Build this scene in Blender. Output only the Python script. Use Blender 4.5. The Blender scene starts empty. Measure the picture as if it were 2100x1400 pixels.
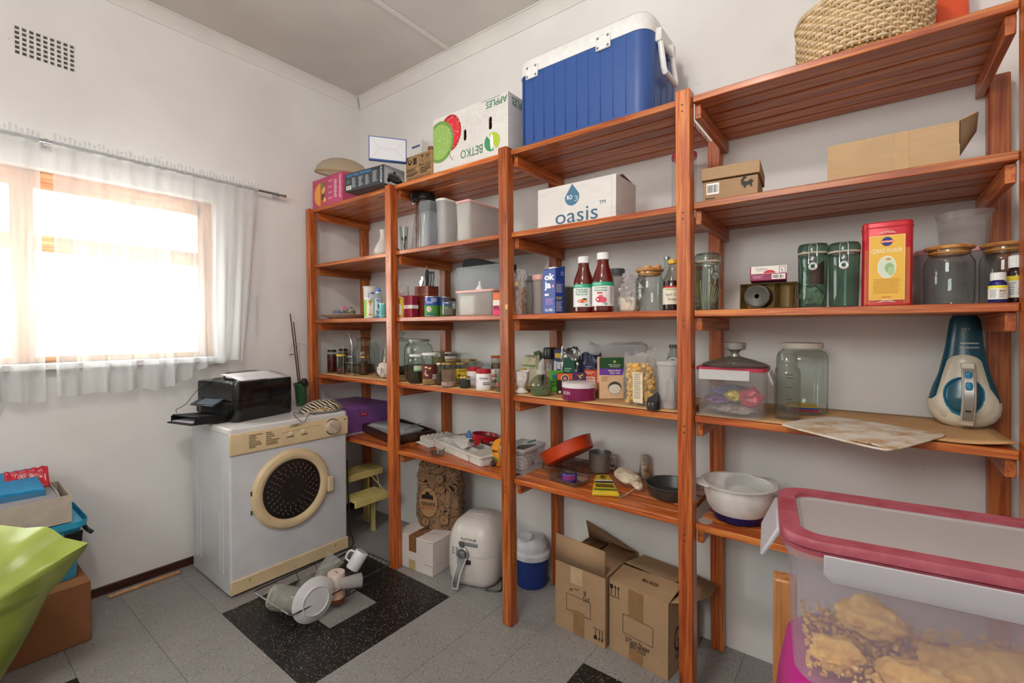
import bpy, math, random
from math import pi, sin, cos, radians as RAD, sqrt, atan2
from mathutils import Vector, Matrix
random.seed(11)
S = bpy.context.scene
COL = S.collection

# ------------------------------------------------------------------ camera, sky, daylight, exposure
EYE = Vector((0, 0, 1.36)); FPX = 948.05; YAW = .655453; PIT = -.0165914; PCX, PCY = 1050.0, 691.27
cam = bpy.data.cameras.new('camera'); cam.sensor_width = 36; cam.lens = FPX / 2100 * 36
cam.shift_y = -(700 - PCY) / 2100; cam.clip_start = .02
cam_o = bpy.data.objects.new('camera', cam); COL.objects.link(cam_o)
cam_o.location = EYE; cam_o.rotation_euler = (pi / 2 + PIT, 0, YAW); S.camera = cam_o

W = bpy.data.worlds.new('overcast_sky'); S.world = W; W.use_nodes = True
bg = W.node_tree.nodes['Background']; bg.inputs[0].default_value = (1, .955, .94, 1); bg.inputs[1].default_value = 23.0

def portal(name, loc, rot, sx, sy):
    l = bpy.data.lights.new(name, 'AREA'); l.shape = 'RECTANGLE'; l.size = sx; l.size_y = sy; l.cycles.is_portal = True
    o = bpy.data.objects.new(name, l); o.location = loc; o.rotation_euler = rot; COL.objects.link(o)
portal('daylight_portal_curtained_window', (-3.23, .31, 1.66), (0, -pi / 2, 0), .92, 1.62)
portal('daylight_portal_rear_window', (-.6, -1.87, 2.3), (pi / 2, 0, 0), 1.1, .8)
lamp = bpy.data.lights.new('ceiling_lamp_light', 'POINT'); lamp.energy = 46; lamp.shadow_soft_size = .09; lamp.color = (1, .94, .89)
lamp_o = bpy.data.objects.new('ceiling_lamp_light', lamp); lamp_o.location = (-.55, -.15, 2.88); COL.objects.link(lamp_o)

S.view_settings.view_transform = 'Standard'; S.view_settings.look = 'None'
S.view_settings.gamma = 1; S.view_settings.exposure = 0.12; S.view_settings.use_curve_mapping = False
S.cycles.max_bounces = 14; S.cycles.diffuse_bounces = 7; S.cycles.glossy_bounces = 5
S.cycles.transparent_max_bounces = 32; S.cycles.transmission_bounces = 8
S.cycles.sample_clamp_indirect = 6
S.cycles.use_denoising = True

# ------------------------------------------------------------------ pixel <-> world helpers (2100 x 1400 frame of the photograph)
CF = Vector((-sin(YAW) * cos(PIT), cos(YAW) * cos(PIT), sin(PIT))); CR = Vector((cos(YAW), sin(YAW), 0)); CU = CR.cross(CF)
def ray(px, py): return CR * ((px - PCX) / FPX) - CU * ((py - PCY) / FPX) + CF
def at(px, py, x=None, y=None, z=None):
    d = ray(px, py)
    t = (x - EYE.x) / d.x if x is not None else (y - EYE.y) / d.y if y is not None else (z - EYE.z) / d.z
    return EYE + d * t
def depth(p): return (Vector(p) - EYE).dot(CF)
def zat(px, py, p): return (EYE + ray(px, py) * depth(p)).z
def rpx(w, px, p): return w / 2 * depth(p) / FPX * cos(math.atan((px - PCX) / FPX))
OCC = {}
def clear(x, y, R, shelf):
    """is a round thing here clear of the wall, the uprights and the round things already on this shelf?"""
    if shelf < .5: return True
    if y + R > 2.112 or y - R < 1.655 or x - R < -3.09: return False
    for xr in (-2.977, -2.116, -1.285, -.480, .356):
        xr -= .0125 * (shelf - 1)
        for a, b in ((1.648, 1.70), (2.066, 2.116)):
            dx = max(xr - .05 - x, x - xr, 0); dy = max(a - y, y - b, 0)
            if dx * dx + dy * dy < (R + .002) ** 2: return False
    return all((x - a) ** 2 + (y - b) ** 2 > (R + c + .0015) ** 2 for a, b, c in OCC.get(round(shelf, 1), ()))
def spot(l, r, top, shelf, y=None, base=None, e=.001):
    """a round thing between pixels l and r with its top at pixel row top: -> base point, radius, height"""
    px = (l + r) / 2
    if base is not None:
        p = at(px, base, z=shelf); R = rpx(r - l, px, p); d = Vector((p.x, p.y, 0)).normalized(); p = p + d * R
        R = rpx(r - l, px, p)
    else:
        p = at(px, 600, y=y); R = rpx(r - l, px, p)
    best = next((s for k in range(60) for s in (1 + k * .006, 1 - k * .006) if clear(p.x * s, p.y * s, R * s, shelf)), 1); p *= best; R *= best
    OCC.setdefault(round(shelf, 1), []).append((p.x, p.y, R))
    p = Vector((p.x, p.y, shelf + e))
    return p, R, zat(px, top, p) - p.z
S0, S1, S2, S3, S4 = 2.178, 1.804, 1.429, 1.057, .676
LINER = .006
S3L = S3 + LINER

# ------------------------------------------------------------------ materials
def lin(h):
    if not isinstance(h, str): return tuple(h)
    h = h.lstrip('#'); v = [int(h[i:i + 2], 16) / 255 for i in (0, 2, 4)]
    return tuple(x / 12.92 if x < .04045 else ((x + .055) / 1.055) ** 2.4 for x in v)
_M = {}
class NT:
    def __init__(s, name):
        s.m = bpy.data.materials.new(name); s.m.use_nodes = True; s.t = s.m.node_tree; s.b = s.t.nodes['Principled BSDF']; s.out = s.t.nodes['Material Output']
    def n(s, t, **k):
        o = s.t.nodes.new(t)
        for a, v in k.items():
            if hasattr(o, a): setattr(o, a, v)
            else: o.inputs[a].default_value = v
        return o
    def l(s, a, b): s.t.links.new(a, b)
    def ramp(s, fac, stops):
        r = s.n('ShaderNodeValToRGB'); e = r.color_ramp.elements
        while len(e) < len(stops): e.new(.5)
        for i, (p, c) in enumerate(stops): e[i].position = p; e[i].color = (*lin(c), 1)
        s.l(fac, r.inputs[0]); return r.outputs[0]
    def coords(s, scale=(1, 1, 1), rnd=True):
        tc = s.n('ShaderNodeTexCoord'); mp = s.n('ShaderNodeMapping'); mp.inputs['Scale'].default_value = scale
        if rnd:
            oi = s.n('ShaderNodeObjectInfo'); m = s.n('ShaderNodeVectorMath', operation='MULTIPLY_ADD')
            s.l(oi.outputs['Random'], m.inputs[0]); m.inputs[1].default_value = (7.3, 11.7, 9.1); s.l(tc.outputs['Object'], m.inputs[2])
            s.l(m.outputs[0], mp.inputs[0])
        else: s.l(tc.outputs['Object'], mp.inputs[0])
        return mp.outputs[0]
    def noise(s, vec, scale=5, detail=3, rough=.5, dist=0):
        o = s.n('ShaderNodeTexNoise'); s.l(vec, o.inputs['Vector']); o.inputs['Scale'].default_value = scale
        o.inputs['Detail'].default_value = detail; o.inputs['Roughness'].default_value = rough; o.inputs['Distortion'].default_value = dist
        return o.outputs[0]
    def bump(s, h, strength=.2, dist=.002):
        b = s.n('ShaderNodeBump'); b.inputs['Strength'].default_value = strength; b.inputs['Distance'].default_value = dist
        s.l(h, b.inputs['Height']); s.l(b.outputs[0], s.b.inputs['Normal'])
    def mix(s, fac, a, b, mode='MIX'):
        o = s.n('ShaderNodeMix', data_type='RGBA', blend_type=mode)
        for v, k in ((fac, 0), (a, 6), (b, 7)):
            if hasattr(v, 'links'): s.l(v, o.inputs[k])
            elif k == 0: o.inputs[0].default_value = v
            else: o.inputs[k].default_value = (*lin(v), 1)
        return o.outputs[2]
    def set(s, rough=.5, metal=0, spec=.5, col=None, alpha=None, coat=0):
        i = s.b.inputs; i['Roughness'].default_value = rough; i['Metallic'].default_value = metal; i['Specular IOR Level'].default_value = spec
        if col is not None: i['Base Color'].default_value = (*lin(col), 1)
        if alpha is not None: i['Alpha'].default_value = alpha
        if coat: i['Coat Weight'].default_value = coat; i['Coat Roughness'].default_value = .15
        return s
def mat(col, rough=.5, metal=0, spec=.4, alpha=None, mottle=.06, sc=30):
    """plain painted / moulded surface with faint procedural mottling"""
    k = ('m', col if isinstance(col, str) else tuple(col), rough, metal, spec, alpha, mottle)
    if k not in _M:
        t = NT('surface_%d' % len(_M)).set(rough, metal, spec, col, alpha)
        if mottle:
            nz = t.noise(t.coords(), sc, 3)
            c = lin(col); lo = tuple(x * (1 - mottle * 1.6) for x in c); hi = tuple(min(1, x * (1 + mottle)) for x in c)
            t.l(t.ramp(nz, [(.3, lo), (.7, hi)]), t.b.inputs['Base Color'])
        _M[k] = t.m
    return _M[k]
def ink(col, rough=.55): return mat(col, rough, 0, .3, None, 0)
def glass(col='#eef4f2', ior=1.45, rough=.03, dens=0.0, body='#8a8f8c'):
    k = ('g', col, ior, rough, dens, body)
    if k not in _M:
        t = NT('glass_%d' % len(_M)); t.t.nodes.remove(t.b)
        tr = t.n('ShaderNodeBsdfTransparent'); l0 = t.n('ShaderNodeLayerWeight'); l0.inputs[0].default_value = .5; c_ = lin(col); t.l(t.ramp(l0.outputs['Facing'], [(.62, col), (.97, tuple(x * .30 for x in c_))]), tr.inputs[0])
        gl = t.n('ShaderNodeBsdfGlossy'); gl.inputs[1].default_value = rough
        fr = t.n('ShaderNodeLayerWeight'); fr.inputs[0].default_value = .5
        pw = t.n('ShaderNodeMath', operation='POWER'); t.l(fr.outputs['Facing'], pw.inputs[0]); pw.inputs[1].default_value = 3.6
        fr = t.n('ShaderNodeMath', operation='MULTIPLY_ADD'); t.l(pw.outputs[0], fr.inputs[0]); fr.inputs[1].default_value = .62; fr.inputs[2].default_value = .045
        mx = t.n('ShaderNodeMixShader'); t.l(fr.outputs[0], mx.inputs[0]); t.l(tr.outputs[0], mx.inputs[1]); t.l(gl.outputs[0], mx.inputs[2])
        o = mx
        if dens:
            df = t.n('ShaderNodeBsdfDiffuse'); df.inputs[0].default_value = (*lin(body), 1)
            o = t.n('ShaderNodeMixShader'); o.inputs[0].default_value = dens; t.l(mx.outputs[0], o.inputs[1]); t.l(df.outputs[0], o.inputs[2])
        t.l(o.outputs[0], t.out.inputs[0]); _M[k] = t.m
    return _M[k]
def frost(col='#dfe3e6', a=.6, rough=.3, trans=.35):
    """cloudy plastic: part see-through, part scattering"""
    k = ('f', col, a, rough, trans)
    if k not in _M:
        t = NT('cloudy_plastic_%d' % len(_M)).set(rough, 0, .4, col)
        tl = t.n('ShaderNodeBsdfTranslucent'); tl.inputs[0].default_value = (*lin(col), 1)
        m1 = t.n('ShaderNodeMixShader'); m1.inputs[0].default_value = trans; t.l(t.b.outputs[0], m1.inputs[1]); t.l(tl.outputs[0], m1.inputs[2])
        tr = t.n('ShaderNodeBsdfTransparent'); tr.inputs[0].default_value = (.95, .96, .97, 1)
        m2 = t.n('ShaderNodeMixShader'); m2.inputs[0].default_value = a; t.l(tr.outputs[0], m2.inputs[1]); t.l(m1.outputs[0], m2.inputs[2])
        t.l(m2.outputs[0], t.out.inputs[0]); _M[k] = t.m
    return _M[k]
def wood(axis, dark='#8c3b16', mid='#b55c26', light='#cd7d3a', rough=.38, coat=.25, knots=True, key='pine', cross=85):
    k = ('w', axis, key)
    if k not in _M:
        t = NT('%s_along_%s' % (key, 'xyz'[axis])).set(rough, 0, .45, None, None, coat)
        sc = [1, 1, 1]; sc[axis] = .045
        v = t.coords(sc); nz = t.noise(v, cross, 3, .55, .6); sc2 = [1, 1, 1]; sc2[axis] = .12
        n2 = t.noise(t.coords(sc2), 9, 2, .5, .3)
        base = t.ramp(nz, [(.30, dark), (.47, mid), (.62, light)]); tone = t.ramp(n2, [(.3, '#c9a08a'), (.7, '#ffffff')])
        c = t.mix(.75, base, tone, 'MULTIPLY')
        oi = t.n('ShaderNodeObjectInfo'); hs = t.n('ShaderNodeHueSaturation'); mr = t.n('ShaderNodeMapRange')
        mr.inputs[3].default_value = .78; mr.inputs[4].default_value = 1.16; t.l(oi.outputs['Random'], mr.inputs[0]); t.l(mr.outputs[0], hs.inputs['Value']); t.l(c, hs.inputs['Color']); c = hs.outputs[0]
        if knots:
            sc3 = [5.5, 5.5, 5.5]; sc3[axis] = 1.7
            vo = t.n('ShaderNodeTexVoronoi'); t.l(t.coords(sc3), vo.inputs['Vector']); vo.inputs['Scale'].default_value = 1
            kf = t.ramp(vo.outputs['Distance'], [(.035, '#ffffff'), (.085, '#000000')]); c = t.mix(kf, c, '#3a140a')
        t.l(c, t.b.inputs['Base Color']); t.bump(nz, .12, .001); _M[k] = t.m
    return _M[k]
def cardboard(col='#a88a6c', key='card'):
    k = ('c', col)
    if k not in _M:
        t = NT('%s_%d' % (key, len(_M))).set(.85, 0, .15)
        nz = t.noise(t.coords((1, 1, 5)), 14, 4, .5); n2 = t.noise(t.coords(), 4, 3)
        c = lin(col); a = t.ramp(nz, [(.3, tuple(x * .95 for x in c)), (.7, tuple(min(1, x * 1.03) for x in c))])
        t.l(t.mix(.5, a, t.ramp(n2, [(.3, '#e6e0da'), (.7, '#ffffff')]), 'MULTIPLY'), t.b.inputs['Base Color']); t.bump(nz, .1, .001); _M[k] = t.m
    return _M[k]
def speck(base, cols, name, rough=.45, scale=170, dens=.16):
    """terrazzo-like vinyl: chips of several colours in a plain ground"""
    k = ('s', name)
    if k not in _M:
        t = NT(name).set(rough, 0, .4); v = t.coords((1, 1, 1)); c = t.ramp(t.noise(v, 3, 4), [(.3, tuple(x * .9 for x in lin(base))), (.7, base)])
        for i, (col, sc, d) in enumerate(cols):
            vo = t.n('ShaderNodeTexVoronoi'); mp = t.n('ShaderNodeMapping'); mp.inputs['Location'].default_value = (3.1 * i, 1.7 * i, .3); t.l(v, mp.inputs[0]); t.l(mp.outputs[0], vo.inputs['Vector']); vo.inputs['Scale'].default_value = sc
            sep = t.n('ShaderNodeSeparateColor'); t.l(vo.outputs['Color'], sep.inputs[0])
            lt = t.n('ShaderNodeMath', operation='LESS_THAN'); t.l(sep.outputs[0], lt.inputs[0]); lt.inputs[1].default_value = d
            l2 = t.n('ShaderNodeMath', operation='LESS_THAN'); t.l(vo.outputs['Distance'], l2.inputs[0]); l2.inputs[1].default_value = .34
            mu = t.n('ShaderNodeMath', operation='MULTIPLY'); t.l(lt.outputs[0], mu.inputs[0]); t.l(l2.outputs[0], mu.inputs[1])
            c = t.mix(mu.outputs[0], c, col)
        t.l(c, t.b.inputs['Base Color']); _M[k] = t.m
    return _M[k]
WHITE = '#e9e7e4'
CHROME = mat('#c9cbd0', .18, 1, .5, None, 0); STEEL = mat('#9fa1a3', .34, 1, .5, None, .05); BLACKP = mat('#141417', .35, 0, .5, None, .03)
BLACK = ink('#101014'); DARK = ink('#2a2624'); WHITEP = mat('#e6e5e3', .38); CARD = cardboard()
GLASS = glass(); GREEN = glass('#a9c4b6', 1.5, .03, .12, '#3d5a4c')

# ------------------------------------------------------------------ objects
def tag(o, label=None, cat=None, group=None, kind=None):
    for k, v in (('label', label), ('category', cat), ('group', group), ('kind', kind)):
        if v: o[k] = v
    return o
def thing(name, label, cat, loc=(0, 0, 0), rz=0, group=None, rot=None):
    o = bpy.data.objects.new(name, None); o.empty_display_size = .05; COL.objects.link(o); o.location = loc
    o.rotation_euler = rot if rot else (0, 0, rz)
    return tag(o, label, cat, group)
def copy_tree(o, parent=None):
    c = o.copy(); COL.objects.link(c); c.parent = parent
    for ch in list(o.children): copy_tree(ch, c)
    return c
def rrect(w, d, r, n=4, cx=0, cy=0):
    r = max(1e-5, min(r, w / 2 - 1e-5, d / 2 - 1e-5)); P = []
    for qx, qy, a0 in ((1, 1, 0), (-1, 1, pi / 2), (-1, -1, pi), (1, -1, 1.5 * pi)):
        for i in range(n + 1):
            a = a0 + pi / 2 * i / n
            P.append((cx + qx * (w / 2 - r) + r * cos(a), cy + qy * (d / 2 - r) + r * sin(a)))
    return P
def circ(r, n=28, cx=0, cy=0, ry=None): return [(cx + r * cos(2 * pi * i / n), cy + (ry or r) * sin(2 * pi * i / n)) for i in range(n)]
class MB:
    def __init__(s): s.v = []; s.f = []; s.mi = []; s.cm = 0; s.T = Matrix()
    def mat(s, i): s.cm = i; return s
    def tf(s, loc=(0, 0, 0), rot=(0, 0, 0), sc=(1, 1, 1)):
        from mathutils import Euler
        s.T = Matrix.Translation(loc) @ Euler(rot).to_matrix().to_4x4() @ Matrix.Diagonal((*sc, 1)); return s
    def pv(s, p): s.v.append(s.T @ Vector(p)); return len(s.v) - 1
    def face(s, idx): s.f.append(tuple(idx)); s.mi.append(s.cm)
    def poly(s, pts): s.face([s.pv(p) for p in pts]); return s
    def box(s, x0, x1, y0, y1, z0, z1, skip=''):
        i = [s.pv(p) for p in ((x0, y0, z0), (x1, y0, z0), (x1, y1, z0), (x0, y1, z0), (x0, y0, z1), (x1, y0, z1), (x1, y1, z1), (x0, y1, z1))]
        for k, q in (('b', (0, 3, 2, 1)), ('t', (4, 5, 6, 7)), ('f', (0, 1, 5, 4)), ('r', (1, 2, 6, 5)), ('k', (2, 3, 7, 6)), ('l', (3, 0, 4, 7))):
            if k not in skip: s.face([i[j] for j in q])
        return s
    def loft(s, rings, c0=True, c1=True, closed=True):
        R = [[s.pv(p) for p in r] for r in rings]; n = len(R[0])
        for a, b in zip(R, R[1:]):
            for i in range(n if closed else n - 1): j = (i + 1) % n; s.face((a[i], a[j], b[j], b[i]))
        if c0: s.face(R[0][::-1])
        if c1: s.face(R[-1])
        return s
    def lathe(s, prof, n=28, c0=False, c1=False, sx=1, sy=1):
        return s.loft([[(r * cos(2 * pi * i / n) * sx, r * sin(2 * pi * i / n) * sy, z) for i in range(n)] for r, z in prof], c0, c1)
    def stack(s, L, c0=True, c1=True):
        """L: list of (ring2d, z)"""
        return s.loft([[(x, y, z) for x, y in r] for r, z in L], c0, c1)
    def tube(s, path, r, n=8, closed=False, caps=True):
        P = [Vector(p) for p in path]; rings = []; m = len(P); prev = None
        for i, p in enumerate(P):
            a = P[(i - 1) % m] if closed or i else p; b = P[(i + 1) % m] if closed or i < m - 1 else p
            t = (b - a).normalized()
            if prev is None:
                k = Vector((0, 0, 1)) if abs(t.z) < .9 else Vector((1, 0, 0)); nx = t.cross(k).normalized()
            else: nx = (prev - t * prev.dot(t)).normalized()
            prev = nx; ny = t.cross(nx); rr = r[i] if isinstance(r, (list, tuple)) else r
            rings.append([p + nx * rr * cos(2 * pi * k / n) + ny * rr * sin(2 * pi * k / n) for k in range(n)])
        if closed: rings.append(rings[0])
        return s.loft(rings, caps and not closed, caps and not closed)
    def grid(s, nu, nv, fn, closed_u=False):
        I = [[s.pv(fn(i / nu, j / nv)) for i in range(nu + (0 if closed_u else 1))] for j in range(nv + 1)]
        for j in range(nv):
            for i in range(nu):
                k = (i + 1) % len(I[0]); s.face((I[j][i], I[j][k], I[j + 1][k], I[j + 1][i]))
        return s
    def obj(s, name, m, parent=None, smooth=35, bevel=0, seg=2, solid=0, label=None, kind=None, loc=None, rot=None, subd=0):
        me = bpy.data.meshes.new(name); me.from_pydata([tuple(v) for v in s.v], [], s.f); ms = m if isinstance(m, (list, tuple)) else [m]
        for x in ms: me.materials.append(x)
        me.polygons.foreach_set('material_index', s.mi)
        import bmesh
        bm = bmesh.new(); bm.from_mesh(me); bmesh.ops.remove_doubles(bm, verts=bm.verts, dist=1e-6)
        if not solid: bmesh.ops.recalc_face_normals(bm, faces=bm.faces)
        bm.to_mesh(me); bm.free()
        if smooth: me.polygons.foreach_set('use_smooth', [True] * len(me.polygons)); me.set_sharp_from_angle(angle=RAD(smooth))
        o = bpy.data.objects.new(name, me); COL.objects.link(o); o.parent = parent
        if solid: mo = o.modifiers.new('thickness', 'SOLIDIFY'); mo.thickness = solid; mo.offset = 0
        if subd: mo = o.modifiers.new('subdivision', 'SUBSURF'); mo.levels = mo.render_levels = subd
        if bevel: mo = o.modifiers.new('bevel', 'BEVEL'); mo.width = bevel; mo.segments = seg; mo.limit_method = 'ANGLE'; mo.angle_limit = RAD(40); mo.harden_normals = False
        if loc is not None: o.location = loc
        if rot is not None: o.rotation_euler = rot
        return tag(o, label, None, None, kind)
def bx(name, x0, x1, y0, y1, z0, z1, m, parent=None, bevel=.002, **k): return MB().box(x0, x1, y0, y1, z0, z1).obj(name, m, parent, bevel=bevel, **k)
def lathe(name, prof, m, parent, n=28, c0=True, c1=True, **k): return MB().lathe(prof, n, c0, c1).obj(name, m, parent, **k)
def arc(cx, cy, r, a0, a1, n=8): return [(cx + r * cos(RAD(a0 + (a1 - a0) * i / n)), cy + r * sin(RAD(a0 + (a1 - a0) * i / n))) for i in range(n + 1)]

# ------------------------------------------------------------------ flat print on a surface: fn(u, v, o) -> local point, o = how far it stands off
_TXT = {}
def text_mesh(s, bold=0, spacing=1.0):
    k = (s, bold, spacing)
    if k not in _TXT:
        cu = bpy.data.curves.new('t', 'FONT'); cu.body = s; cu.size = 1; cu.offset = bold; cu.space_character = spacing; cu.resolution_u = 3; cu.align_x = 'CENTER'; cu.align_y = 'CENTER'
        ob = bpy.data.objects.new('t', cu); me = bpy.data.meshes.new_from_object(ob)
        _TXT[k] = ([(v.co.x, v.co.y) for v in me.vertices], [tuple(p.vertices) for p in me.polygons])
        bpy.data.objects.remove(ob); bpy.data.curves.remove(cu); bpy.data.meshes.remove(me)
    return _TXT[k]
class Face:
    def __init__(s, parent, fn, step=None): s.p = parent; s.fn = fn; s.o = .0006; s.step = step
    def _emit(s, mb, name, m, label=None):
        s.o += .00012; return mb.obj(name, m, s.p, smooth=0 if not s.step else 60, label=label)
    def text(s, t, u, v, h, m, bold=0, rot=0, w=None, spacing=1.0, name='lettering', shear=0):
        V, Fc = text_mesh(t, bold, spacing); mb = MB(); xs = [p[0] for p in V]; wd = (max(xs) - min(xs)) or 1
        sy = h / .72; sx = sy if w is None else w / wd; ca, sa = cos(rot), sin(rot)
        for x, y in V:
            X = x * sx + y * sy * shear; Y = y * sy; mb.pv(s.fn(u + X * ca - Y * sa, v + X * sa + Y * ca, s.o))
        for f in Fc: mb.face(f)
        return s._emit(mb, name, m)
    def quad(s, u0, u1, v0, v1, m, name='label', label=None):
        n = max(1, int(abs(u1 - u0) / s.step)) if s.step else 1; o = s.o
        return s._emit(MB().grid(n, 1, lambda a, b: s.fn(u0 + (u1 - u0) * a, v0 + (v1 - v0) * b, o)), name, m, label)
    def poly(s, pts, m, name='print', label=None):
        return s._emit(MB().poly([s.fn(a, b, s.o) for a, b in pts]), name, m, label)
    def disc(s, u, v, ru, m, rv=None, name='print', n=24, label=None, a0=0, a1=360):
        rv = rv or ru; full = a1 - a0 == 360; P = [(u + ru * cos(RAD(a0 + (a1 - a0) * i / n)), v + rv * sin(RAD(a0 + (a1 - a0) * i / n))) for i in range(n if full else n + 1)]
        mb = MB(); c = mb.pv(s.fn(u, v, s.o)); I = [mb.pv(s.fn(a, b, s.o)) for a, b in P]
        for i in range(len(I) if full else len(I) - 1): mb.face((c, I[i], I[(i + 1) % len(I)]))
        return s._emit(mb, name, m, label)
    def ring(s, u, v, r, t, m, name='print', rv=None):
        rv = rv or r; o = s.o
        return s._emit(MB().grid(28, 1, lambda a, b: s.fn(u + (r - t * b) * cos(2 * pi * a), v + (rv - t * b) * sin(2 * pi * a), o)), name, m)
    def line(s, pts, t, m, name='print'):
        mb = MB(); o = s.o
        for (a, b), (c, d) in zip(pts, pts[1:]):
            l = sqrt((c - a) ** 2 + (d - b) ** 2) or 1; nx, ny = -(d - b) / l * t / 2, (c - a) / l * t / 2
            mb.poly([s.fn(a + nx, b + ny, o), s.fn(c + nx, d + ny, o), s.fn(c - nx, d - ny, o), s.fn(a - nx, b - ny, o)])
        return s._emit(mb, name, m)
    def frame(s, u0, u1, v0, v1, t, m): return s.line([(u0, v0), (u1, v0), (u1, v1), (u0, v1), (u0, v0)], t, m)
    def bars(s, u0, u1, v0, v1, n, m, fill=.5, name='fine_print', vary=.35, seed=1):
        """rows of print too small to read"""
        R = random.Random(seed); mb = MB(); o = s.o; p = (v1 - v0) / n
        for i in range(n):
            b = v1 - p * i; e = u1 - (u1 - u0) * vary * R.random(); a = u0
            while a < e - .1 * (u1 - u0) * .2:
                c = min(e, a + (u1 - u0) * R.uniform(.06, .2)); mb.grid(2 if s.step else 1, 1, lambda q, w, a=a, c=c, b=b: s.fn(a + (c - a) * q, b - p * fill * w, o)); a = c + (u1 - u0) * .02
        return s._emit(mb, name, m)
    def barcode(s, u0, u1, v0, v1):
        s.quad(u0, u1, v0, v1, ink('#f4f2ee'), 'barcode_label'); R = random.Random(5); mb = MB(); o = s.o; a = u0 + (u1 - u0) * .08; W_ = u1 - u0
        while a < u1 - W_ * .08:
            c = a + W_ * R.choice((.02, .03, .05)); mb.grid(1, 1, lambda q, w, a=a, c=c: s.fn(a + (c - a) * q, v0 + (v1 - v0) * (.15 + .7 * w), o)); a = c + W_ * R.choice((.02, .035))
        s._emit(mb, 'barcode', BLACK)
def front(par, w, d, h=0, z0=0): return Face(par, lambda u, v, o: (u, -d / 2 - o, z0 + v))      # u from the middle, faces -y
def rightf(par, w, d, h=0, z0=0): return Face(par, lambda u, v, o: (w / 2 + o, u, z0 + v))       # faces +x
def leftf(par, w, d, h=0, z0=0): return Face(par, lambda u, v, o: (-w / 2 - o, -u, z0 + v))
def topf(par, z): return Face(par, lambda u, v, o: (u, v, z + o))
def around(par, R, a0=-90, rfn=None):
    """label wrapped round a cylinder; u runs along the circumference from angle a0 (degrees)"""
    return Face(par, lambda u, v, o: (((rfn(v) if rfn else R) + o) * cos(RAD(a0) + u / R), ((rfn(v) if rfn else R) + o) * sin(RAD(a0) + u / R), v), step=R * .14)
def facing(p): return math.degrees(atan2(EYE.y - p[1], EYE.x - p[0]))   # direction from a place in the room towards the middle of the room where labels point
# ------------------------------------------------------------------ the room
XL, XR, YB, YF, ZC = -3.10, .40, 2.12, -1.80, 3.10
def wall_mat():
    if 'wall' not in _M:
        t = NT('white_wall_paint').set(.62, 0, .3); v = t.coords((1, 1, 1), False)
        n1 = t.noise(v, 1.6, 4, .55); n2 = t.noise(v, 60, 3)
        c = t.ramp(n1, [(.3, '#d9d6d4'), (.7, '#e6e4e3')])
        vo = t.n('ShaderNodeTexVoronoi'); t.l(v, vo.inputs['Vector']); vo.inputs['Scale'].default_value = 9
        sp = t.ramp(vo.outputs['Distance'], [(.018, '#ffffff'), (.03, '#000000')]); c = t.mix(sp, c, '#b5aca4')
        t.l(c, t.b.inputs['Base Color']); t.bump(n2, .08, .001); _M['wall'] = t.m
    return _M['wall']
WALL = wall_mat()
def walled(name, axis, a, b, u0, u1, z0, z1, holes, m=WALL):
    """a wall slab between a and b with rectangular openings (u0, u1, z0, z1)"""
    us = sorted({u0, u1, *[h[0] for h in holes], *[h[1] for h in holes]}); zs = sorted({z0, z1, *[h[2] for h in holes], *[h[3] for h in holes]})
    mb = MB()
    for i in range(len(us) - 1):
        for j in range(len(zs) - 1):
            cu, cz = (us[i] + us[i + 1]) / 2, (zs[j] + zs[j + 1]) / 2
            if any(h[0] < cu < h[1] and h[2] < cz < h[3] for h in holes): continue
            # only outer skins and the reveals of the openings
            mb.box(*((a, b, us[i], us[i + 1]) if axis == 'x' else (us[i], us[i + 1], a, b)), zs[j], zs[j + 1])
    return mb.obj(name, m, None, smooth=0, kind='structure')
WIN = (-.52, 1.12, 1.20, 2.12); VENT = (.303, .511, 2.62, 2.752)
wl = walled('wall_left', 'x', XL - .16, XL, YF - .1, YB + .1, -.02, ZC + .05, [WIN, VENT])
wb = walled('wall_back', 'y', YB, YB + .1, XL, XR + .1, -.02, ZC + .05, [])
wr = walled('wall_right', 'x', XR, XR + .1, YF - .1, YB, -.02, ZC + .05, [])
WIN2 = (-1.15, -.05, 1.90, 2.70)
wf = walled('wall_front', 'y', YF - .1, YF, XL, XR, -.02, ZC + .05, [WIN2])
ceil_m = mat('#d3cdc8', .7, 0, .2, None, .03, 3)
cl = MB().box(XL, XR, YF, YB, ZC, ZC + .05).obj('ceiling', ceil_m, None, kind='structure')
trim_m = mat('#dedad6', .5, 0, .35, None, .03, 5)
def cornice(name, pts, nrm):
    prof = [(0, -.062), (.006, -.062), (.012, -.05), (.03, -.026), (.05, -.012), (.058, -.006), (.066, -.006), (.066, 0)]
    rings = []
    for p, (nx, ny) in zip(pts, nrm): rings.append([(p[0] + nx * a, p[1] + ny * a, ZC + b) for a, b in prof])
    o = MB().loft(rings, True, True, False).obj(name, trim_m, None, kind='structure'); return o
cornice('trim_1', [(XL, YF, 0), (XL, YB, 0)], [(1, 1), (1, -1)])
cornice('trim_2', [(XL, YB, 0), (XR, YB, 0)], [(1, -1), (-1, -1)])
cornice('trim_3', [(XR, YB, 0), (XR, YF, 0)], [(-1, -1), (-1, 1)])
cornice('trim_4', [(XR, YF, 0), (XL, YF, 0)], [(-1, 1), (1, 1)])
o = bx('trim_5', -2.092, -2.06, YF + .066, YB - .066, ZC - .006, ZC, trim_m, None, .002); o['kind'] = 'structure'
for nm, a in (('baseboard_left', (XL, XL + .012, YF, YB, 0, .045)), ('baseboard_right', (XR - .012, XR, YF, YB, 0, .045)), ('baseboard_front', (XL + .012, XR - .012, YF, YF + .012, 0, .045))):
    o = bx(nm, *a, wood(1, '#2e160e', '#43231a', '#583022', knots=False, key='dark_skirting'), None, .003); o['kind'] = 'structure'
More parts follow.
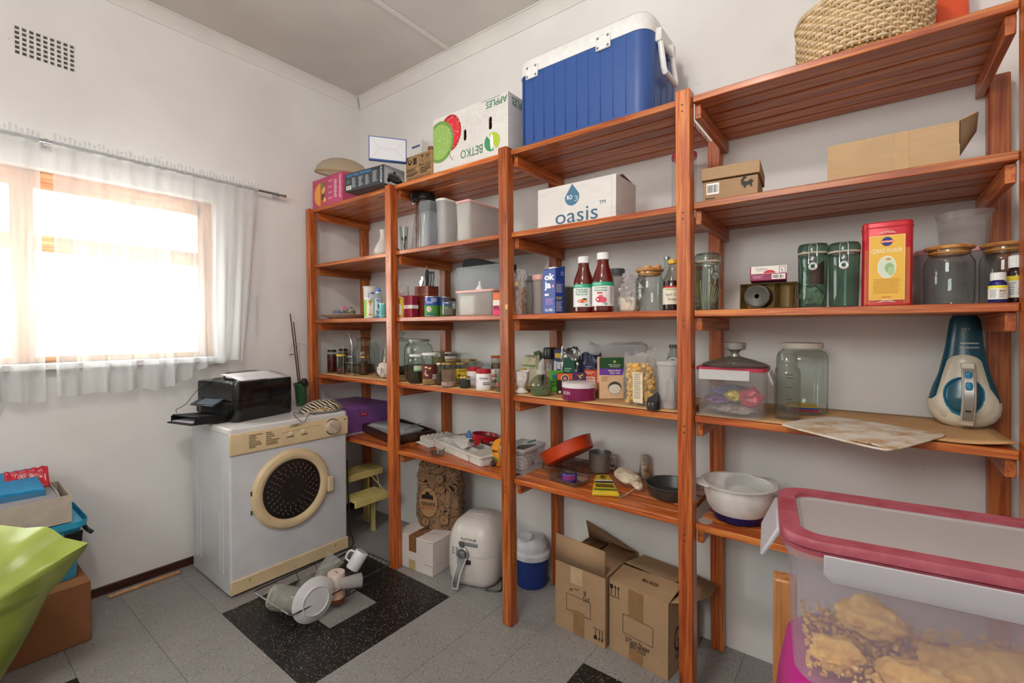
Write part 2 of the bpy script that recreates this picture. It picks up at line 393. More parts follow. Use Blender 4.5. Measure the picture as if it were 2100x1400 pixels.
# floor: vinyl tiles, each a piece of its own
fl = bx('floor', XL, XR, YF, YB, -.02, -.0035, mat('#4b4744', .8), None, 0); fl['kind'] = 'structure'
TS = .2557; TX, TY = -2.44, .89
chipg = [('#3a3735', 260, .12), ('#c9c2b6', 210, .07), ('#8a4f3a', 180, .05), ('#b08a4a', 200, .045), ('#20201f', 150, .05)]
GT = speck('#8b8988', chipg, 'grey_flecked_vinyl', .42); BT = speck('#17171a', [('#c9c0a8', 210, .09), ('#a8763a', 190, .07), ('#5a4a44', 240, .04), ('#7d7a72', 160, .05)], 'black_flecked_vinyl', .4)
shared = {}
for i in range(math.floor((XL - TX) / TS), math.ceil((XR - TX) / TS)):
    for j in range(math.floor((YF - TY) / TS), math.ceil((YB - TY) / TS)):
        x0, x1 = max(XL, TX + i * TS), min(XR, TX + (i + 1) * TS); y0, y1 = max(YF, TY + j * TS), min(YB, TY + (j + 1) * TS)
        if x1 - x0 < .01 or y1 - y0 < .01: continue
        a, b = i % 6, (j + (0 if j >= 0 else -1)) % 6
        black = a < 3 and ((0 <= j <= 2 and (a, j) != (1, 1)) or (-5 <= j <= -3 and (a, j) != (1, -4)))
        whole = x1 - x0 > TS - 1e-6 and y1 - y0 > TS - 1e-6
        if whole and black in shared: o = shared[black].copy(); COL.objects.link(o)
        else:
            hx, hy = (x1 - x0) / 2 - .0005, (y1 - y0) / 2 - .0005; e = .0007
            o = MB().stack([([(hx, hy), (-hx, hy), (-hx, -hy), (hx, -hy)], -.0035), ([(hx, hy), (-hx, hy), (-hx, -hy), (hx, -hy)], -e), ([(hx - e, hy - e), (e - hx, hy - e), (e - hx, e - hy), (hx - e, e - hy)], 0)]).obj('tile', BT if black else GT, None, smooth=0)
            if whole: shared[black] = o
        o.parent = fl; o.location = ((x0 + x1) / 2, (y0 + y1) / 2, 0)
# air brick high on the window wall
v = thing('air_vent', 'white perforated air brick high on the window wall', 'vent', (XL, (VENT[0] + VENT[1]) / 2, VENT[2]))
mb = MB(); w_, h_ = VENT[1] - VENT[0], VENT[3] - VENT[2]; nc, nr = 9, 6; px_, pz_ = w_ / nc, h_ / nr
for i in range(nc + 1): u = -w_ / 2 + i * px_; mb.box(-.03, .001, max(-w_ / 2, u - .0042), min(w_ / 2, u + .0042), 0, h_)
for j in range(nr + 1): z = j * pz_; mb.box(-.03, .0005, -w_ / 2, w_ / 2, max(0, z - .0042), min(h_, z + .0042))
mb.obj('grille', mat('#d9d6d3', .6), v, smooth=0)
bx('shade_backing', -.15, -.09, -w_ / 2, w_ / 2, 0, h_, mat('#0c0b0b', .9), v, 0)  # near-black block whose colour stands in for the shade inside the vent holes

# window behind the net curtains
WF = wood(1, '#a5754e', '#c99468', '#dcb288', rough=.45, key='window_timber'); WFZ = wood(2, '#a5754e', '#c99468', '#dcb288', rough=.45, key='window_timber')
w1 = thing('window_1', None, None, (XL - .10, 0, 0)); w1['kind'] = 'structure'
y0, y1, z0, z1 = WIN; ym = .335
for nm, a in (('head', (y0, y1, z1 - .085, z1)), ('bottom_rail', (y0, y1, z0, z0 + .03)), ('transom', (y0, y1, 1.735, 1.815))): bx(nm, -.03, .04, a[0], a[1], a[2], a[3], WF, w1, .003)
for nm, a in (('jamb', (y0, y0 + .06)), ('mullion', (ym - .05, ym + .03)), ('jamb', (y1 - .075, y1))): bx(nm, -.032, .042, a[0], a[1], z0, z1, WFZ, w1, .003)
for a, b in ((y0 + .06, ym - .05), (ym + .03, y1 - .075)):
    for c, d in ((z0 + .03, 1.735), (1.815, z1 - .085)): bx('pane', 0, .004, a, b, c, d, GLASS, w1, 0)
bx('window_sill', .04, .16, y0 - .03, y1 + .03, z0 - .03, z0, mat('#d9d7d6', .5), w1, .004)
w2 = thing('window_2', None, None, (0, YF - .06, 0)); w2['kind'] = 'structure'
a, b, c, d = WIN2
for nm, q in (('head', (a, b, d - .05, d)), ('bottom_rail', (a, b, c, c + .05)), ('jamb', (a, a + .05, c, d)), ('jamb', (b - .05, b, c, d)), ('mullion', ((a + b) / 2 - .03, (a + b) / 2 + .03, c, d))): bx(nm, q[0], q[1], -.03, .03, q[2], q[3], WF, w2, .003)
for q in ((a + .05, (a + b) / 2 - .03), ((a + b) / 2 + .03, b - .05)): bx('pane', q[0], q[1], 0, .004, c + .05, d - .05, GLASS, w2, 0)

# net curtains on a thin rod
rod = thing('curtain_rod', 'thin chrome curtain rod above the window', 'curtain rod', (XL + .07, 0, 2.232))
MB().tube([(0, -.62, 0), (0, .32, 0)], .0075, 10).tube([(0, .30, 0), (0, 1.506, 0)], .0085, 10).obj('pole', CHROME, rod)
for y in (.395, 1.46, -.55): MB().box(-.068, 0, y - .009, y + .009, -.014, .014).obj('bracket', CHROME, rod, bevel=.004)
MB().tf((0, 1.506, 0), (pi / 2, 0, 0)).lathe([(.0095, -.004), (.011, 0), (.0095, .008)], 12, True, True).obj('end_cap', STEEL, rod)
def sheer():
    t = NT('white_net_voile'); t.t.nodes.remove(t.b); v = t.coords((1, 1, 1)); c = (.93, .94, .95, 1)
    d = t.n('ShaderNodeBsdfDiffuse'); d.inputs[0].default_value = c; tl = t.n('ShaderNodeBsdfTranslucent'); tl.inputs[0].default_value = (.30, .30, .31, 1)
    m1 = t.n('ShaderNodeMixShader'); m1.inputs[0].default_value = .30; t.l(d.outputs[0], m1.inputs[1]); t.l(tl.outputs[0], m1.inputs[2])
    tr = t.n('ShaderNodeBsdfTransparent'); m2 = t.n('ShaderNodeMixShader')
    lw = t.n('ShaderNodeLayerWeight'); lw.inputs[0].default_value = .35
    mr = t.n('ShaderNodeMapRange'); mr.inputs[3].default_value = .46; mr.inputs[4].default_value = .92; t.l(lw.outputs['Facing'], mr.inputs[0]); t.l(mr.outputs[0], m2.inputs[0])
    t.l(tr.outputs[0], m2.inputs[1]); t.l(m1.outputs[0], m2.inputs[2]); t.l(m2.outputs[0], t.out.inputs[0]); return t.m
VOILE = sheer()
def curtain(label, ya, yb, bottom, sd, edge=lambda t: 0):
    R = random.Random(sd); n = int(abs(yb - ya) * 190); ph = [R.uniform(0, 6) for _ in range(8)]
    t0 = thing('net_curtain', label, 'curtain', (XL + .07, 0, 0), 0, 'net curtains on the rod')
    def fold(u, t):   # t: 0 top .. 1 bottom
        y = ya + (yb - ya) * u; a = .004 + .017 * min(1, t * 2.2)
        return a * (sin(y * 62 + ph[0] + 1.5 * sin(y * 9 + ph[1]) + .5 * t) + .5 * sin(y * 113 + ph[2] - t) + .5 * sin(y * 23 + ph[3] + t * 1.2))
    def fn(u, w):
        t = w ** 1.2; y = ya + (yb - ya) * u + edge(u) * t; zt = 2.222; zb = bottom(y) + .008 * sin(y * 40 + ph[4])
        return (fold(u, t) + .004 + .016 * t, y + .006 * t * sin(y * 70 + ph[5]), zt + (zb - zt) * w)
    MB().grid(n, 22, fn).obj('drape', VOILE, t0, smooth=80)
    def hd(u, w):
        y = ya + (yb - ya) * u; k = w * 2 * pi
        return (.0115 * cos(k) + .002 * sin(y * 230), y, .0115 * sin(k) + 2.232 + .0015 * sin(y * 170))
    MB().grid(n, 8, hd).obj('rod_pocket', VOILE, t0, smooth=80)
    MB().grid(n * 2, 3, lambda u, w: (.007 * w * sin(u * n * 1.9) + .003, ya + (yb - ya) * u, 2.242 + w * (.03 + .006 * sin(u * n * .61 + ph[6]) + .004 * sin(u * n * .27)))).obj('ruffled_heading', VOILE, t0, smooth=80)
    return t0
curtain('long white net curtain at the left end of the rod', -.60, .372, lambda y: 1.03, 3)
c2 = curtain('wide white net curtain hanging behind the printer', .415, 1.335, lambda y: 1.045 if y < .86 else min(1.17, 1.045 + (y - .86) * .55), 5, lambda u: -.085 * max(0, u - .6) / .4)
bx('hem_tape', .012, .013, 1.30, 1.312, 1.33, 1.62, VOILE, c2, 0)

# ------------------------------------------------------------------ pine shelving
def leanx(z): return -.0125 * (z - 1)
PR = [-2.977, -2.116, -1.285, -.480, .356]       # right face of each upright at z = 1
SH = thing('shelving_unit', 'tall orange-stained pine slatted shelving filling the whole wall', 'shelves', (0, YB, 0))
WX, WY, WZ = wood(0), wood(1), wood(2)
def post(xr, ya, yb, top):
    mb = MB(); b = []
    for z in (0.001, top):
        l = leanx(z); b.append([(xr - .05 + l, ya - YB, z), (xr + l, ya - YB, z), (xr + l, yb - YB, z), (xr - .05 + l, yb - YB, z)])
    return mb.loft(b).obj('post', WZ, SH, bevel=.004)
for i, xr in enumerate(PR):
    post(xr, 1.648, 1.70, (2.1775, 2.1775, 2.190, 2.196, 2.196)[i])
    post(xr, 2.066, 2.116, 2.1535)
LEV = [S0, S1, S2, S3, S4]
for zi, z in enumerate(LEV):
    l = leanx(z)
    for b in range(4):
        if zi == 4 and b == 3: pass
        xa, xb = PR[b] + l + .0015, PR[b + 1] - .05 + l - .0015
        sh = thing('shelf', None, None, (xa, 1.678 - YB, z)); sh.parent = SH
        for k in range(6):
            dz = (0, -.001, .0006, -.0006, .0004, -.001)[(k + b + zi) % 6]
            bx('slat', .0, xb - xa, k * .0738, k * .0738 + .0665, -.023 + dz, dz, WX, sh, .0025)
        for x in ((0.0005, xb - xa - .0215) if b == 3 else (.0005,)): bx('bearer', x, x + .021, .024, .43, -.074, -.0245, WY, sh, .002)
for i, xr in enumerate(PR):       # bolt heads on the uprights
    for z in LEV:
        for dz in (-.036, -.058): MB().tf((xr - .025 + leanx(z), 1.648 - YB, z + dz), (pi / 2, 0, 0)).lathe([(0.0035, -.001), (.0035, .0008), (.0015, .0012)], 8, False, True).obj('screw', mat('#5a3a22', .5), SH)
sticker = bx('paper_sticker', -1.306 + .0, -1.292, 1.6474 - YB, 1.648 - YB, 1.452, 1.474, mat('#cfa66a', .7), SH, 0)
LB = mat('#bd9467', .7, 0, .2, None, .10, 8)
for b, lb in enumerate(('bare tan hardboard sheet under the jam jars', 'bare tan hardboard sheet under the nut and spice jars', 'wrinkled tan hardboard sheet under the pasta and mug', 'tan hardboard sheet under the chopping mat, lifting at its corner')):
    xa, xb = PR[b] + leanx(S3) + .004, PR[b + 1] - .05 + leanx(S3) - .004
    t = thing('hardboard_sheet', lb, 'shelf liner', ((xa + xb) / 2, 1.90, S3 + .0008), 0, 'hardboard sheets lining the fourth shelf'); w = xb - xa
    lift = [.0, .0, .0, .016][b]
    MB().grid(24, 8, lambda u, v: (-w / 2 + w * u, -.215 + .42 * v, .0026 + lift * max(0, (u - .55) / .45) ** 2 * (1 - v) ** 3 * (.6 + .4 * sin(u * 20)))).obj('sheet', LB, t, solid=.004)
# a pale batten lying along the skirting
p0, p1 = at(222, 1223, z=.01), at(378, 1168, z=.01)
t = MB().tf(((p0.x + p1.x) / 2, (p0.y + p1.y) / 2, .001), (0, 0, atan2(p1.y - p0.y, p1.x - p0.x))).box(-(p1 - p0).length / 2, (p1 - p0).length / 2 - .02, -.008, .008, 0, .014).obj('timber_batten', wood(0, '#b98a58', '#d0a26c', '#dcb582', knots=False, key='raw_pine'), None, bevel=.003)
tag(t, 'thin pale timber batten lying on the floor along the skirting', 'batten')
# ------------------------------------------------------------------ builders shared by the things on the shelves
def box2(name, label, cat, pl, pr, d, h, m, group=None, bevel=.002, body='body'):
    """box given its two front bottom corners (as seen from the room) and its depth away from the viewer"""
    pl, pr = Vector(pl), Vector(pr); v = pr - pl; w = v.xy.length; a = atan2(v.y, v.x); mid = (pl + pr) / 2
    c = mid + Vector((-sin(a), cos(a), 0)) * d / 2
    T = thing(name, label, cat, (c.x, c.y, min(pl.z, pr.z) + .0008), a, group)
    if m is not None: bx(body, -w / 2, w / 2, -d / 2, d / 2, 0, h, m, T, bevel)
    return T, w, d, h
def fbox(name, label, cat, l, r, top, shelf, y, d, m, xr=None, **k):
    """box square to the wall: pixels l..r across its front at distance y, top edge at pixel row top above l"""
    a = at(l, 600, y=y); b = at(r, 600, y=y); h = zat(l, top, a) - shelf
    return box2(name, label, cat, (a.x, y, shelf), (b.x, y, shelf), d, h, m, **k)
def jar(label, l, r, top, shelf, lidm, y=None, base=None, neck=.8, lidh=.016, sh=.16, fill=None, fillh=.5, gl=None, name='glass_jar', cat='jar', group=None, lidR=None, n=26, taper=1.0):
    p, R, h = spot(l, r, top, shelf, y, base); T = thing(name, label, cat, p, 0, group); gl = gl or GLASS
    hb = h - lidh * .75; sy = hb * (1 - sh); nr = R * neck
    prof = [(0, .002), (R * .82 * taper, 0), (R * .96 * taper, .005), (R * taper, .012), (R, sy)] + [(nr + (R - nr) * cos(RAD(a)), sy + (hb * sh * .72) * sin(RAD(a))) for a in (25, 50, 72, 90)] + [(nr, hb)]
    lathe('body', prof, gl, T, n, False, False)
    if fill is not None: lathe('contents', [(0, .004), (R * .9 * taper, .004), (R * .95 * taper, .014), (R * (taper + (1 - taper) * fillh) * .95, hb * fillh), (0, hb * fillh + R * .06)], fill, T, 20, False, False)
    if lidm is not None:
        lr = lidR or nr * 1.07
        lathe('lid', [(lr, h - lidh), (lr * 1.015, h - lidh + .002), (lr, h - .0025), (lr * .94, h), (0, h - .0008)], lidm, T, n, True, False)
    return T, p, R, h
def clutter(name, label, cat, pts, seed, m, parent=None, **k): pass
def sack(name, m, parent, w, d, h, seed=1, pinch=.35, crinkle=.006, nu=36, nv=16, lean=0, top=None, smooth=60, body=.0):
    """a soft filled bag: full below, pinched flat towards its top"""
    R = random.Random(seed); ph = [R.uniform(0, 6) for _ in range(8)]
    def fn(u, v):
        a = 2 * pi * u; full = 1 - max(0, (v - .45) / .55) ** 1.4 * (1 - pinch)
        ww = w / 2 * (1 - .12 * max(0, v - .5)) * (.86 + .14 * min(1, v * 6)); dd = d / 2 * full * (.8 + .2 * min(1, v * 5)); e = .62
        c, s_ = cos(a), sin(a); x = ww * (abs(c) ** e) * (1 if c > 0 else -1); y = dd * (abs(s_) ** e) * (1 if s_ > 0 else -1)
        k = crinkle * (sin(7 * a + ph[0] + 9 * v) + .7 * sin(13 * a + ph[1] - 17 * v) + .8 * sin(5 * a + 23 * v + ph[2])) * (.35 + .65 * v)
        return (x * (1 + k / max(.02, ww)) + lean * v * v, y + k * s_, h * v + (.012 * sin(3 * a + ph[3]) + .004 * sin(11 * a)) * (h / .25) * max(0, v - .8) / .2)
    mb = MB().grid(nu, nv, fn, True)
    mb.poly([fn(i / nu, 0) for i in range(nu)][::-1])
    if top: mb.poly([fn(i / nu, 1) for i in range(nu)])
    return mb.obj(name, m, parent, smooth=smooth)
def clear_film(col='#e8eaec', a=.25): return frost(col, a, .12, .3)
def crumple(name, m, parent, loc, sx, sy, sz, seed, sub=3, amp=.35, label=None):
    import bmesh
    from mathutils import noise as nz_
    bm = bmesh.new(); bmesh.ops.create_icosphere(bm, subdivisions=sub, radius=1); me = MB(); off = Vector((seed * 3.7, seed * 1.3, seed * 2.1)); ix = {}
    for v in bm.verts:
        k = 1 + amp * (nz_.noise(v.co * 1.6 + off) + .6 * nz_.noise(v.co * 3.7 + off)); z = v.co.z * k
        ix[v.index] = me.pv((loc[0] + v.co.x * k * sx, loc[1] + v.co.y * k * sy, loc[2] + max(-.9, z) * sz + .9 * sz))
    for f in bm.faces: me.face([ix[v.index] for v in f.verts])
    bm.free(); return me.obj(name, m, parent, smooth=25, label=label)
def tub(parent, rings_out, m, name='body', wall=.002, rim=True, floor_z=.003):
    """open container lofted from (w, d, corner radius, z) sections, with an inner skin"""
    o = [(rrect(w, d, r), z) for w, d, r, z in rings_out]; i = [(rrect(w - 2 * wall, d - 2 * wall, max(.001, r - wall)), max(z, floor_z)) for w, d, r, z in rings_out][::-1]
    return MB().stack(o + i).obj(name, m, parent, smooth=40)
def rlid(parent, w, d, r, z0, z1, m, name='lid', **k): return MB().stack([(rrect(w, d, r), z0), (rrect(w, d, r), z1 - .002), (rrect(w - .004, d - .004, r - .002), z1)]).obj(name, m, parent, **k)
def disc_box(name, parent, R, h, m, n=28): return lathe(name, [(R * .98, 0), (R, .002), (R, h - .002), (R * .98, h), (0, h)], m, parent, n, True, False)
# ------------------------------------------------------------------ on top of the shelving, from the left
PINK = mat('#c04a72', .5); 
T, w, d, h = fbox('juicer_carton', 'pink carton printed with half an orange and fruit', 'box', 642.5, 704, 374, S0, 1.695, .22, PINK)
F = front(T, w, d); F.disc(-w * .22, h * .46, h * .40, ink('#e08a35'), n=28, a0=90, a1=270); F.disc(-w * .22, h * .46, h * .36, ink('#e9a04c'), n=28, a0=90, a1=270)
R_ = random.Random(3)
for k in range(9): F.disc(-w * .17 + R_.uniform(0, .05) * w * 2, h * (.16 + .075 * k), h * R_.uniform(.06, .1), ink(R_.choice(('#6f8f3a', '#d8b23a', '#c8563a', '#3f5a2c', '#e3c35a', '#8a3a34'))), n=10, name='fruit_print')
for k in range(4): F.bars(w * .05, w * .20, h * (.2 + .19 * k), h * (.27 + .19 * k), 3, ink('#e9b9c8'), seed=k)
F.bars(w * .24, w * .33, h * .2, h * .8, 12, ink('#f2dfe4'), seed=9); F.bars(w * .40, w * .47, h * .15, h * .9, 14, ink('#efd6dd'), seed=4)
pink_top = S0 + h; px0 = T.location.copy()
p = at(703, 345, y=1.80); R = rpx(112, 703, p)
T = thing('glass_dome', 'large clear beige glass dome lid lying on the pink carton', 'lid', (p.x, 1.80, pink_top + .031), 0, None, (RAD(4), RAD(9), 0))
lathe('dome', [(R * .96, 0), (R, .004), (R * 1.0, .012), (R * .93, .044), (R * .75, .075), (R * .5, .095), (R * .25, .105), (0, .108)], glass('#e6dccb', 1.5, .04, .32, '#d9c9ae'), T, 36, False, False)
lathe('rim', [(R * .97, -.002), (R * 1.02, 0), (R * 1.03, .005), (R * 1.0, .010)], glass('#dccbab', 1.5, .05, .45, '#c2a77c'), T, 36, False, False)
pl, pr = at(706.8, 394.3, z=S0), at(788, 375, z=S0)
GREYC = '#33343a'
T, w, d, h = box2('frypan_carton', 'dark grey electric frypan carton overhanging the top shelf edge', 'box', pl, pr, .155, .105, mat('#35363b', .45))
h = .105; F = front(T, w, d)
F.text('ELECTRIC FRYPAN', -w * .13, h * .84, h * .13, ink('#3f93d8'), .012, w=w * .62); F.text('PLATINUM', w * .425, h * .5, h * .12, ink('#e8e8e8'), .015, rot=-pi / 2, w=h * .82)
for k in range(3): F.bars(-w * .30 + k * w * .17, -w * .18 + k * w * .17, h * .12, h * .68, 13, ink('#a9adb2'), seed=k, vary=.5)
F.bars(w * .22, w * .34, h * .18, h * .78, 13, ink('#a9adb2'), seed=7); F.bars(-w * .44, -w * .34, h * .38, h * .58, 5, ink('#6f8a6a'), seed=8); F.barcode(-w * .45, -w * .32, h * .08, h * .28)
F = rightf(T, w, d); F.quad(-d / 2, d / 2, 0, h, ink('#b6b9bf', .4), 'end_panel'); F.disc(.005, h * .36, d * .36, ink('#1a1b1e', .3), h * .20); F.disc(.0, h * .50, d * .33, ink('#6b6e73', .3), h * .20); F.disc(-.005, h * .46, d * .28, ink('#3a3c40', .3), h * .13); F.disc(0, h * .72, d * .06, BLACK, h * .07); F.disc(-.045, h * .22, .012, BLACK, .012); F.disc(.05, h * .2, .012, BLACK, .01)
fz = S0 + h + .0015
pl, pr = at(756, 326, z=fz), at(834, 334, z=fz)
T, w, d, h = box2('white_carton', 'white carton with blue edges standing on the frypan carton', 'box', pl, pr, .030, .128, mat('#3c5f9c', .4))
F = front(T, w, d); F.quad(-w * .475, w * .475, h * .045, h * .955, ink('#dcdbe2'), 'base_panel')
for a, b in (((-.46, .06), (-.2, .5)), ((-.46, .94), (-.2, .5)), ((.46, .06), (.22, .5)), ((.46, .94), (.22, .5)), ((-.2, .5), (.22, .5))): F.line([(a[0] * w, a[1] * h), (b[0] * w, b[1] * h)], .0012, ink('#a8a6ae'), 'fold_line')
T, w, d, h = fbox('small_white_carton', 'small white carton standing behind the fragile box', 'box', 833, 866, 300, S0, 1.98, .06, mat('#d6d3d0', .5)); F = front(T, w, d); F.bars(-w * .1, w * .4, h * .86, h * .93, 1, ink('#3a4a7a'), vary=.1)
CARD2 = cardboard('#9c7a55')
T, w, d, h = fbox('fragile_carton', 'brown carton printed fragile with handling symbols', 'box', 833.5, 888, 326, S0, 1.70, .13, CARD2); F = front(T, w, d); BK = ink('#2c221a')
F.text('FRAGILE', w * .22, h * .52, h * .13, BK, .015, w=w * .44); F.text('NET WEIGHT 1 KG', -.0, h * .07, h * .09, BK, .01, w=w * .86)
F.frame(-w * .46, w * .02, h * .56, h * .94, .0012, BK); F.frame(w * .05, w * .22, h * .64, h * .92, .0012, BK); F.frame(w * .25, w * .42, h * .64, h * .92, .0012, BK)
F.disc(-w * .34, h * .75, h * .11, BK); F.disc(-w * .34, h * .78, h * .05, ink('#9c7a55')); F.quad(-w * .22, -w * .08, h * .62, h * .88, BK, 'symbol'); F.poly([(w * .09, h * .9), (w * .18, h * .9), (w * .135, h * .78)], BK); F.quad(w * .128, w * .142, h * .67, h * .8, BK, 'symbol'); F.quad(w * .105, w * .165, h * .665, h * .685, BK, 'symbol')
for a in (.30, .36): F.poly([(w * (a - .025), h * .82), (w * (a + .025), h * .82), (w * a, h * .9)], BK, 'arrow'); F.quad(w * (a - .008), w * (a + .008), h * .70, h * .83, BK, 'arrow')
for a, b, c, dd in ((-.46, .0, .34, .5), (-.46, 0, .18, .30), (.05, .45, .18, .42)): F.bars(w * a, w * b, h * c, h * dd, 3, BK, seed=int(c * 100))
F.line([(-w * .46, h * .32), (w * .46, h * .32)], .001, BK); F.line([(-w * .46, h * .15), (w * .46, h * .15)], .001, BK)
p, R, h = spot(876, 894, 302, S0, y=1.93); T = thing('stoneware_flask', 'small brown flask with a string loop behind the apple box', 'flask', p); BRN = mat('#7a4526', .4)
lathe('body', [(0, 0), (R * 1.5, 0), (R * 1.7, .03), (R * 1.7, h * .55), (R * .9, h * .72), (R * .7, h * .85), (R * .8, h * .97), (R * .6, h), (0, h)], BRN, T, 20, False, False)
MB().tube([(R * .7, 0, h * .86), (R * 1.9, 0, h * .98), (R * 2.6, 0, h * .9), (R * 2.2, 0, h * .7), (R * 1.5, 0, h * .5)], .003, 6).obj('string_loop', mat('#b39a6c', .8), T)
# upturned apple box
WC = cardboard('#d6d2cf', 'white_card')
T, w, d, h = fbox('apple_box', 'white apple carton turned upside down with printed apples', 'box', 889.5, 1042, 250, S0, 1.705, .33, None)
sl = [(-w * .435, h * .44, .020, .052), (w * .015 - .03, h * .535, .020, .056), (w * .285, h * .585, .021, .062)]
wallm = walled_box = None
us = sorted({-w / 2, w / 2, *[x for s_ in sl for x in (s_[0] - s_[2] / 2, s_[0] + s_[2] / 2)]}); mb = MB(); th = .005
for i in range(len(us) - 1):      # front board with three hand slots cut through
    cu = (us[i] + us[i + 1]) / 2; hole = [q for q in sl if abs(q[0] - cu) < q[2] / 2 - 1e-4]
    if not hole: mb.box(us[i], us[i + 1], -d / 2, -d / 2 + th, 0, h)
    else:
        q = hole[0]; r_ = q[2] / 2
        for sg in (1, -1):
            arcp = [(q[0] - r_ * cos(RAD(a)), q[1] + sg * (q[3] / 2 - r_ + r_ * sin(RAD(a)))) for a in range(0, 181, 20)]; ez = h if sg > 0 else 0
            for (a0, b0), (a1, b1) in zip(arcp, arcp[1:]):
                mb.poly([(a0, -d / 2, b0), (a1, -d / 2, b1), (a1, -d / 2, ez), (a0, -d / 2, ez)]); mb.poly([(a0, -d / 2, b0), (a1, -d / 2, b1), (a1, -d / 2 + th, b1), (a0, -d / 2 + th, b0)])
mb.box(-w / 2, -w / 2 + th, -d / 2 + th, d / 2, 0, h).box(w / 2 - th, w / 2, -d / 2 + th, d / 2, 0, h).box(-w / 2 + th, w / 2 - th, d / 2 - th, d / 2, 0, h).box(-w / 2 + th, w / 2 - th, -d / 2 + th, d / 2 - th, h - th, h)
mb.obj('body', WC, T, smooth=0)
F = front(T, w, d)
R_ = random.Random(8); mbp = []
for k in range(120):   # splash of tiny blue drops around the fruit
    a = R_.gauss(0, .16) * w; b = h * (.74 + R_.gauss(0, .09)); 
    if -w * .15 < a < w * .44 and b < h * .95: mbp.append((a + w * .06, b, R_.uniform(.0008, .0022)))
mb = MB()
for a, b, r_ in mbp: mb.poly([F.fn(a + r_ * cos(k * pi / 3), b + r_ * sin(k * pi / 3), .0007) for k in range(6)])
for k in range(60):
    a, b, r_ = R_.uniform(-w * .48, -w * .05), R_.uniform(.01, .25) * h, R_.uniform(.0008, .002); mb.poly([F.fn(a + r_ * cos(q * pi / 3), b + r_ * sin(q * pi / 3), .0007) for q in range(6)])
mb.obj('splash_print', ink('#9b97b8'), T, smooth=0, kind='stuff')
def blob(F, cu, cv, ru, rv, col, a0, a1, name): F.poly([(max(-w * .498, cu + ru * cos(RAD(a))), cv + rv * sin(RAD(a))) for a in range(a0, a1 + 1, 10)], ink(col), name)
blob(F, -w * .25, h * .66, w * .155, h * .32, '#a82028', 0, 360, 'red_apple'); blob(F, -w * .245, h * .66, w * .135, h * .27, '#cf3038', 0, 360, 'red_apple')
blob(F, -w * .40, h * .56, w * .20, h * .37, '#6b9048', 0, 360, 'green_apple'); blob(F, -w * .40, h * .56, w * .17, h * .31, '#8dae5a', 0, 360, 'green_apple')
F.line([(-w * .27, h * .34), (-w * .24, h * .22), (-w * .21, h * .17)], .003, ink('#7a3a2a'), 'stalk')
mb = MB()
for k in range(90): a, b, r_ = R_.uniform(-w * .46, -w * .11), R_.uniform(.3, .93) * h, R_.uniform(.001, .0026); mb.poly([F.fn(a + r_ * cos(q * pi / 3), b + r_ * sin(q * pi / 3), .0022) for q in range(6)])
mb.obj('dew_print', ink('#e6e4dc'), T, smooth=0, kind='stuff')
for q in sl[:1]: pass
GRN = ink('#3d7d5c'); F.text('BETKO', w * .045, h * .22, h * .15, GRN, .0, rot=pi, w=w * .29); F.text('APPLES', w * .36, h * .90, h * .11, GRN, .01, rot=pi, w=w * .26)
F.bars(w * .17, w * .42, h * .955, h * .985, 1, ink('#9fa09c'))
F.disc(w * .315, h * .27, h * .15, ink('#a9bf3c'), a0=-60, a1=120); F.disc(w * .30, h * .27, h * .15, ink('#3d8a60'), a0=130, a1=290); F.disc(w * .305, h * .27, h * .035, ink('#e6e4dc'), h * .13)
F2 = rightf(T, w, d); F2.text('APPLES', -d * .22, h * .90, h * .11, GRN, .01, rot=pi, w=w * .26); F2.bars(-d * .4, -d * .1, h * .80, h * .83, 1, ink('#6a6ab0'))
for q in sl: F.o = .0
# blue cool box
yF = 1.70; xa, xb = at(1060, 300, y=yF).x, at(1330, 225, y=yF).x; pA = Vector((xa, yF, S0)); htop = zat(1058, 128, pA) - S0; yB = at(1391, 200, x=xb).y; w, d = xb - xa, yB - yF
T = thing('cool_box', 'big blue picnic cool box with a white lid on the top shelf', 'cool box', ((xa + xb) / 2, (yF + yB) / 2, S0 + .001))
hl = htop * .80; CB = mat('#30508f', .42, 0, .4, None, .04, 60)
def ribring(w_, d_, r, z):   # rounded plan with shallow vertical grooves
    return [(x, y, z) for x, y in rrect(w_, d_, r, 6)]
MB().loft([ribring(w * .965, d * .96, .05, 0), ribring(w * .985, d * .98, .055, .02), ribring(w, d, .06, hl * .6), ribring(w, d, .06, hl + .002)]).obj('body', CB, T, smooth=40)
GV = mat('#2c4888', .5)
for k in range(10): u = -w * .44 + k * w * .088; bx('groove', u - .0012, u + .0012, -d / 2 - .0009 + .0055 * 0, -d / 2 + .006, .02, hl - .004, GV, T, 0) if k < 10 else None
for k in range(4): u = -d * .28 + k * d * .19; bx('groove', w / 2 - .006, w / 2 + .0009, u - .0012, u + .0012, .02, hl - .004, GV, T, 0)
LID = mat('#dfdedd', .4, 0, .4, None, .04)
MB().loft([ribring(w + .006, d + .006, .062, hl), ribring(w + .008, d + .008, .062, hl + .008), ribring(w + .004, d + .004, .06, htop - .022), ribring(w - .02, d - .02, .055, htop - .006), ribring(w - .07, d - .07, .04, htop)]).obj('lid', LID, T, smooth=40)
for u in (-w * .36, w * .20):
    hg = bx('hinge', u - .032, u + .032, -d / 2 - .010, -d / 2, hl - .026, hl + .030, LID, T, .004)
    for a in (-.022, .022):
        for z in (-.017, .021): MB().tf((u + a, -d / 2 - .0105, hl + z), (pi / 2, 0, 0)).lathe([(.0055, 0), (.0045, .0012)], 10, False, True).obj('screw', mat('#8d8b88', .4, .6), hg)
hx = w / 2 + .012
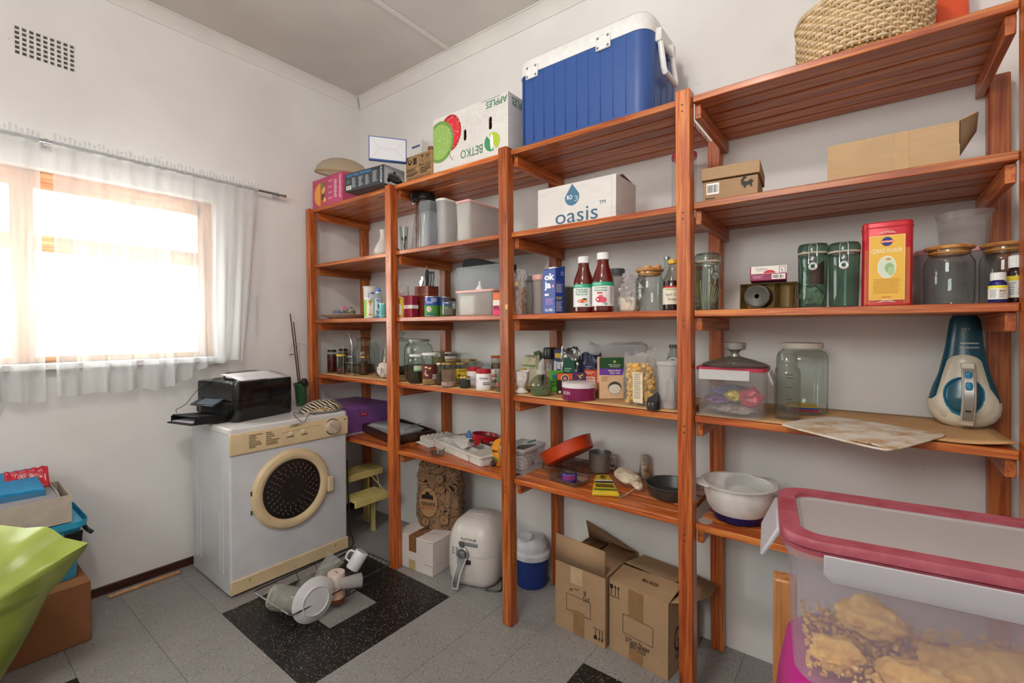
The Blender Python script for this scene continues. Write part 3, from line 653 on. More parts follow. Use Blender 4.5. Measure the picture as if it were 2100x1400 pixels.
MB().tube([(hx, -d * .26, hl - .01), (hx + .016, -d * .26, hl - .13), (hx + .018, -d * .24, hl - .145), (hx + .018, d * .12, hl - .145), (hx + .016, d * .14, hl - .13), (hx, d * .14, hl - .01)], .011, 10).obj('handle', LID, T)
MB().box(w / 2 - .002, w / 2 + .024, -d * .31, -d * .20, hl - .03, hl + .02).box(w / 2 - .002, w / 2 + .024, d * .09, d * .19, hl - .03, hl + .02).tube([(hx, -d * .26, hl - .02), (hx, d * .14, hl - .02)], .011, 8).obj('handle_mount', LID, T, bevel=.004)
# coiled basket
pb = at(1765, 80, y=1.90); R = rpx(282, 1765, pb); T = thing('woven_basket', 'round woven straw basket on the top shelf, top right', 'basket', (pb.x, 1.90, S0 + .001))
STRAW = mat('#d2ba98', .75, 0, .2, None, .16, 60); STRAW2 = mat('#b8996b', .8, 0, .2, None, .16, 60)
lathe('basket_wall', [(0, .003), (R * .83, .003), (R * .90, .03), (R * .965, .12), (R * .97, .19), (R * .95, .20), (R * .94, .12), (R * .86, .03)], mat('#6b4f2e', .9), T, 40, False, False)
nb = 58
for k in range(12):
    z = .043 + k * .0132; rr = R * (.905 + .065 * min(1, (z - .03) / .09))
    MB().tube([((rr + .004 * sin(nb * a / 2 + k * pi)) * cos(a), (rr + .004 * sin(nb * a / 2 + k * pi)) * sin(a), z + .0015 * sin(a * 5 + k)) for a in [2 * pi * i / (nb * 3) for i in range(nb * 3)]], .0066, 6, True).obj('woven_strand', STRAW, T)
mb = MB()
for i in range(nb):
    a = 2 * pi * (i + .5) / nb; mb.tube([(R * .93 * cos(a), R * .93 * sin(a), .03), (R * .985 * cos(a), R * .985 * sin(a), .12), (R * .985 * cos(a), R * .985 * sin(a), .195)], .004, 5)
mb.obj('stakes', STRAW2, T, kind='stuff')
for k in range(2):
    for s_ in (0, pi): MB().tube([((R * (.87 + .02 * k) + .003 * cos(40 * a + s_)) * cos(a), (R * (.87 + .02 * k) + .003 * cos(40 * a + s_)) * sin(a), .010 + .014 * k + .004 * sin(40 * a + s_)) for a in [2 * pi * i / 200 for i in range(200)]], .005, 5, True).obj('plaited_foot', STRAW2, T)
MB().tube([(R * .985 * cos(a), R * .985 * sin(a), .203 + .003 * sin(a * 9)) for a in [2 * pi * i / 60 for i in range(60)]], .010, 7, True).obj('rim', STRAW, T)
MB().tube([(R * .8, -.05 + .1 * i / 8 - .12, .21 + .01 * sin(i)) for i in range(9)], .006, 5).obj('loose_straw_end', mat('#d9b779', .7), T)
p = at(1921, 30, y=1.93); T = thing('orange_tub', 'orange-red plastic tub tapering upward beside the straw basket', 'tub', (p.x + .035, 2.03, S0 + .001)); OR = mat('#d5502c', .4)
MB().stack([(rrect(.11, .11, .02), 0), (rrect(.106, .106, .02), .02), (rrect(.082, .082, .018), .27), (rrect(.078, .078, .018), .275)]).obj('body', OR, T)
MB().tf((-.062, -.02, .025)).lathe([(0, -.02), (.018, -.012), (.022, 0), (.018, .012), (0, .02)], 14).obj('knob', mat('#a8302a', .4), T)

# ------------------------------------------------------------------ second shelf from the top
p, R, h = spot(767, 807, 472, S1, y=1.80); T = thing('ceramic_vase', 'white bulb-shaped ceramic vase beside the second post', 'vase', p)
CER = mat('#cfc8c0', .35); lathe('body', [(0, 0), (R * .7, 0), (R * .98, h * .16), (R, h * .24), (R * .82, h * .42), (R * .5, h * .60), (R * .36, h * .74), (R * .36, h * .94), (R * .42, h), (R * .34, h), (R * .30, h * .8)], CER, T, 26, False, False)
for z in (.50, .53, .56): MB().tube([(R * (.62 - (z - .5) * 1.8) * 1.04 * cos(a), R * (.62 - (z - .5) * 1.8) * 1.04 * sin(a), h * z) for a in [2 * pi * i / 24 for i in range(24)]], .0012, 4, True).obj('ring', mat('#a79d92', .5), T)
p, R, h = spot(808, 821, 500, S1, y=1.76); T = thing('brass_ball', 'small brassy round pot beside the tall drinking glass', 'ornament', p); lathe('body', [(0, 0), (R * .6, 0), (R, R * .8), (R * .9, R * 1.5), (R * .45, R * 2)], mat('#a98a4e', .35, .7), T, 18, False, True)
p, R, h = spot(820, 838, 465, S1, y=1.78); T = thing('drinking_glass', 'tall clear drinking glass holding dark spoons', 'glass', p); lathe('body', [(0, .004), (R * .75, .002), (R * .72, .012), (R, h), (R * .94, h), (R * .68, .016)], GLASS, T, 22, False, False)
for a in (-.5, .6): MB().tube([(0, 0, .012), (R * a * .7, 0, h * .5)], .003, 6).tf((R * a, 0, h * .56), (0, .3 * a, 0), (1, .5, 1.5)).lathe([(0, -.009), (.008, -.004), (.009, 0), (.007, .006), (0, .009)], 10).obj('spoon', BLACKP, T)
p, R, h = spot(838, 846, 440, S1, y=1.93); T = thing('metal_skewers', 'thin metal skewers leaning behind the steel flask', 'skewers', p)
for k in range(4): MB().tube([(.006 * k, .0, 0), (.006 * k - .012 + .012 * k, .05, h * (1 - .06 * k))], .0016, 5).obj('skewer', STEEL, T)
p, R, h = spot(853, 892, 411, S1, y=1.84); T = thing('vacuum_flask', 'steel pump vacuum flask with a black top', 'flask', p, RAD(75)); full = min(zat(866, 386, p), S0 - .028) - p.z; h = min(h, full - .045)
BR = mat('#b4afac', .26, 1, .5, None, .06, 40); lathe('body', [(R * .97, 0), (R, .006), (R, h * .96), (R * .93, h)], BR, T, 30, True, True)
mb = MB(); mb.lathe([(R * .96, h), (R * 1.08, h + .006), (R * 1.10, full - .02), (R * 1.0, full)], 28, True, True); mb.box(-R * 1.75, -R * .8, -.018, .018, h + .004, full - .006); mb.tube([(-R * 1.4, -.0, h + .006), (-R * 1.4, 0, h - .02)], .008, 8)
mb.obj('pump_top', BLACKP, T, bevel=.003); MB().tube([(R * 1.0, 0, full - .012), (R * 1.55, 0, full - .03), (R * 1.5, 0, full - .07)], .007, 6).obj('handle', BLACKP, T); MB().tf((-R * 1.4, 0, h - .03)).lathe([(.006, 0), (.007, .01)], 8, True, True).obj('spout_tip', mat('#c8c6c2', .4), T)
GP = frost('#a9adb3', .72); p, R, h = spot(865, 898, 416, S1, y=1.725); T = thing('grey_lidded_canister', 'tall tapering cloudy canister with a grey flip lid', 'canister', p)
MB().stack([(rrect(R * 1.35, R * 1.35, R * .3), 0), (rrect(R * 1.45, R * 1.45, R * .3), h * .02), (rrect(R * 1.9, R * 1.9, R * .4), h * .80)]).obj('body', GP, T); LG = frost('#84888d', .88); MB().stack([(rrect(R * 2.0, R * 2.0, R * .45), h * .78), (rrect(R * 2.1, R * 2.1, R * .45), h * .84), (rrect(R * 2.0, R * 2.0, R * .45), h)]).obj('lid', LG, T)
FW = frost('#d9dad8', .82)
def deep_tub(name, label, l, c, r, top, shelf, y, lidm, bodym, lidh=.014, ch=.2, tap=.93):
    xa, xb = at(l, 500, y=y).x, at(c, 500, y=y).x; d = at(r, 500, x=xb).y - y; w = xb - xa; d = min(d, 2.10 - y); h = zat(c, top, (xb, y, 0)) - shelf
    T = thing(name, label, 'container', ((xa + xb) / 2, y + d / 2, shelf + .001)); r_ = ch * min(w, d); k = 1 - lidh / h
    MB().stack([(rrect(w * tap * .98, d * tap * .98, r_), 0), (rrect(w * tap, d * tap, r_), .004), (rrect(w * .96, d * .97, r_), h * k)]).obj('body', bodym, T); rlid(T, w * 1.0, d * 1.0, r_ * 1.05, h - lidh, h, lidm); return T, w, d, h
deep_tub('white_lidded_tub', 'cloudy eight-sided tub with white lid beside the grey canister', 889, 909, 945, 408, S1, 1.73, mat('#deddd8', .4), FW, .012, .34, .80)
deep_tub('pink_lidded_tub', 'large cloudy rectangular tub with pale pink lid, second shelf', 931.5, 962, 1030, 411, S1, 1.72, mat('#d9a8a3', .4), frost('#d3cdc8', .85), .012, .16, .9)
# reverse-osmosis carton
T, w, d, h = fbox('white_water_carton', 'large white carton printed oasis with a blue drop', 'box', 1102.5, 1262.5, 392, S1, 1.72, .20, cardboard('#d9d6d5', 'white_card'))
F = front(T, w, d); BL = ink('#3d6078')
F.poly([(-.012 + a, b) for a, b in [(0, h * .98)] + [(w * .093 * cos(RAD(q)), h * .66 + w * .093 * sin(RAD(q))) for q in range(22, -203, -15)]], ink('#48708a'), 'drop_logo')
F.text('RO', -.024, h * .66, h * .10, ink('#e6ebee'), .015, w=w * .07); F.text('3', .008, h * .61, h * .13, ink('#9fb8c6'), .0, w=w * .05)
F.text('oasis', w * .02, h * .215, h * .36, BL, .0, w=w * .54); F.text('TM', w * .345, h * .41, h * .09, BL, 0, w=w * .075)
F.line([(w * .455, .005), (w * .455, h - .005)], .0012, ink('#b5b0ad'), 'edge_fold')
MB().tf((w / 2 - .05, .02, h), (RAD(-10), RAD(-8), 0)).box(-.05, .048, -.05, .04, 0, .003).obj('flap', cardboard('#7d6248'), T)
T, p, R, h = jar('tall clear jar with a red lid half hidden by the third post', 1376, 1427, 317, S1, mat('#c23a4c', .4), y=1.98, neck=.95, lidh=.02, sh=.04, gl=frost('#d8d4d2', .25, .15), name='red_lidded_jar')
# cartons on the right
T, w, d, h = fbox('shoe_box', 'tan shoe box with a barcode sticker and animal logo', 'box', 1437, 1546, 378, S1, 1.72, .19, CARD); hb = h; T.rotation_euler.z = RAD(5)
p_ = at(1434, 356, y=1.715); hl_ = zat(1434, 356, (at(1434, 356, y=1.715).x, 1.715, 0)) - S1
bx('lid', -w / 2 - .006, w / 2 + .006, -d / 2 - .006, d / 2 + .006, hl_ - .042, hl_, cardboard('#ae9070'), T, .002)
F = front(T, w, d); F.barcode(-w * .44, -w * .20, .028, .066); F.bars(-w * .46, -w * .28, .008, .016, 1, DARK, vary=.1)
F.line([(w * .29, .072), (w * .24, .066), (w * .22, .055), (w * .25, .045), (w * .30, .040)], .009, DARK, 'animal_logo'); F.line([(w * .22, .052), (w * .28, .048), (w * .36, .050), (w * .40, .058)], .013, DARK, 'animal_logo'); F.line([(w * .27, .046), (w * .27, .034)], .006, DARK, 'animal_logo'); F.line([(w * .38, .05), (w * .385, .036)], .006, DARK, 'animal_logo')
T, w, d, h = fbox('open_carton', 'long low tan carton with open flaps on the second shelf', 'box', 1694, 1962, 303, S1, 1.72, .26, None); th = .004; CB3 = cardboard('#b89a78')
MB().box(-w / 2, w / 2, -d / 2, -d / 2 + th, 0, h).box(-w / 2, w / 2, d / 2 - th, d / 2, 0, h).box(-w / 2, -w / 2 + th, -d / 2 + th, d / 2 - th, 0, h).box(w / 2 - th, w / 2, -d / 2 + th, d / 2 - th, 0, h).box(-w / 2 + th, w / 2 - th, -d / 2 + th, d / 2 - th, 0, th).obj('body', CB3, T)
MB().poly([(w / 2, -d / 2 + .002, h), (w / 2 + .035, -d / 2 + .0, h + .014), (w / 2 + .03, d / 2, h + .016), (w / 2, d / 2, h)]).obj('flap', CB3, T, solid=.004)
MB().poly([(w / 2 + .002, -d / 2, .02), (w / 2 + .034, -d / 2 + .01, h * .7), (w / 2 + .036, -d / 2, h + .012), (w / 2 + .002, -d / 2, h)]).obj('folded_corner', cardboard('#6f5740'), T, solid=.003)
MB().poly([(w * .20, d / 2, h), (w / 2, d / 2, h), (w / 2 + .01, d / 2 - .05, h + .035), (w * .28, d / 2 - .05, h + .022)]).obj('flap', CB3, T, solid=.004)
MB().poly([(-w / 2, d / 2 - .02, h + .001), (-w * .18, d / 2 - .02, h + .006), (-w * .18, -d / 2 + .03, h + .010), (-w / 2, -d / 2 + .03, h + .003)]).obj('flap', CB3, T, solid=.004)
F = front(T, w, d); F.quad(w * .035, w * .15, 0, h, mat('#b08d64', .45, 0, .4, None, .05), 'packing_tape')
# ------------------------------------------------------------------ third shelf, from the left
p, R, h = spot(652, 772, 636, S2, y=1.84); T = thing('serving_plate', 'wide pale plate carrying crumpled sweet wrappers', 'plate', p)
lathe('body', [(0, .003), (R * .5, .003), (R * .52, 0), (R * .58, 0), (R * .70, .012), (R * .98, .029), (R, .031), (R * .98, .033), (R * .68, .017), (R * .5, .009), (0, .008)], mat('#c9c0b2', .3), T, 44, False, False)
def wrapper(label, dx, dy, sx, sy, sz, col, sd, name='sweet_wrapper'):
    o = crumple(name, mat(col, .3, .25, .6, None, .3, 90), None, (0, 0, 0), sx, sy, sz, sd, 3, .55); o.location = (p.x + dx, p.y + dy, p.z + .010); tag(o, label, 'wrapper', 'wrappers on the plate')
wrapper('blue and silver crumpled wrapper at the left of the plate', -.075, -.03, .042, .03, .026, '#8f97ba', 2)
wrapper('olive and brown crumpled wrapper on the right of the plate', .052, -.02, .055, .035, .034, '#87806a', 4)
wrapper('dull silver crumpled wrapper in the middle of the plate', -.005, .03, .04, .03, .03, '#a39c98', 6)
wrapper('small bright pink wrapper twist on top of the others', .012, -.028, .012, .010, .046, '#d8428c', 7)
def cup(label, l, r, top, shelf, y, bodym, lidm=None, base=.86, name='plastic_cup', cat='cup', lidh=.007, base_px=None, group=None):
    p, R, h = spot(l, r, top, shelf, y, base_px); T = thing(name, label, cat, p, 0, group)
    lathe('body', [(0, 0), (R * base * .96, 0), (R * base, .003), (R * .97, h - lidh), (R * .95, h - lidh)], bodym, T, 28, False, True)
    if lidm: lathe('lid', [(R * 1.02, h - lidh), (R * 1.03, h - .002), (R, h), (R * .9, h - .001), (0, h - .001)], lidm, T, 28, True, False)
    return T, p, R, h
T, p, R, h = cup('juice tub with an orange and green label on the third shelf', 746, 769, 610, S2, 1.725, WHITEP, mat('#dcd9d4', .4), .94, 'juice_tub')
F = around(T, R * .985, facing(p)); F.quad(-R * 1.3, R * 1.3, h * .05, h * .9, ink('#e9efe0'), 'label'); F.quad(-R * 1.3, -R * .5, h * .05, h * .9, ink('#8dba4a'), 'print'); F.disc(R * .15, h * .48, R * .8, ink('#e08a3c'), h * .36); F.disc(R * .3, h * .84, R * .5, ink('#6a9a3a'), h * .06); F.text('CRUSH', R * .1, h * .52, h * .11, ink('#f4f0e6'), .02, w=R * 1.2); F.bars(-R * .4, R * .5, h * .16, h * .36, 3, ink('#f6e9d6'), vary=.2)
T, p, R, h = cup('tall white tub with a blue oval badge behind the juice tub', 744, 778, 588, S2, 1.84, mat('#d5d3d2', .4), mat('#cfd0d2', .35), .8, 'yoghurt_tub'); F = around(T, R * .93, facing(p) + 12); F.disc(0, h * .68, R * .55, ink('#3b5fae'), h * .16); F.disc(0, h * .68, R * .35, ink('#c9d4ea'), h * .08)
p, R, h = spot(768, 784, 592, S2, y=1.735); T = thing('squeeze_bottle', 'slim clear bottle with a blue cap beside the juice tub', 'bottle', p)
lathe('body', [(0, 0), (R, .002), (R, h * .70), (R * .85, h * .8), (R * .6, h * .86), (R * .6, h * .9)], frost('#b9c3c9', .6), T, 20, False, True); lathe('label', [(R * 1.01, h * .1), (R * 1.01, h * .66)], ink('#a9bdc8'), T, 20, False, False); F = around(T, R * 1.02, facing(p)); F.text('50', 0, h * .18, h * .13, ink('#1d2c55'), .03, w=R * 1.2); F.text('de', -R * .2, h * .6, h * .08, ink('#2a3c66'), .02, w=R * .9); F.disc(R * .3, h * .4, R * .5, ink('#3a5a3c'), h * .1); F.quad(-R, R, 0.002, h * .07, ink('#3f6fb5'), 'stripe')
MB().lathe([(R * .62, h * .88), (R * .7, h * .9), (R * .7, h * .96), (R * .35, h * .965), (R * .33, h * 1.02), (0, h * 1.02)], 18, True, False).obj('cap', mat('#3a7fd0', .35), T); lathe('neck_ring', [(R * .8, h * .85), (R * .8, h * .89)], mat('#e2e2e2', .4), T, 18, True, True)
T, p, R, h = cup('small teal tin half hidden behind the second post', 777, 797, 622, S2, 1.72, mat('#74b7b6', .35, .3), mat('#a9c9c9', .3, .5), 1.0, 'small_tin', 'tin', .004); F = around(T, R, facing(p)); F.bars(-R, R, h * .2, h * .85, 5, ink('#4a8f96'), vary=.1)
T, p, R, h = cup('cloudy plastic cup standing behind the teal tin', 786, 806, 600, S2, 1.90, frost('#c9c5c2', .4), None, .8)
# second bay
p, R, h = spot(809, 842, 584, S2, y=1.80); T = thing('snack_bag', 'clear bag with a magenta print behind the yellow packet', 'bag', p); sack('body', clear_film('#d9cfcd', .45), T, R * 2, .05, h, 3, .2); MB().tf((.01, -.026, h * .62), (0, .3, 0)).grid(6, 6, lambda u, v: (-.018 + .036 * u, -.003 * sin(u * 3), -.035 + .055 * v + .01 * sin(u * 6))).obj('magenta_print', mat('#b2305e', .4), T)
T, w, d, h = fbox('matchbox_packet', 'slim yellow and white packet of toothpick flossers', 'packet', 812, 824, 610, S2, 1.71, .02, mat('#d9c04a', .5)); F = front(T, w, d); F.quad(-w * .4, w * .4, h * .12, h * .62, ink('#e6e2da'), 'window_print'); F.bars(-w * .35, w * .35, h * .66, h * .92, 4, ink('#6a5520')); F.poly([(-w * .05, h * .55), (w * .1, h * .55), (w * .02, h * .2)], ink('#a87f2a')); F.bars(-w * .4, w * .4, h * .02, h * .1, 1, ink('#a82a44'))
T, w, d, h = fbox('tea_carton', 'maroon carton with a white band and letter V', 'box', 823, 845, 607, S2, 1.725, .045, mat('#8c1d38', .45)); F = front(T, w, d); F.quad(-w * .5, w * .5, h * .40, h * .56, ink('#e4dcda'), 'band'); F.text('V', 0, h * .48, h * .10, ink('#7a1d30'), .03); F2 = rightf(T, w, d); F2.quad(-d * .5, d * .5, h * .40, h * .56, ink('#e4dcda'), 'band')
KB = mat('#6e2c1f', .35); T, w, d, h = fbox('utensil_block', 'reddish brown square holder with thin gold lines', 'utensil holder', 850, 878, 588, S2, 1.785, .085, None)
UB = T.location.copy(); MB().stack([(rrect(w, d, .003), 0), (rrect(w * 1.02, d, .003), h), (rrect(w * .9, d * .88, .002), h), (rrect(w * .9, d * .88, .002), .01)]).obj('body', KB, T)
for k in (.28, .54, .72): MB().stack([(rrect(w * 1.03, d * 1.01, .003), h * k), (rrect(w * 1.03, d * 1.01, .003), h * k + .0012)], False, False).obj('gold_line', mat('#b98a4a', .3, .8), T)
UH = h
def utensil(name, label, dx, dy, px, py, build, tilt=0): 
    T = thing(name, label, 'utensil', (UB.x + dx, UB.y + dy, UB.z + .012), 0, None, (0, tilt, 0)); L = zat(px, py, (UB.x + dx, UB.y + dy, 0)) - UB.z - .012; build(T, L); return T
utensil('wooden_spoon', 'wooden spoon handle standing in the brown holder', .006, .012, 860, 547, lambda T, L: MB().tube([(0, 0, 0), (-.004, 0, L * .6), (-.010, 0, L)], [.004, .004, .0055], 8).obj('handle', mat('#b98552', .6), T), -.03)
def spat(T, L):
    MB().tube([(0, 0, 0), (0, 0, L * .66)], .004, 8).obj('handle', BLACKP, T); mb = MB(); W_ = .034; z0 = L * .62
    for k in range(4): mb.box(-W_ + k * W_ * .58, -W_ + k * W_ * .58 + W_ * .28, -.0015, .0015, z0 + .012, L * .95)
    mb.box(-W_, W_ * 1.02, -.0015, .0015, L * .95, L).box(-W_, W_ * 1.02, -.0015, .0015, z0, z0 + .014); mb.obj('blade', BLACKP, T, bevel=.001)
utensil('slotted_spatula', 'black slotted spatula standing in the brown holder', .018, -.012, 880, 558, spat, .10)
utensil('black_spoon', 'black plastic spoon behind the slotted spatula', .004, -.006, 866, 553, lambda T, L: (MB().tube([(0, 0, 0), (0, 0, L * .7)], .004, 8).obj('handle', BLACKP, T), MB().tf((0, 0, L * .86), (0, 0, 0), (1, .35, 1)).lathe([(0, -L * .16), (.012, -L * .1), (.017, 0), (.014, L * .09), (0, L * .14)], 14).obj('bowl', BLACKP, T)), .02)
def opener(T, L):
    mb = MB().tube([(0, 0, 0), (0, 0, L * .75)], .005, 8); mb.obj('handle', STEEL, T); MB().tf((.0, -.004, L * .86), (pi / 2, 0, 0)).lathe([(.015, -.004), (.015, .004)], 16, True, True).obj('gear', CHROME, T); MB().tf((.004, 0, L * .97)).box(-.010, .010, -.003, .003, -.03, .012).obj('head', CHROME, T, bevel=.004); MB().tf((-.012, 0, L * .7)).box(-.008, .008, -.003, .003, -.03, .03).obj('lever', CHROME, T, bevel=.003)
utensil('can_opener', 'chrome can opener leaning at the left of the brown holder', -.020, -.008, 855, 569, opener, -.06)
CANM = mat('#b9b9b6', .25, .9); 
def can(label, l, r, top, y, sd):
    p, R, h = spot(l, r, top, S2, y); T = thing('food_can', label, 'can', p, 0, 'coconut milk cans'); lathe('body', [(0, .002), (R * .92, .002), (R * .95, 0), (R * .97, .003), (R * .96, h - .004), (R * .97, h), (R * .9, h - .001), (R * .88, h - .004), (0, h - .004)], CANM, T, 28, False, False)
    F = around(T, R * .968, facing(p) + sd); L = R * 1.5; F.quad(-L, L, h * .03, h * .95, ink('#4f8f3c'), 'label'); F.quad(-L, L, h * .55, h * .95, ink('#2a4a9a'), 'band'); F.text('GOLD', R * .35, h * .82, h * .14, ink('#e9e6df'), .02, w=R * .85); F.text('CT', -R * .8, h * .82, h * .14, ink('#e9e6df'), .02, w=R * .4); F.bars(-R * .8, R * .5, h * .62, h * .73, 2, ink('#c9d2e6')); F.disc(-R * .35, h * .36, R * .32, ink('#e6dfd2'), h * .13); F.disc(-R * .30, h * .36, R * .2, ink('#bda6a0'), h * .09); F.quad(-L * .5, L * .35, h * .08, h * .15, ink('#2f5aa0'), 'band'); return T
can('green and blue coconut milk can labelled gold', 870, 900, 608, 1.725, 0); can('second coconut milk can, half hidden by a small jar', 898, 925, 609, 1.79, 40)
T, p, R, h = jar('small clear jar with a dark lid beside the coconut cans', 905, 935, 612, S2, mat('#3d3733', .35, .5), y=1.725, neck=.9, lidh=.012, fill=mat('#6d6556', .7), fillh=.45)
p, R, h = spot(888, 908, 562, S2, y=1.86); T = thing('drinking_straws', 'bundle of thin glass and metal straws behind the cans', 'straws', p)
for k, (a, b) in enumerate(((-.022, -.028), (-.006, -.014), (.006, .010), (.016, .026), (.02, .018))): MB().tube([(a * .5, 0, 0), (b, .01 * (k % 2), h * (1 - .05 * (k % 3)))], .003, 7).obj('straw', GLASS if k % 2 else STEEL, T)
# big cereal dispenser
T, w, d, h = deep_tub('cereal_box', 'large cloudy grey storage box with a sloping dark spout lid', 927, 930, 1035, 543, S2, 1.86, mat('#6c7072', .4), frost('#b9bec2', .62), .010, .05, .96) if False else (None,) * 4
xa, xb = at(927, 560, y=1.84).x, at(1016, 560, y=1.80).x; y_, hh = 1.86, zat(940, 548, at(940, 548, y=1.84)) - S2; T = thing('cereal_dispenser', 'large cloudy grey storage box with a dark sloping pour spout', 'container', ((xa + xb) / 2, y_ + .06, S2 + .001)); w, d = xb - xa, .12
MB().stack([(rrect(w * .88, d * .9, .015), 0), (rrect(w * .90, d * .92, .018), .004), (rrect(w * .97, d, .02), hh * .82), (rrect(w, d * 1.03, .022), hh * .84), (rrect(w, d * 1.03, .022), hh)]).obj('body', frost('#b4b9be', .66), T); DG = mat('#222426', .7, 0, .2)
MB().loft([[(x0, -d * .42, z) if s_ == 0 else (x0, d * .42, z) for s_, z in ((0, hh), (1, hh), (1, zt), (0, zt))] for x0, zt in ((-w * .36, hh + .018), (-w * .30, hh + .046), (-w * .12, hh + .046), (w * .1, hh + .026), (w * .3, hh + .006), (w * .48, hh + .004))]).obj('spout_lid', DG, T, bevel=.004)
MB().box(w * .3, w * .5, -d * .5, d * .5, hh - .045, hh + .004).obj('spout_flap', mat('#2c2e30', .4), T, bevel=.004)
for u in (-.32, -.1, .15): bx('rib', w * u - .001, w * u + .001, -d * .52 - .001, -d * .5, hh * .84, hh, frost('#dfe3e6', .7), T, 0)
xa, xm, xb = at(934, 620, y=1.72).x, at(973, 620, y=1.72).x, at(1010, 620, y=1.72).x; hh = zat(950, 598, (xa, 1.72, 0)) - S2; T = thing('snack_tub', 'small cloudy tub with pale pink lid holding a white packet', 'container', ((xa + xb) / 2, 1.765, S2 + .001)); w, d = xb - xa, .09
MB().stack([(rrect(w * .88, d * .88, .012), 0), (rrect(w * .90, d * .9, .012), .004), (rrect(w * .97, d, .014), hh - .01)]).obj('body', frost('#d6cfca', .5), T); rlid(T, w * 1.04, d * 1.06, .016, hh - .011, hh, mat('#dba79e', .4)); bx('white_packet', -w * .42, -.004, -d * .38, d * .3, .004, hh * .8, mat('#dcdcd6', .5), T, .004); crumple('sweets', mat('#b98a5a', .5, 0, .3, None, .3), T, (w * .2, 0, .004), .02, .028, .02, 3)
TP = T.location.copy(); p = Vector((at(984, 597, y=1.765).x, 1.765, S2 + hh + .0025)); T = thing('plastic_funnel', 'small white funnel upside down on the pink-lidded tub', 'funnel', p); lathe('body', [(.024, 0), (.024, .002), (.007, .026), (.0045, .045), (.004, .045), (.006, .026), (.022, .0)], mat('#dcd9d6', .4), T, 20, False, False)
T, w, d, h = fbox('price_carton', 'orange and pink carton marked 99c beside the third post', 'box', 1011, 1027, 600, S2, 1.715, .06, mat('#d86a2c', .5)); F = front(T, w, d); F.quad(-w * .5, w * .5, 0, h * .42, ink('#d8386e'), 'panel'); F.quad(-w * .5, w * .5, h * .42, h * .66, ink('#e2d6c6'), 'panel'); F.text('99c', 0, h * .3, h * .2, ink('#3a1220'), .02, w=w * .8)
# third bay
p, R, h = spot(1049, 1078, 556, S2, y=1.735); T = thing('grain_bag', 'tall pinched clear bag of brown grain', 'bag', p); GRAIN = mat('#96705a', .7, 0, .2, None, .4, 160)
sack('film', clear_film('#e3dad6', .35), T, R * 2, .05, h, 5, .12, top=False); sack('grain', GRAIN, T, R * 1.86, .042, h * .60, 5, .55)
F = Face(T, lambda u, v, o: (u, -.0285 - o, v)); F.quad(R * .1, R * .55, h * .66, h * .73, ink('#d8b53a'), 'sticker')
def flipcan(label, l, r, top, y, lidm, bodym, shelf=S2):
    p, R, h = spot(l, r, top, shelf, y); T = thing('flip_canister', label, 'canister', p, 0, 'tapering flip-lid canisters'); lathe('body', [(0, 0), (R * .70, 0), (R * .72, .004), (R * .92, h * .9)], bodym, T, 26, False, True); lathe('lid', [(R * .95, h * .86), (R, h * .87), (R * 1.0, h * .97), (R * .94, h), (0, h)], lidm, T, 26, True, False); return T
flipcan('tapering cloudy canister with a dark grey lid', 1065, 1098, 567, 1.80, mat('#6a6d70', .4), frost('#a8a3a0', .6)); flipcan('tapering cloudy canister with a pale pink lid', 1091, 1122, 564, 1.80, mat('#dba79e', .4), frost('#c2bab6', .7))
NAVY = mat('#20408f', .4); pl, pr = Vector((at(1112, 640, y=1.71).x, 1.71, S2)), Vector((at(1140, 641, y=1.7).x, 1.695, S2))
T, w, d, h = box2('milk_carton', 'blue oat milk carton printed ok ja beside the sauce bottles', 'carton', pl, pr, .062, zat(1112, 554, pl) - S2, NAVY); h = zat(1112, 554, pl) - S2
F = front(T, w, d); WI = ink('#e8e8ee'); F.text('ok', w * .02, h * .82, h * .14, WI, .05, w=w * .76); F.text('ja', -w * .06, h * .64, h * .15, WI, .05, w=w * .50); F.disc(w * .33, h * .61, w * .09, ink('#d88ac0')); F.quad(-w * .3, w * .02, h * .40, h * .45, WI, 'label'); F.text('Oat Milk', w * .02, h * .08, h * .06, WI, .02, w=w * .6); F.bars(-w * .25, w * .44, h * .19, h * .34, 5, ink('#b58ad0'), vary=.3)
F = rightf(T, w, d); F.ring(d * .2, h * .9, .008, .0016, WI); F.bars(-d * .42, d * .3, h * .46, h * .66, 8, ink('#c8cfe6')); F.bars(-d * .42, d * .25, h * .30, h * .37, 2, ink('#e0c83a'), vary=.2); F.bars(-d * .42, d * .3, h * .04, h * .27, 9, ink('#c8cfe6'), seed=4); F.bars(-d * .42, 0, h * .69, h * .72, 1, ink('#b0507a'))
bx('spout_cap', -w * .2, w * .3, -d * .3, d * .1, h, h + .010, mat('#dcdce2', .4), T, .003); MB().poly([(-w / 2, -d / 2, h), (w / 2, -d / 2, h), (w / 2, d / 2, h + .014), (-w / 2, d / 2, h + .014)]).poly([(w / 2, -d / 2, h), (w / 2, d / 2, h + .014), (w / 2, d / 2, h)]).obj('gable', NAVY, T, smooth=0)
T, p, R, h = cup('dark olive tub with a white lid behind the milk carton', 1140, 1180, 588, S2, 1.86, mat('#6a685f', .4), mat('#cfcfca', .4), .86, 'olive_tub', 'tub', .006)
RED = glass('#8a2b1e', 1.45, .05, .55, '#7a1f14')
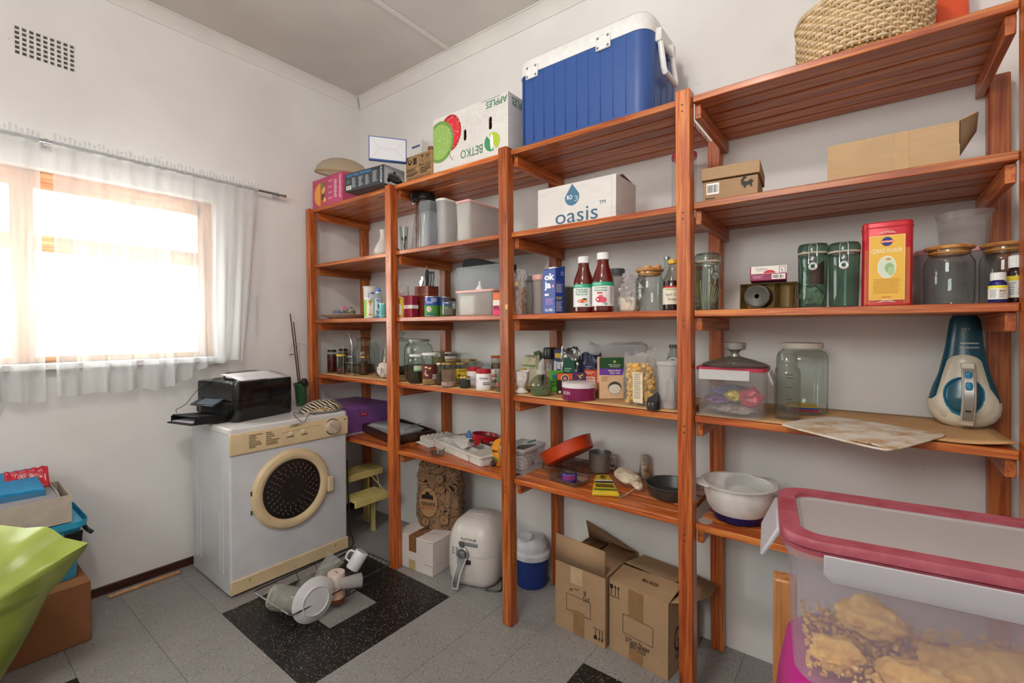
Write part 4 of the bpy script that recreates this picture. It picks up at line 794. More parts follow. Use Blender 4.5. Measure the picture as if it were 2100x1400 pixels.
def sauce(label, l, r, top, cap_l, cap_r, y, dark, words, pic):
    p, R, h = spot(l, r, top, S2, y); T = thing('sauce_bottle', label, 'bottle', p); ch = h * .10; nr = R * .52
    lathe('body', [(0, 0), (R * .9, 0), (R, .006), (R * 1.0, h * .50), (R * .98, h * .56), (R * .80, h * .66), (R * .60, h * .76), (nr, h * .83), (nr * .97, h - ch)], mat(dark, .12, 0, .6, None, .15, 12), T, 30, False, True)
    MB().lathe([(nr * 1.08, h - ch), (nr * 1.10, h - .002), (nr, h), (0, h)], 26, True, False).lathe([(nr * 1.12, h - ch - .004), (nr * 1.12, h - ch)], 26, True, True).obj('cap', mat('#e4e2e2', .4), T)
    F = around(T, R * 1.004, facing(p)); q = R; F.quad(-q * 1.5, q * 1.5, h * .10, h * .49, ink('#dfdcda', .4), 'label'); F.quad(-q * 1.5, q * 1.5, h * .435, h * .50, ink('#2f9a78', .4), 'band'); F.bars(-q * .95, -q * .1, h * .445, h * .475, 1, ink('#bfe6d6'), vary=.1)
    for i, wd in enumerate(words): F.text(wd, -q * .25, h * (.405 - .042 * i), h * .034, ink('#23845f' if len(words) == 3 else '#4a8f7a'), .02, w=q * min(1.25, .21 * len(wd) + .15))
    if pic == 'chilli':
        F.disc(-q * .15, h * .20, q * .5, ink('#c8402a'), h * .028); F.disc(-q * .1, h * .215, q * .3, ink('#e0703a'), h * .016); F.disc(q * .1, h * .235, q * .22, ink('#2c3a20'), h * .014)
    else:
        F.quad(-q * .55, -q * .05, h * .305, h * .33, ink('#c83a3a'), 'print'); F.disc(-q * .25, h * .21, q * .45, ink('#c23a4c'), h * .050); F.disc(q * .05, h * .20, q * .30, ink('#d0566a'), h * .05); F.disc(-q * .2, h * .265, q * .2, ink('#d85a66'), h * .02)
    F.disc(q * .28, h * .135, q * .14, ink('#3a9a94'), h * .015); F.bars(q * .62, q * 1.05, h * .14, h * .42, 12, ink('#a9a6a4'), seed=3); return T
sauce('sweet chilli sauce bottle with green and white label', 1176, 1218, 527, 1187, 1208, 1.72, '#5a1c10', ('Sweet', 'Chilli', 'Sauce'), 'chilli')
sauce('taller tomato sauce bottle with green and white label', 1214, 1259, 519, 1224, 1248, 1.72, '#5c1512', ('Tomato', 'Sauce'), 'tomato')
T, p, R, h = jar('clear canister with a dark grey screw lid behind the tomato sauce', 1248, 1281, 552, S2, mat('#55585a', .4), y=1.95, neck=.97, lidh=.030, sh=.02, gl=frost('#c9c5c2', .35))
xa, xb = at(1260, 620, y=1.75).x, at(1303, 620, y=1.75).x; T = thing('flour_bag', 'clear bag of white flour folded over, beside the wooden-lidded jar', 'bag', ((xa + xb) / 2, 1.80, S2 + .001)); w = xb - xa
sack('film', clear_film('#dcd6d6', .5), T, w * .86, .07, .155, 9, .12, .01, lean=.025, top=False); bx('flour', -w * .38, w * .38, -.035, .035, .001, .062, mat('#d8cdb9', .9, 0, .1), T, .012)
WLID = wood(0, '#a9692c', '#c48a48', '#d8a566', rough=.45, knots=False, key='beech'); 
def woodjar(label, l, r, top, shelf, y, name='wood_lidded_jar'):
    p, R, h = spot(l, r, top, shelf, y); T = thing(name, label, 'jar', p, 0, 'glass jars with turned wooden lids'); lh = h * .11; hb = h - lh * .55
    lathe('body', [(0, .003), (R * .93, 0), (R, .008), (R, hb * .74), (R * .97, hb * .80), (R * .86, hb * .86), (R * .82, hb * .89), (R * .84, hb)], GLASS, T, 34, False, False)
    lathe('lid', [(R * .74, hb - lh * .9), (R * .76, hb - lh * .4), (R * .80, hb - lh * .4), (R * .80, hb), (R * .98, hb), (R * 1.02, hb + lh * .25), (R * .97, h - .002), (R * .9, h), (0, h)], WLID, T, 34, True, False)
    MB().tube([(R * .81 * cos(a), R * .81 * sin(a), hb - lh * .55) for a in [2 * pi * i / 34 for i in range(34)]], .0022, 5, True).obj('seal', mat('#c98a4a', .5), T); return T, p, R, h
T, p, R, h = woodjar('wooden-lidded glass jar next to the flour bag', 1303, 1361, 552, S2, 1.745); JT = p.z + h
for i, (dx, dy, lb, c) in enumerate(((-.018, .02, 'tan wooden stopper on the jar lid at left', '#b99463'), (.022, .02, 'reddish wooden stopper on the jar lid at right', '#c08a66'))):
    t = thing('stopper', lb, 'stopper', (p.x + dx, p.y + dy, JT + .0005)); lathe('plug', [(.014, 0), (.016, .003), (.016, .013), (.014, .016), (0, .016)], mat(c, .6), t, 18, True, False)
p, R, h = spot(1359, 1400, 533, S2, y=1.745); T = thing('vinegar_bottle', 'apple cider vinegar bottle with a yellow cap', 'bottle', p)
lathe('body', [(0, 0), (R * .95, 0), (R, .005), (R, h * .52), (R * .9, h * .62), (R * .62, h * .74), (R * .42, h * .84), (R * .40, h * .93)], glass('#e6e2dc', 1.45, .03), T, 28, False, False); lathe('vinegar', [(0, .003), (R * .93, .003), (R * .95, .01), (R * .95, h * .58), (0, h * .58)], mat('#2e0f10', .15, 0, .5), T, 24, False, False)
F = around(T, R * 1.005, facing(p)); F.quad(-R * 1.4, R * 1.4, h * .12, h * .46, ink('#d9d0bd', .5), 'label'); F.quad(-R * 1.4, R * 1.4, h * .44, h * .475, ink('#b8322c'), 'band'); F.text('Apple Cider', 0, h * .31, h * .055, ink('#4a3a4a'), 0, w=R * 1.5, shear=.2); F.text('Vinegar', 0, h * .22, h * .055, ink('#4a3a4a'), 0, w=R * 1.1, shear=.2); F.bars(-R * .7, R * .6, h * .38, h * .42, 1, ink('#8a9a5a'))
lathe('cap', [(R * .46, h * .92), (R * .48, h * .925), (R * .48, h), (0, h)], mat('#d8ac28', .35), T, 20, True, False)
p, R, h = spot(1358, 1376, 527, S2, y=1.90); T = thing('slim_bottle', 'slim clear bottle with a metal cap behind the vinegar', 'bottle', p); lathe('body', [(0, 0), (R * 1.5, 0), (R * 1.6, .01), (R * 1.6, h * .6), (R * .6, h * .85), (R * .55, h * .97)], GLASS, T, 22, False, False); lathe('cap', [(R * .7, h * .95), (R * .7, h), (0, h)], STEEL, T, 16, True, False)
# fourth bay
def clipjar(label, l, r, top, y, gl, latch=0, fill=None, fh=.5, group='green glass clip-top jars'):
    p, R, h = spot(l, r, top, S2, y); T = thing('clip_jar', label, 'jar', p, 0, group); lh = h * .16; hb = h - lh
    lathe('body', [(0, .003), (R * .90, 0), (R * .93, .008), (R * .99, hb * .90), (R * .99, hb * .97), (R * .94, hb)], gl, T, 30, False, False)
    lathe('lid', [(R * .9, hb + .002), (R * 1.02, hb + .004), (R * 1.03, hb + lh * .5), (R * .98, hb + lh * .8), (R * .9, h - .002), (R * .5, h), (0, h - .002)], gl, T, 30, False, False)
    MB().tube([(R * .985 * cos(a), R * .985 * sin(a), hb + .001) for a in [2 * pi * i / 30 for i in range(30)]], .0028, 6, True).obj('seal', mat('#c9b3a4', .5), T)
    A = RAD(facing(p) + latch); ca, sa = cos(A), sin(A)
    def P(u, o, z): return ((R + o) * ca - u * sa, (R + o) * sa + u * ca, z)
    MB().tube([(R * 1.0 * cos(a), R * 1.0 * sin(a), hb - h * .03) for a in [2 * pi * i / 30 for i in range(30)]], .0013, 5, True).obj('wire_band', CHROME, T)
    q = R * .26; MB().tube([P(-q, .006, hb - .035), P(-q, .010, hb + lh * .55), P(-q * .8, .006, hb + lh * .8), P(q * .8, .006, hb + lh * .8), P(q, .010, hb + lh * .55), P(q, .006, hb - .035)], .0014, 6).obj('wire_clip', CHROME, T)
    mb = MB(); mb.poly([P(-q * .55, .008, hb - .005), P(q * .55, .008, hb - .005), P(q * .5, .012, hb - h * .17), P(-q * .5, .012, hb - h * .17)]); mb.obj('latch_lever', STEEL, T, solid=.002)
    MB().tube([P(q * .85 * cos(a), .012, hb - h * .22 + q * .85 * sin(a)) for a in [2 * pi * i / 20 for i in range(20)]], .0035, 6, True).obj('latch_ring', mat('#d9d9da', .3, .5), T)
    if fill: fill(T, R, hb)
    return T, p, R, h
def strips(T, R, hb):
    for k in range(9): MB().grid(1, 8, lambda u, v, k=k: (-.012 + .004 * k + .030 * v * (k - 2) / 8 + .0012 * u, -.02 + .005 * k + .006 * u, .006 + hb * (.60 - .02 * k) * sin(v * 1.35 + .1 * k) * (.35 + .65 * v))).obj('paper_strip', mat('#cfc9a6', .7), T, solid=.0008)
LTG = glass('#d9e4de', 1.5, .03, .05, '#8fa39a')
clipjar('pale glass clip-top jar holding cream paper strips', 1424, 1477, 520, 1.74, LTG, 150, strips, group=None)
T, p, R, h = cup('tall amber plastic jar behind the pale clip-top jar', 1416, 1440, 545, S2, 1.90, mat('#b08f5c', .4), mat('#b0463a', .4), 1.0, 'amber_jar', 'jar', .02)
F = around(T, R, facing(p)); F.quad(-R, R, h * .1, h * .6, ink('#c7a868'), 'label'); F.barcode(-R * .4, R * .4, h * .12, h * .25)
ACR = glass('#cdbb92', 1.5, .04, .12, '#a58a55'); xa, xb = at(1517, 620, y=1.72).x, at(1634, 620, y=1.72).x; hh = zat(1517, 585, (xa, 1.72, 0)) - S2; w = xb - xa; d = .12
T = thing('acrylic_box', 'amber clear acrylic two-part holder with a dark roll inside', 'holder', ((xa + xb) / 2, 1.72 + d / 2, S2 + .001)); t_ = .003
for nm, a in (('base', (-w / 2, w / 2, -d / 2, d / 2, 0, t_)), ('top_panel', (-w / 2, w / 2, -d / 2, d / 2, hh - t_, hh)), ('side_panel', (-w / 2, -w / 2 + t_, -d / 2, d / 2, t_, hh - t_)), ('side_panel', (w / 2 - t_, w / 2, -d / 2, d / 2, t_, hh - t_)), ('divider', (w * .11, w * .11 + t_, -d / 2, d / 2, t_, hh - t_)), ('back_panel', (-w / 2 + t_, w / 2 - t_, d / 2 - t_, d / 2, t_, hh - t_))): bx(nm, *a, ACR, T, .001)
AH = hh; AP = T.location.copy(); rr = hh * .46; t = thing('dark_roll', 'dark reel lying inside the amber acrylic holder', 'reel', (AP.x - w * .2, AP.y - .01, AP.z + t_ + .0005)); MB().tf((0, 0, rr), (pi / 2, 0, 0)).lathe([(rr * .2, -.04), (rr, -.04), (rr, .04), (rr * .85, .042), (rr * .35, .036), (rr * .2, .036)], 28).obj('drum', mat('#4a4540', .4), t)
t = thing('clear_cup', 'small clear cup inside the right half of the acrylic holder', 'cup', (AP.x + w * .30, AP.y - .01, AP.z + t_ + .0005)); lathe('body', [(0, .001), (.020, .001), (.024, hh - .012)], glass('#d9cfb9', 1.45, .05, .2, '#b39c70'), t, 20, False, False)
pl = Vector((at(1538, 578, y=1.73).x, 1.73, S2 + AH + .0045)); pr = Vector((at(1613, 584, y=1.74).x, 1.742, S2 + AH + .0045)); T, w, d, h = box2('filter_paper_box', 'small white and maroon box of tea filter papers', 'box', pl, pr, .085, .048, mat('#8c2450', .5)); T.rotation_euler.x = RAD(-3); T.location.z += .003; h = .048
F = front(T, w, d); F.quad(-w * .47, w * .5, h * .48, h, ink('#ddd6d0'), 'panel'); F.text('Teefilter', -w * .18, h * .80, h * .17, ink('#6a6266'), 0, w=w * .34); F.bars(-w * .34, -w * .05, h * .62, h * .68, 1, ink('#a9a29c')); F.disc(w * .04, h * .50, w * .16, ink('#c0343e'), h * .22, a0=0, a1=180); F.frame(w * .30, w * .46, h * .52, h * .92, .0014, ink('#5a4a44')); F.text('L', w * .38, h * .70, h * .18, ink('#4a3a36'), .02); F.bars(-w * .42, -w * .1, h * .12, h * .36, 3, ink('#c58aa8')); F.barcode(w * .1, w * .46, h * .08, h * .42)
def bits(T, R, hb):
    crumple('paper_bits', mat('#c9c2b2', .8, 0, .2, None, .25, 60), T, (0, 0, .006), R * .80, R * .80, hb * .20, 5, 3, .4); MB().grid(8, 8, lambda u, v: (R * .8 * cos(-1.9 + 1.5 * u), R * .8 * sin(-1.9 + 1.5 * u), hb * (.42 + .45 * v - .2 * (1 - u) * v))).obj('red_wrapper', mat('#9c3a30', .5), T)
    MB().grid(8, 6, lambda u, v: (R * .82 * cos(-2.6 + .8 * u), R * .82 * sin(-2.6 + .8 * u), hb * (.4 + .4 * v))).obj('silver_wrapper', mat('#8d9493', .3, .6, .5, None, .3, 90), T)
clipjar('green clip-top jar full of paper scraps and a red wrapper', 1635, 1698, 501, 1.745, GREEN, 0, bits)
clipjar('empty dark green clip-top jar against the red flour tin', 1697, 1763, 498, 1.745, GREEN, 0)
TR = mat('#b8222e', .3, .15); xa, xb = at(1766, 620, y=1.70).x, at(1872, 620, y=1.70).x; hh = zat(1766, 464, (xa, 1.70, 0)) - S2; w = xb - xa; d = .13
T = thing('flour_tin', 'tall red and yellow vintage cake flour tin', 'tin', ((xa + xb) / 2, 1.70 + d / 2, S2 + .001)); MB().stack([(rrect(w, d, .018), 0), (rrect(w, d, .018), hh * .93)]).obj('body', TR, T); MB().stack([(rrect(w * 1.025, d * 1.02, .02), hh * .925), (rrect(w * 1.03, d * 1.025, .02), hh * .935), (rrect(w * 1.0, d, .018), hh * .94), (rrect(w * 1.01, d * 1.0, .018), hh * .985), (rrect(w * .95, d * .96, .016), hh)]).obj('lid', TR, T)
F = front(T, w, d); YE = ink('#d9a83a', .4); RI = ink('#c23a2e', .4)
for k in range(7):
    for s_ in (-1, 1): F.quad(s_ * w * (.33 + k * .017) - w * .003, s_ * w * (.33 + k * .017) + w * .003, .004, hh * .67, ink('#d98a4a'), 'stripe')
for k in range(18): F.quad(-w * .31 + k * w * .0365 - w * .003, -w * .31 + k * w * .0365 + w * .003, .004, hh * .055, ink('#d98a4a'), 'stripe')
F.quad(-w * .345, w * .345, hh * .06, hh * .83, ink('#e6cf9a'), 'panel_border'); F.quad(-w * .335, w * .335, hh * .065, hh * .825, YE, 'panel')
F.disc(0, hh * .755, w * .11, ink('#2c3a7a'), hh * .055); F.quad(-w * .13, w * .13, hh * .742, hh * .768, ink('#d0503a'), 'badge_bar'); F.text('SNOWFLAKE', 0, hh * .755, hh * .014, ink('#f0e6d0'), .02, w=w * .23)
F.text('CAKE FLOUR', w * .01, hh * .645, hh * .045, ink('#e6ddc0'), .01, w=w * .56); F.ring(-w * .25, hh * .645, w * .06, .0012, ink('#e6ddc0'))
F.disc(w * .0, hh * .45, w * .185, ink('#e6dcc2'), hh * .135); F.disc(-w * .0, hh * .45, w * .175, ink('#c9d0bd'), hh * .127); F.disc(w * .05, hh * .44, w * .09, ink('#8fae7a'), hh * .06); F.disc(w * .08, hh * .40, w * .07, ink('#a5bf8c'), hh * .05); F.disc(w * .03, hh * .545, w * .05, ink('#c28a3a'), hh * .014)
F.bars(-w * .26, w * .26, hh * .13, hh * .31, 9, ink('#b8863a'), vary=.1, fill=.25); F.bars(-w * .1, w * .1, hh * .085, hh * .1, 1, ink('#c2503a'))
for s_ in (hh * .85, hh * .03): F.line([(-w * .17, s_), (-w * .1, s_ + hh * .02), (0, s_ + hh * .03), (w * .1, s_ + hh * .02), (w * .17, s_)], .0014, ink('#e6c8c0'), 'scroll'); F.line([(-w * .12, s_ + .001), (0, s_ + hh * .014), (w * .12, s_ + .001)], .0014, ink('#e6c8c0'), 'scroll')
# pink-lidded tub with a round tub standing on it
xa, xb = at(1876, 560, y=1.86).x, at(2056, 560, y=1.86).x; hh = zat(1876, 517, (xa, 1.86, 0)) - S2; w = xb - xa; d = .21
T = thing('storage_tub', 'wide cloudy grey tub with a pink lid behind the wooden-lidded jars', 'container', ((xa + xb) / 2, 1.86 + d / 2, S2 + .001)); MB().stack([(rrect(w * .88, d * .88, .03), 0), (rrect(w * .9, d * .9, .03), .004), (rrect(w * .97, d * .97, .035), hh - .012)]).obj('body', frost('#b8b0b5', .7), T); rlid(T, w, d, .04, hh - .013, hh, mat('#cf8f8f', .4))
pt = Vector((at(1976, 500, y=1.955).x, 1.955, S2 + hh + .0015)); R = rpx(122, 1976, pt); h2 = zat(1976, 438, pt) - pt.z; T = thing('round_clear_tub', 'round clear plastic tub standing on the pink lid', 'tub', pt); lathe('body', [(0, .001), (R * .78, .001), (R * .82, .006), (R * .94, h2 - .02), (R * .95, h2 - .008), (R * 1.0, h2 - .008), (R * 1.02, h2), (R * .96, h2), (R * .93, h2 - .018)], frost('#cfc8c4', .32, .15, .2), T, 36, False, False)
def medi(label, l, r, top, y, gm, ban, words):
    p, R, h = spot(l, r, top, S2, y); T = thing('medicine_bottle', label, 'bottle', p); lathe('body', [(0, 0), (R * .95, 0), (R, .003), (R, h * .62), (R * .9, h * .68), (R * .55, h * .74), (R * .55, h * .8)], gm, T, 26, False, True); mb = MB(); n = 36
    mb.loft([[((R * .78 + (.0008 if i % 2 else 0)) * cos(2 * pi * i / n), (R * .78 + (.0008 if i % 2 else 0)) * sin(2 * pi * i / n), z) for i in range(n)] for z in (h * .74, h * .985)] + [[(R * .7 * cos(2 * pi * i / n), R * .7 * sin(2 * pi * i / n), h) for i in range(n)]]); mb.obj('cap', mat('#dcdad8', .45), T)
    F = around(T, R * 1.006, facing(p)); F.quad(-R * 1.5, R * 1.5, h * .10, h * .56, ink('#dfdcd4', .4), 'label'); F.quad(-R * 1.5, R * 1.5, h * .46, h * .56, ink(ban, .4), 'band'); F.bars(-R * .85, -R * .05, h * .14, h * .42, 6, ink('#8a8a9a')); F.bars(R * .1, R * .9, h * .14, h * .30, 3, ink('#8a8a9a'), seed=4); 
    if words: F.text(words, R * .5, h * .37, h * .07, ink('#7a4a20'), .02, w=R * .7)
    return T
medi('small cobalt blue bottle with white cap and yellow-topped label', 2026, 2067, 559, 1.71, mat('#151d62', .12, 0, .6), '#d9cf4a', 'MIN'); medi('brown medicine bottle with a white cap at the far right', 2062, 2108, 524, 1.742, mat('#2a1812', .12, 0, .6), '#d9c23a', None)
T, p, R, h = woodjar('wooden-lidded glass jar in front of the pink-lidded tub', 1890, 1999, 506, S2, 1.765); T, p, R, h = woodjar('rightmost wooden-lidded jar, behind the small medicine bottles', 2005, 2110, 499, S2, 1.775)
# ------------------------------------------------------------------ fourth shelf (lined with hardboard), from the left
L3 = S3 + .0058
JAM = mat('#4a1216', .2, 0, .5, None, .2, 30); GOLD = mat('#b99a58', .3, .85); SILV = mat('#b9b6b0', .3, .85)
JG = 'preserving jars at the left end'
jar('dark red jam jar with a black lid, leftmost on the hardboard', 671, 691, 717, L3, mat('#1d1a1a', .4), base=764, fill=JAM, fillh=.86, lidh=.014, neck=.86, group=JG)
jar('second dark red jam jar, behind the yellow-lidded jar', 694, 714, 715, L3, mat('#1d1a1a', .4), base=752, fill=JAM, fillh=.86, lidh=.014, neck=.86, group=JG)
jar('small jar with a bright yellow lid', 690, 709, 726, L3, mat('#d8b21e', .4), base=767, fill=mat('#6d3a34', .6, 0, .3, None, .4, 60), fillh=.35, lidh=.012, neck=.95, sh=.06, group=JG)
jar('ribbed clear jar with a silver lid behind the wire carrier', 710, 731, 729, L3, SILV, base=763, fill=mat('#6f675c', .7, 0, .2, None, .3, 60), fillh=.5, lidh=.010, neck=.95, sh=.06, group=JG)
jar('jar of brown nuts with a gold lid in front of the stoppered jar', 736, 756, 730, L3, GOLD, base=769, fill=mat('#54331f', .6, 0, .3, None, .5, 90), fillh=.72, lidh=.010, neck=.92, sh=.08, group=JG)
def decanter(label, l, r, top, base, fillc=None, fh=.3):
    p, R, h = spot(l, r, top, L3, None, base); T = thing('stoppered_jar', label, 'jar', p, 0, 'tall glass jars with ball stoppers'); hb = h * .62; lathe('body', [(0, .003), (R * .94, 0), (R, .01), (R, hb * .74), (R * .9, hb * .88), (R * .62, hb * .98), (R * .58, hb * 1.0), (R * .58, hb * 1.24), (R * .66, hb * 1.27)], GLASS, T, 32, False, False)
    lathe('stopper', [(R * .56, hb * 1.2), (R * .7, hb * 1.275), (R * .68, hb * 1.30), (R * .2, hb * 1.33), (R * .16, hb * 1.38), (R * .27, hb * 1.43), (R * .33, hb * 1.50), (R * .25, hb * 1.58), (0, hb * 1.61)], GLASS, T, 26, True, False)
    if fillc: lathe('contents', [(0, .006), (R * .93, .006), (R * .94, hb * fh), (0, hb * fh + .004)], fillc, T, 22, False, False)
decanter('tall glass jar with a ball stopper behind the brown nuts', 723, 769, 676, 764, mat('#6b5a48', .7, 0, .2, None, .4, 60), .3); decanter('tall glass jar with a ball stopper, just right of the second post', 797, 849, 677, 768, mat('#4d4038', .7, 0, .2, None, .4, 60), .25)
T, p, R, h = jar('plain glass jar between the stoppered jar and garlic bag', 752, 778, 697, L3, None, base=762, neck=.6, sh=.3); 
p, R, h = spot(785, 797, 695, L3, base=757); T = thing('bottle', 'slim clear bottle rising behind the garlic bag', 'bottle', p); lathe('body', [(0, 0), (R * 1.4, 0), (R * 1.5, .01), (R * 1.5, h * .45), (R * .6, h * .7), (R * .5, h)], GLASS, T, 20, False, False)
a = at(704, 770, z=L3); b = at(722, 771, z=L3); zt = zat(712, 684, a) - L3; c = (a + b) / 2; w = (b - a).length; T = thing('wire_carrier', 'tall thin chrome wire bottle carrier in front of the jars', 'wire carrier', (c.x, c.y, L3 + .002), atan2(b.y - a.y, b.x - a.x))
MB().tube([(-w / 2, 0, .001), (-w / 2, 0, zt * .72), (-w * .36, 0, zt * .86), (-w * .14, 0, zt * .97), (0, 0, zt), (w * .14, 0, zt * .97), (w * .36, 0, zt * .86), (w / 2, 0, zt * .72), (w / 2, 0, .001)], .0017, 6).obj('handle_loop', CHROME, T)
for z in (.002, zt * .3): MB().tube([(w * .55 * cos(q), .03 + .032 * sin(q), z) for q in [2 * pi * i / 24 for i in range(24)]], .0014, 5, True).obj('ring', CHROME, T)
a = at(776, 776, z=L3); p = Vector((a.x, a.y + .045, L3 + .001)); T = thing('garlic_bag', 'white and purple net bag of garlic beside the second post', 'bag', p); crumple('bulbs', mat('#cfc3ba', .6, 0, .3, None, .25, 40), T, (0, 0, 0), .050, .04, .050, 12, 4, .22); 
F = Face(T, lambda u, v, o: (u, -.045 - o, v)); F.quad(-.012, .022, .035, .07, ink('#d9d2cf'), 'label'); F.bars(-.008, .016, .042, .064, 4, ink('#8a6a7a'))
crumple('purple_wrap', mat('#6f3a44', .5, 0, .3, None, .3, 50), T, (-.036, .0, .012), .018, .03, .044, 14, 3, .4); MB().tube([(0, 0, .09), (.004, 0, .115), (.012, 0, .128)], [.012, .006, .012], 8).obj('twisted_neck', mat('#c9b9b2', .5), T)
# second bay
T, p, R, h = jar('big clear jar with a grey screw lid, the tallest lidded one', 829, 888, 695, L3, mat('#a7a6a6', .35, .3), base=779, neck=.72, lidh=.016, sh=.24, fill=mat('#3d3832', .7, 0, .2, None, .3), fillh=.36)
T, p, R, h = jar('white-lidded jar of dark tea leaves', 837, 871, 726, L3, mat('#dcdad6', .4), base=787, neck=.80, lidh=.012, fill=mat('#3a2a1c', .8, 0, .2, None, .5, 120), fillh=.55, sh=.2); F = around(T, R * 1.004, facing(p)); F.quad(-R * .3, R * .75, h * .45, h * .62, ink('#b9c2a4'), 'label'); F.quad(-R * .3, R * .75, h * .42, h * .47, ink('#4f8a5a'), 'label')
T, p, R, h = jar('white-lidded jar with a brown hazelnut picture label', 865, 898, 723, L3, mat('#dedcd8', .4), base=790, neck=.88, lidh=.013, fill=mat('#b58a5a', .7, 0, .2, None, .2), fillh=.28, sh=.1); F = around(T, R * 1.004, facing(p)); F.quad(-R * 1.35, R * 1.35, h * .2, h * .64, ink('#5a2620', .4), 'label')
R_ = random.Random(4)
for k in range(9): F.disc(-R * .35 + R_.uniform(-.35, .45) * R, h * R_.uniform(.28, .58), R * .12, ink(R_.choice(('#d8b98c', '#c49a66', '#e0c8a0'))), h * .03, n=10, name='nut_print')
F.barcode(R * .35, R * .95, h * .2, h * .33)
jar('jar of pasta shells behind the hazelnut jar', 886, 912, 720, L3, SILV, base=772, fill=mat('#b99a5a', .6, 0, .3, None, .4, 60), fillh=.8, lidh=.011, neck=.9)
T, p, R, h = jar('silver-lidded jar with a plain white label at the back', 910, 937, 721, L3, SILV, base=766, lidh=.011, neck=.92, sh=.08); F = around(T, R * 1.004, facing(p)); F.quad(-R, R, h * .62, h * .84, ink('#d4d0cb'), 'label')
SG = 'small spice jars'
jar('narrow jar of dark seeds beside the hazelnut jar', 895, 908, 744, L3, SILV, base=791, fill=mat('#4a3a2c', .8, 0, .2, None, .6, 200), fillh=.6, lidh=.009, neck=.9, sh=.1, group=SG)
T, p, R, h = jar('gold-lidded jar of pink salt', 904, 936, 743, L3, GOLD, base=796, fill=mat('#c9a096', .7, 0, .3, None, .3, 120), fillh=.22, lidh=.010, neck=.88, sh=.1, group=SG); lathe('pale_label', [(R * .9, h * .26), (R * .9, h * .72)], frost('#b58a72', .5), T, 24, False, False)
T, p, R, h = jar('jar with a bright yellow label', 934, 962, 743, L3, GOLD, base=788, lidh=.010, neck=.92, sh=.08, group=SG); F = around(T, R * 1.004, facing(p)); F.quad(-R * 1.3, R * 1.3, h * .25, h * .72, ink('#d8b52a', .4), 'label'); F.bars(-R * .6, R * .7, h * .55, h * .66, 2, DARK); F.disc(-R * .4, h * .4, R * .3, ink('#3a3420'), h * .06)
for l, r, lb in ((912, 946, 'gold-lidded jar at the back left, behind the pink salt'), (944, 978, 'gold-lidded jar at the back right, behind the red caps')): jar(lb, l, r, 736, L3, GOLD, base=774, fill=mat('#6f5a3a', .7, 0, .2, None, .4, 90), fillh=.5, lidh=.010, neck=.97, sh=.04, group=SG)
jar('squat dark jar in front of the yellow-labelled jar', 942, 965, 771, L3, GOLD, base=797, fill=mat('#2c2a22', .6), fillh=.75, lidh=.008, neck=.9, sh=.2, group=SG)
def vit(label, l, r, top, base, mark):
    p, R, h = spot(l, r, top, L3, None, base); T = thing('vitamin_bottle', label, 'bottle', p, 0, 'white bottles with red caps'); lathe('body', [(0, 0), (R * .95, 0), (R, .004), (R, h * .70), (R * .92, h * .78), (R * .85, h * .82)], mat('#dcd7d2', .35), T, 28, False, True); lathe('cap', [(R * .96, h * .80), (R * .97, h * .82), (R * .96, h * .97), (R * .9, h), (0, h)], mat('#a8202e', .4), T, 28, True, False)
    F = around(T, R * 1.004, facing(p)); F.quad(-R * 1.2, R * 1.2, h * .15, h * .66, ink('#e3dfe0', .4), 'label'); F.line([(-R * 1.2, h * .12), (R * 1.2, h * .12)], .0012, ink('#7a5a9a'))
    if mark: F.text('ADVANCED', 0, h * .56, h * .06, ink('#2a2430'), .03, w=R * 1.2); F.poly([(-R * .8, h * .52), (-R * .2, h * .62), (-R * .7, h * .2)], ink('#d0a8c0')); F.bars(-R * .1, R * .85, h * .22, h * .38, 2, ink('#2a2430'), vary=.1); F.frame(-R * 1.1, R * 1.1, h * .17, h * .64, .0008, ink('#6a6aa0'))
    else: F.bars(-R * .7, R * .7, h * .25, h * .55, 4, ink('#b5a9ae'))
vit('white bottle with a red cap, the rear of the two', 957, 986, 752, 792, 0); vit('white vitamin bottle with a red cap, nearest the edge', 976, 1008, 756, 801, 1)
jar('small cut-glass shaker with a domed top', 985, 1009, 740, L3, None, base=784, neck=.6, sh=.3)
T, p, R, h = jar('jar with an orange screw lid beside the third post', 1007, 1033, 729, L3, mat('#c4562a', .4), base=784, fill=mat('#8d7a64', .7, 0, .2, None, .3), fillh=.75, lidh=.013, neck=.95, sh=.05)
T, p, R, h = cup('white tub lettered in red, in front of the orange-lidded jar', 1004, 1027, 754, L3, None, mat('#d9d2cc', .4), None, .98, 'lettered_tub', 'tub', base_px=794); F = around(T, R, facing(p)); F.text('ut', -R * .1, h * .62, h * .2, ink('#b8282c'), .03, w=R * .9); F.text('rk', -R * .1, h * .32, h * .2, ink('#3a1a1c'), .03, w=R * .9)
p, R, h = spot(1015, 1041, 758, L3, base=805); T = thing('painted_tumbler', 'small glass tumbler painted with flowers by the third post', 'glass', p); lathe('body', [(0, .004), (R * .85, .002), (R * .88, .01), (R, h)], GLASS, T, 26, False, False); F = around(T, R * .95, facing(p)); 
for k, c in enumerate(('#b8485a', '#4a7a4a', '#c9707a', '#4a7a4a')): F.disc(-R * .8 + k * R * .4, h * (.35 + .25 * (k % 2)), R * .2, ink(c), h * .10, n=10)
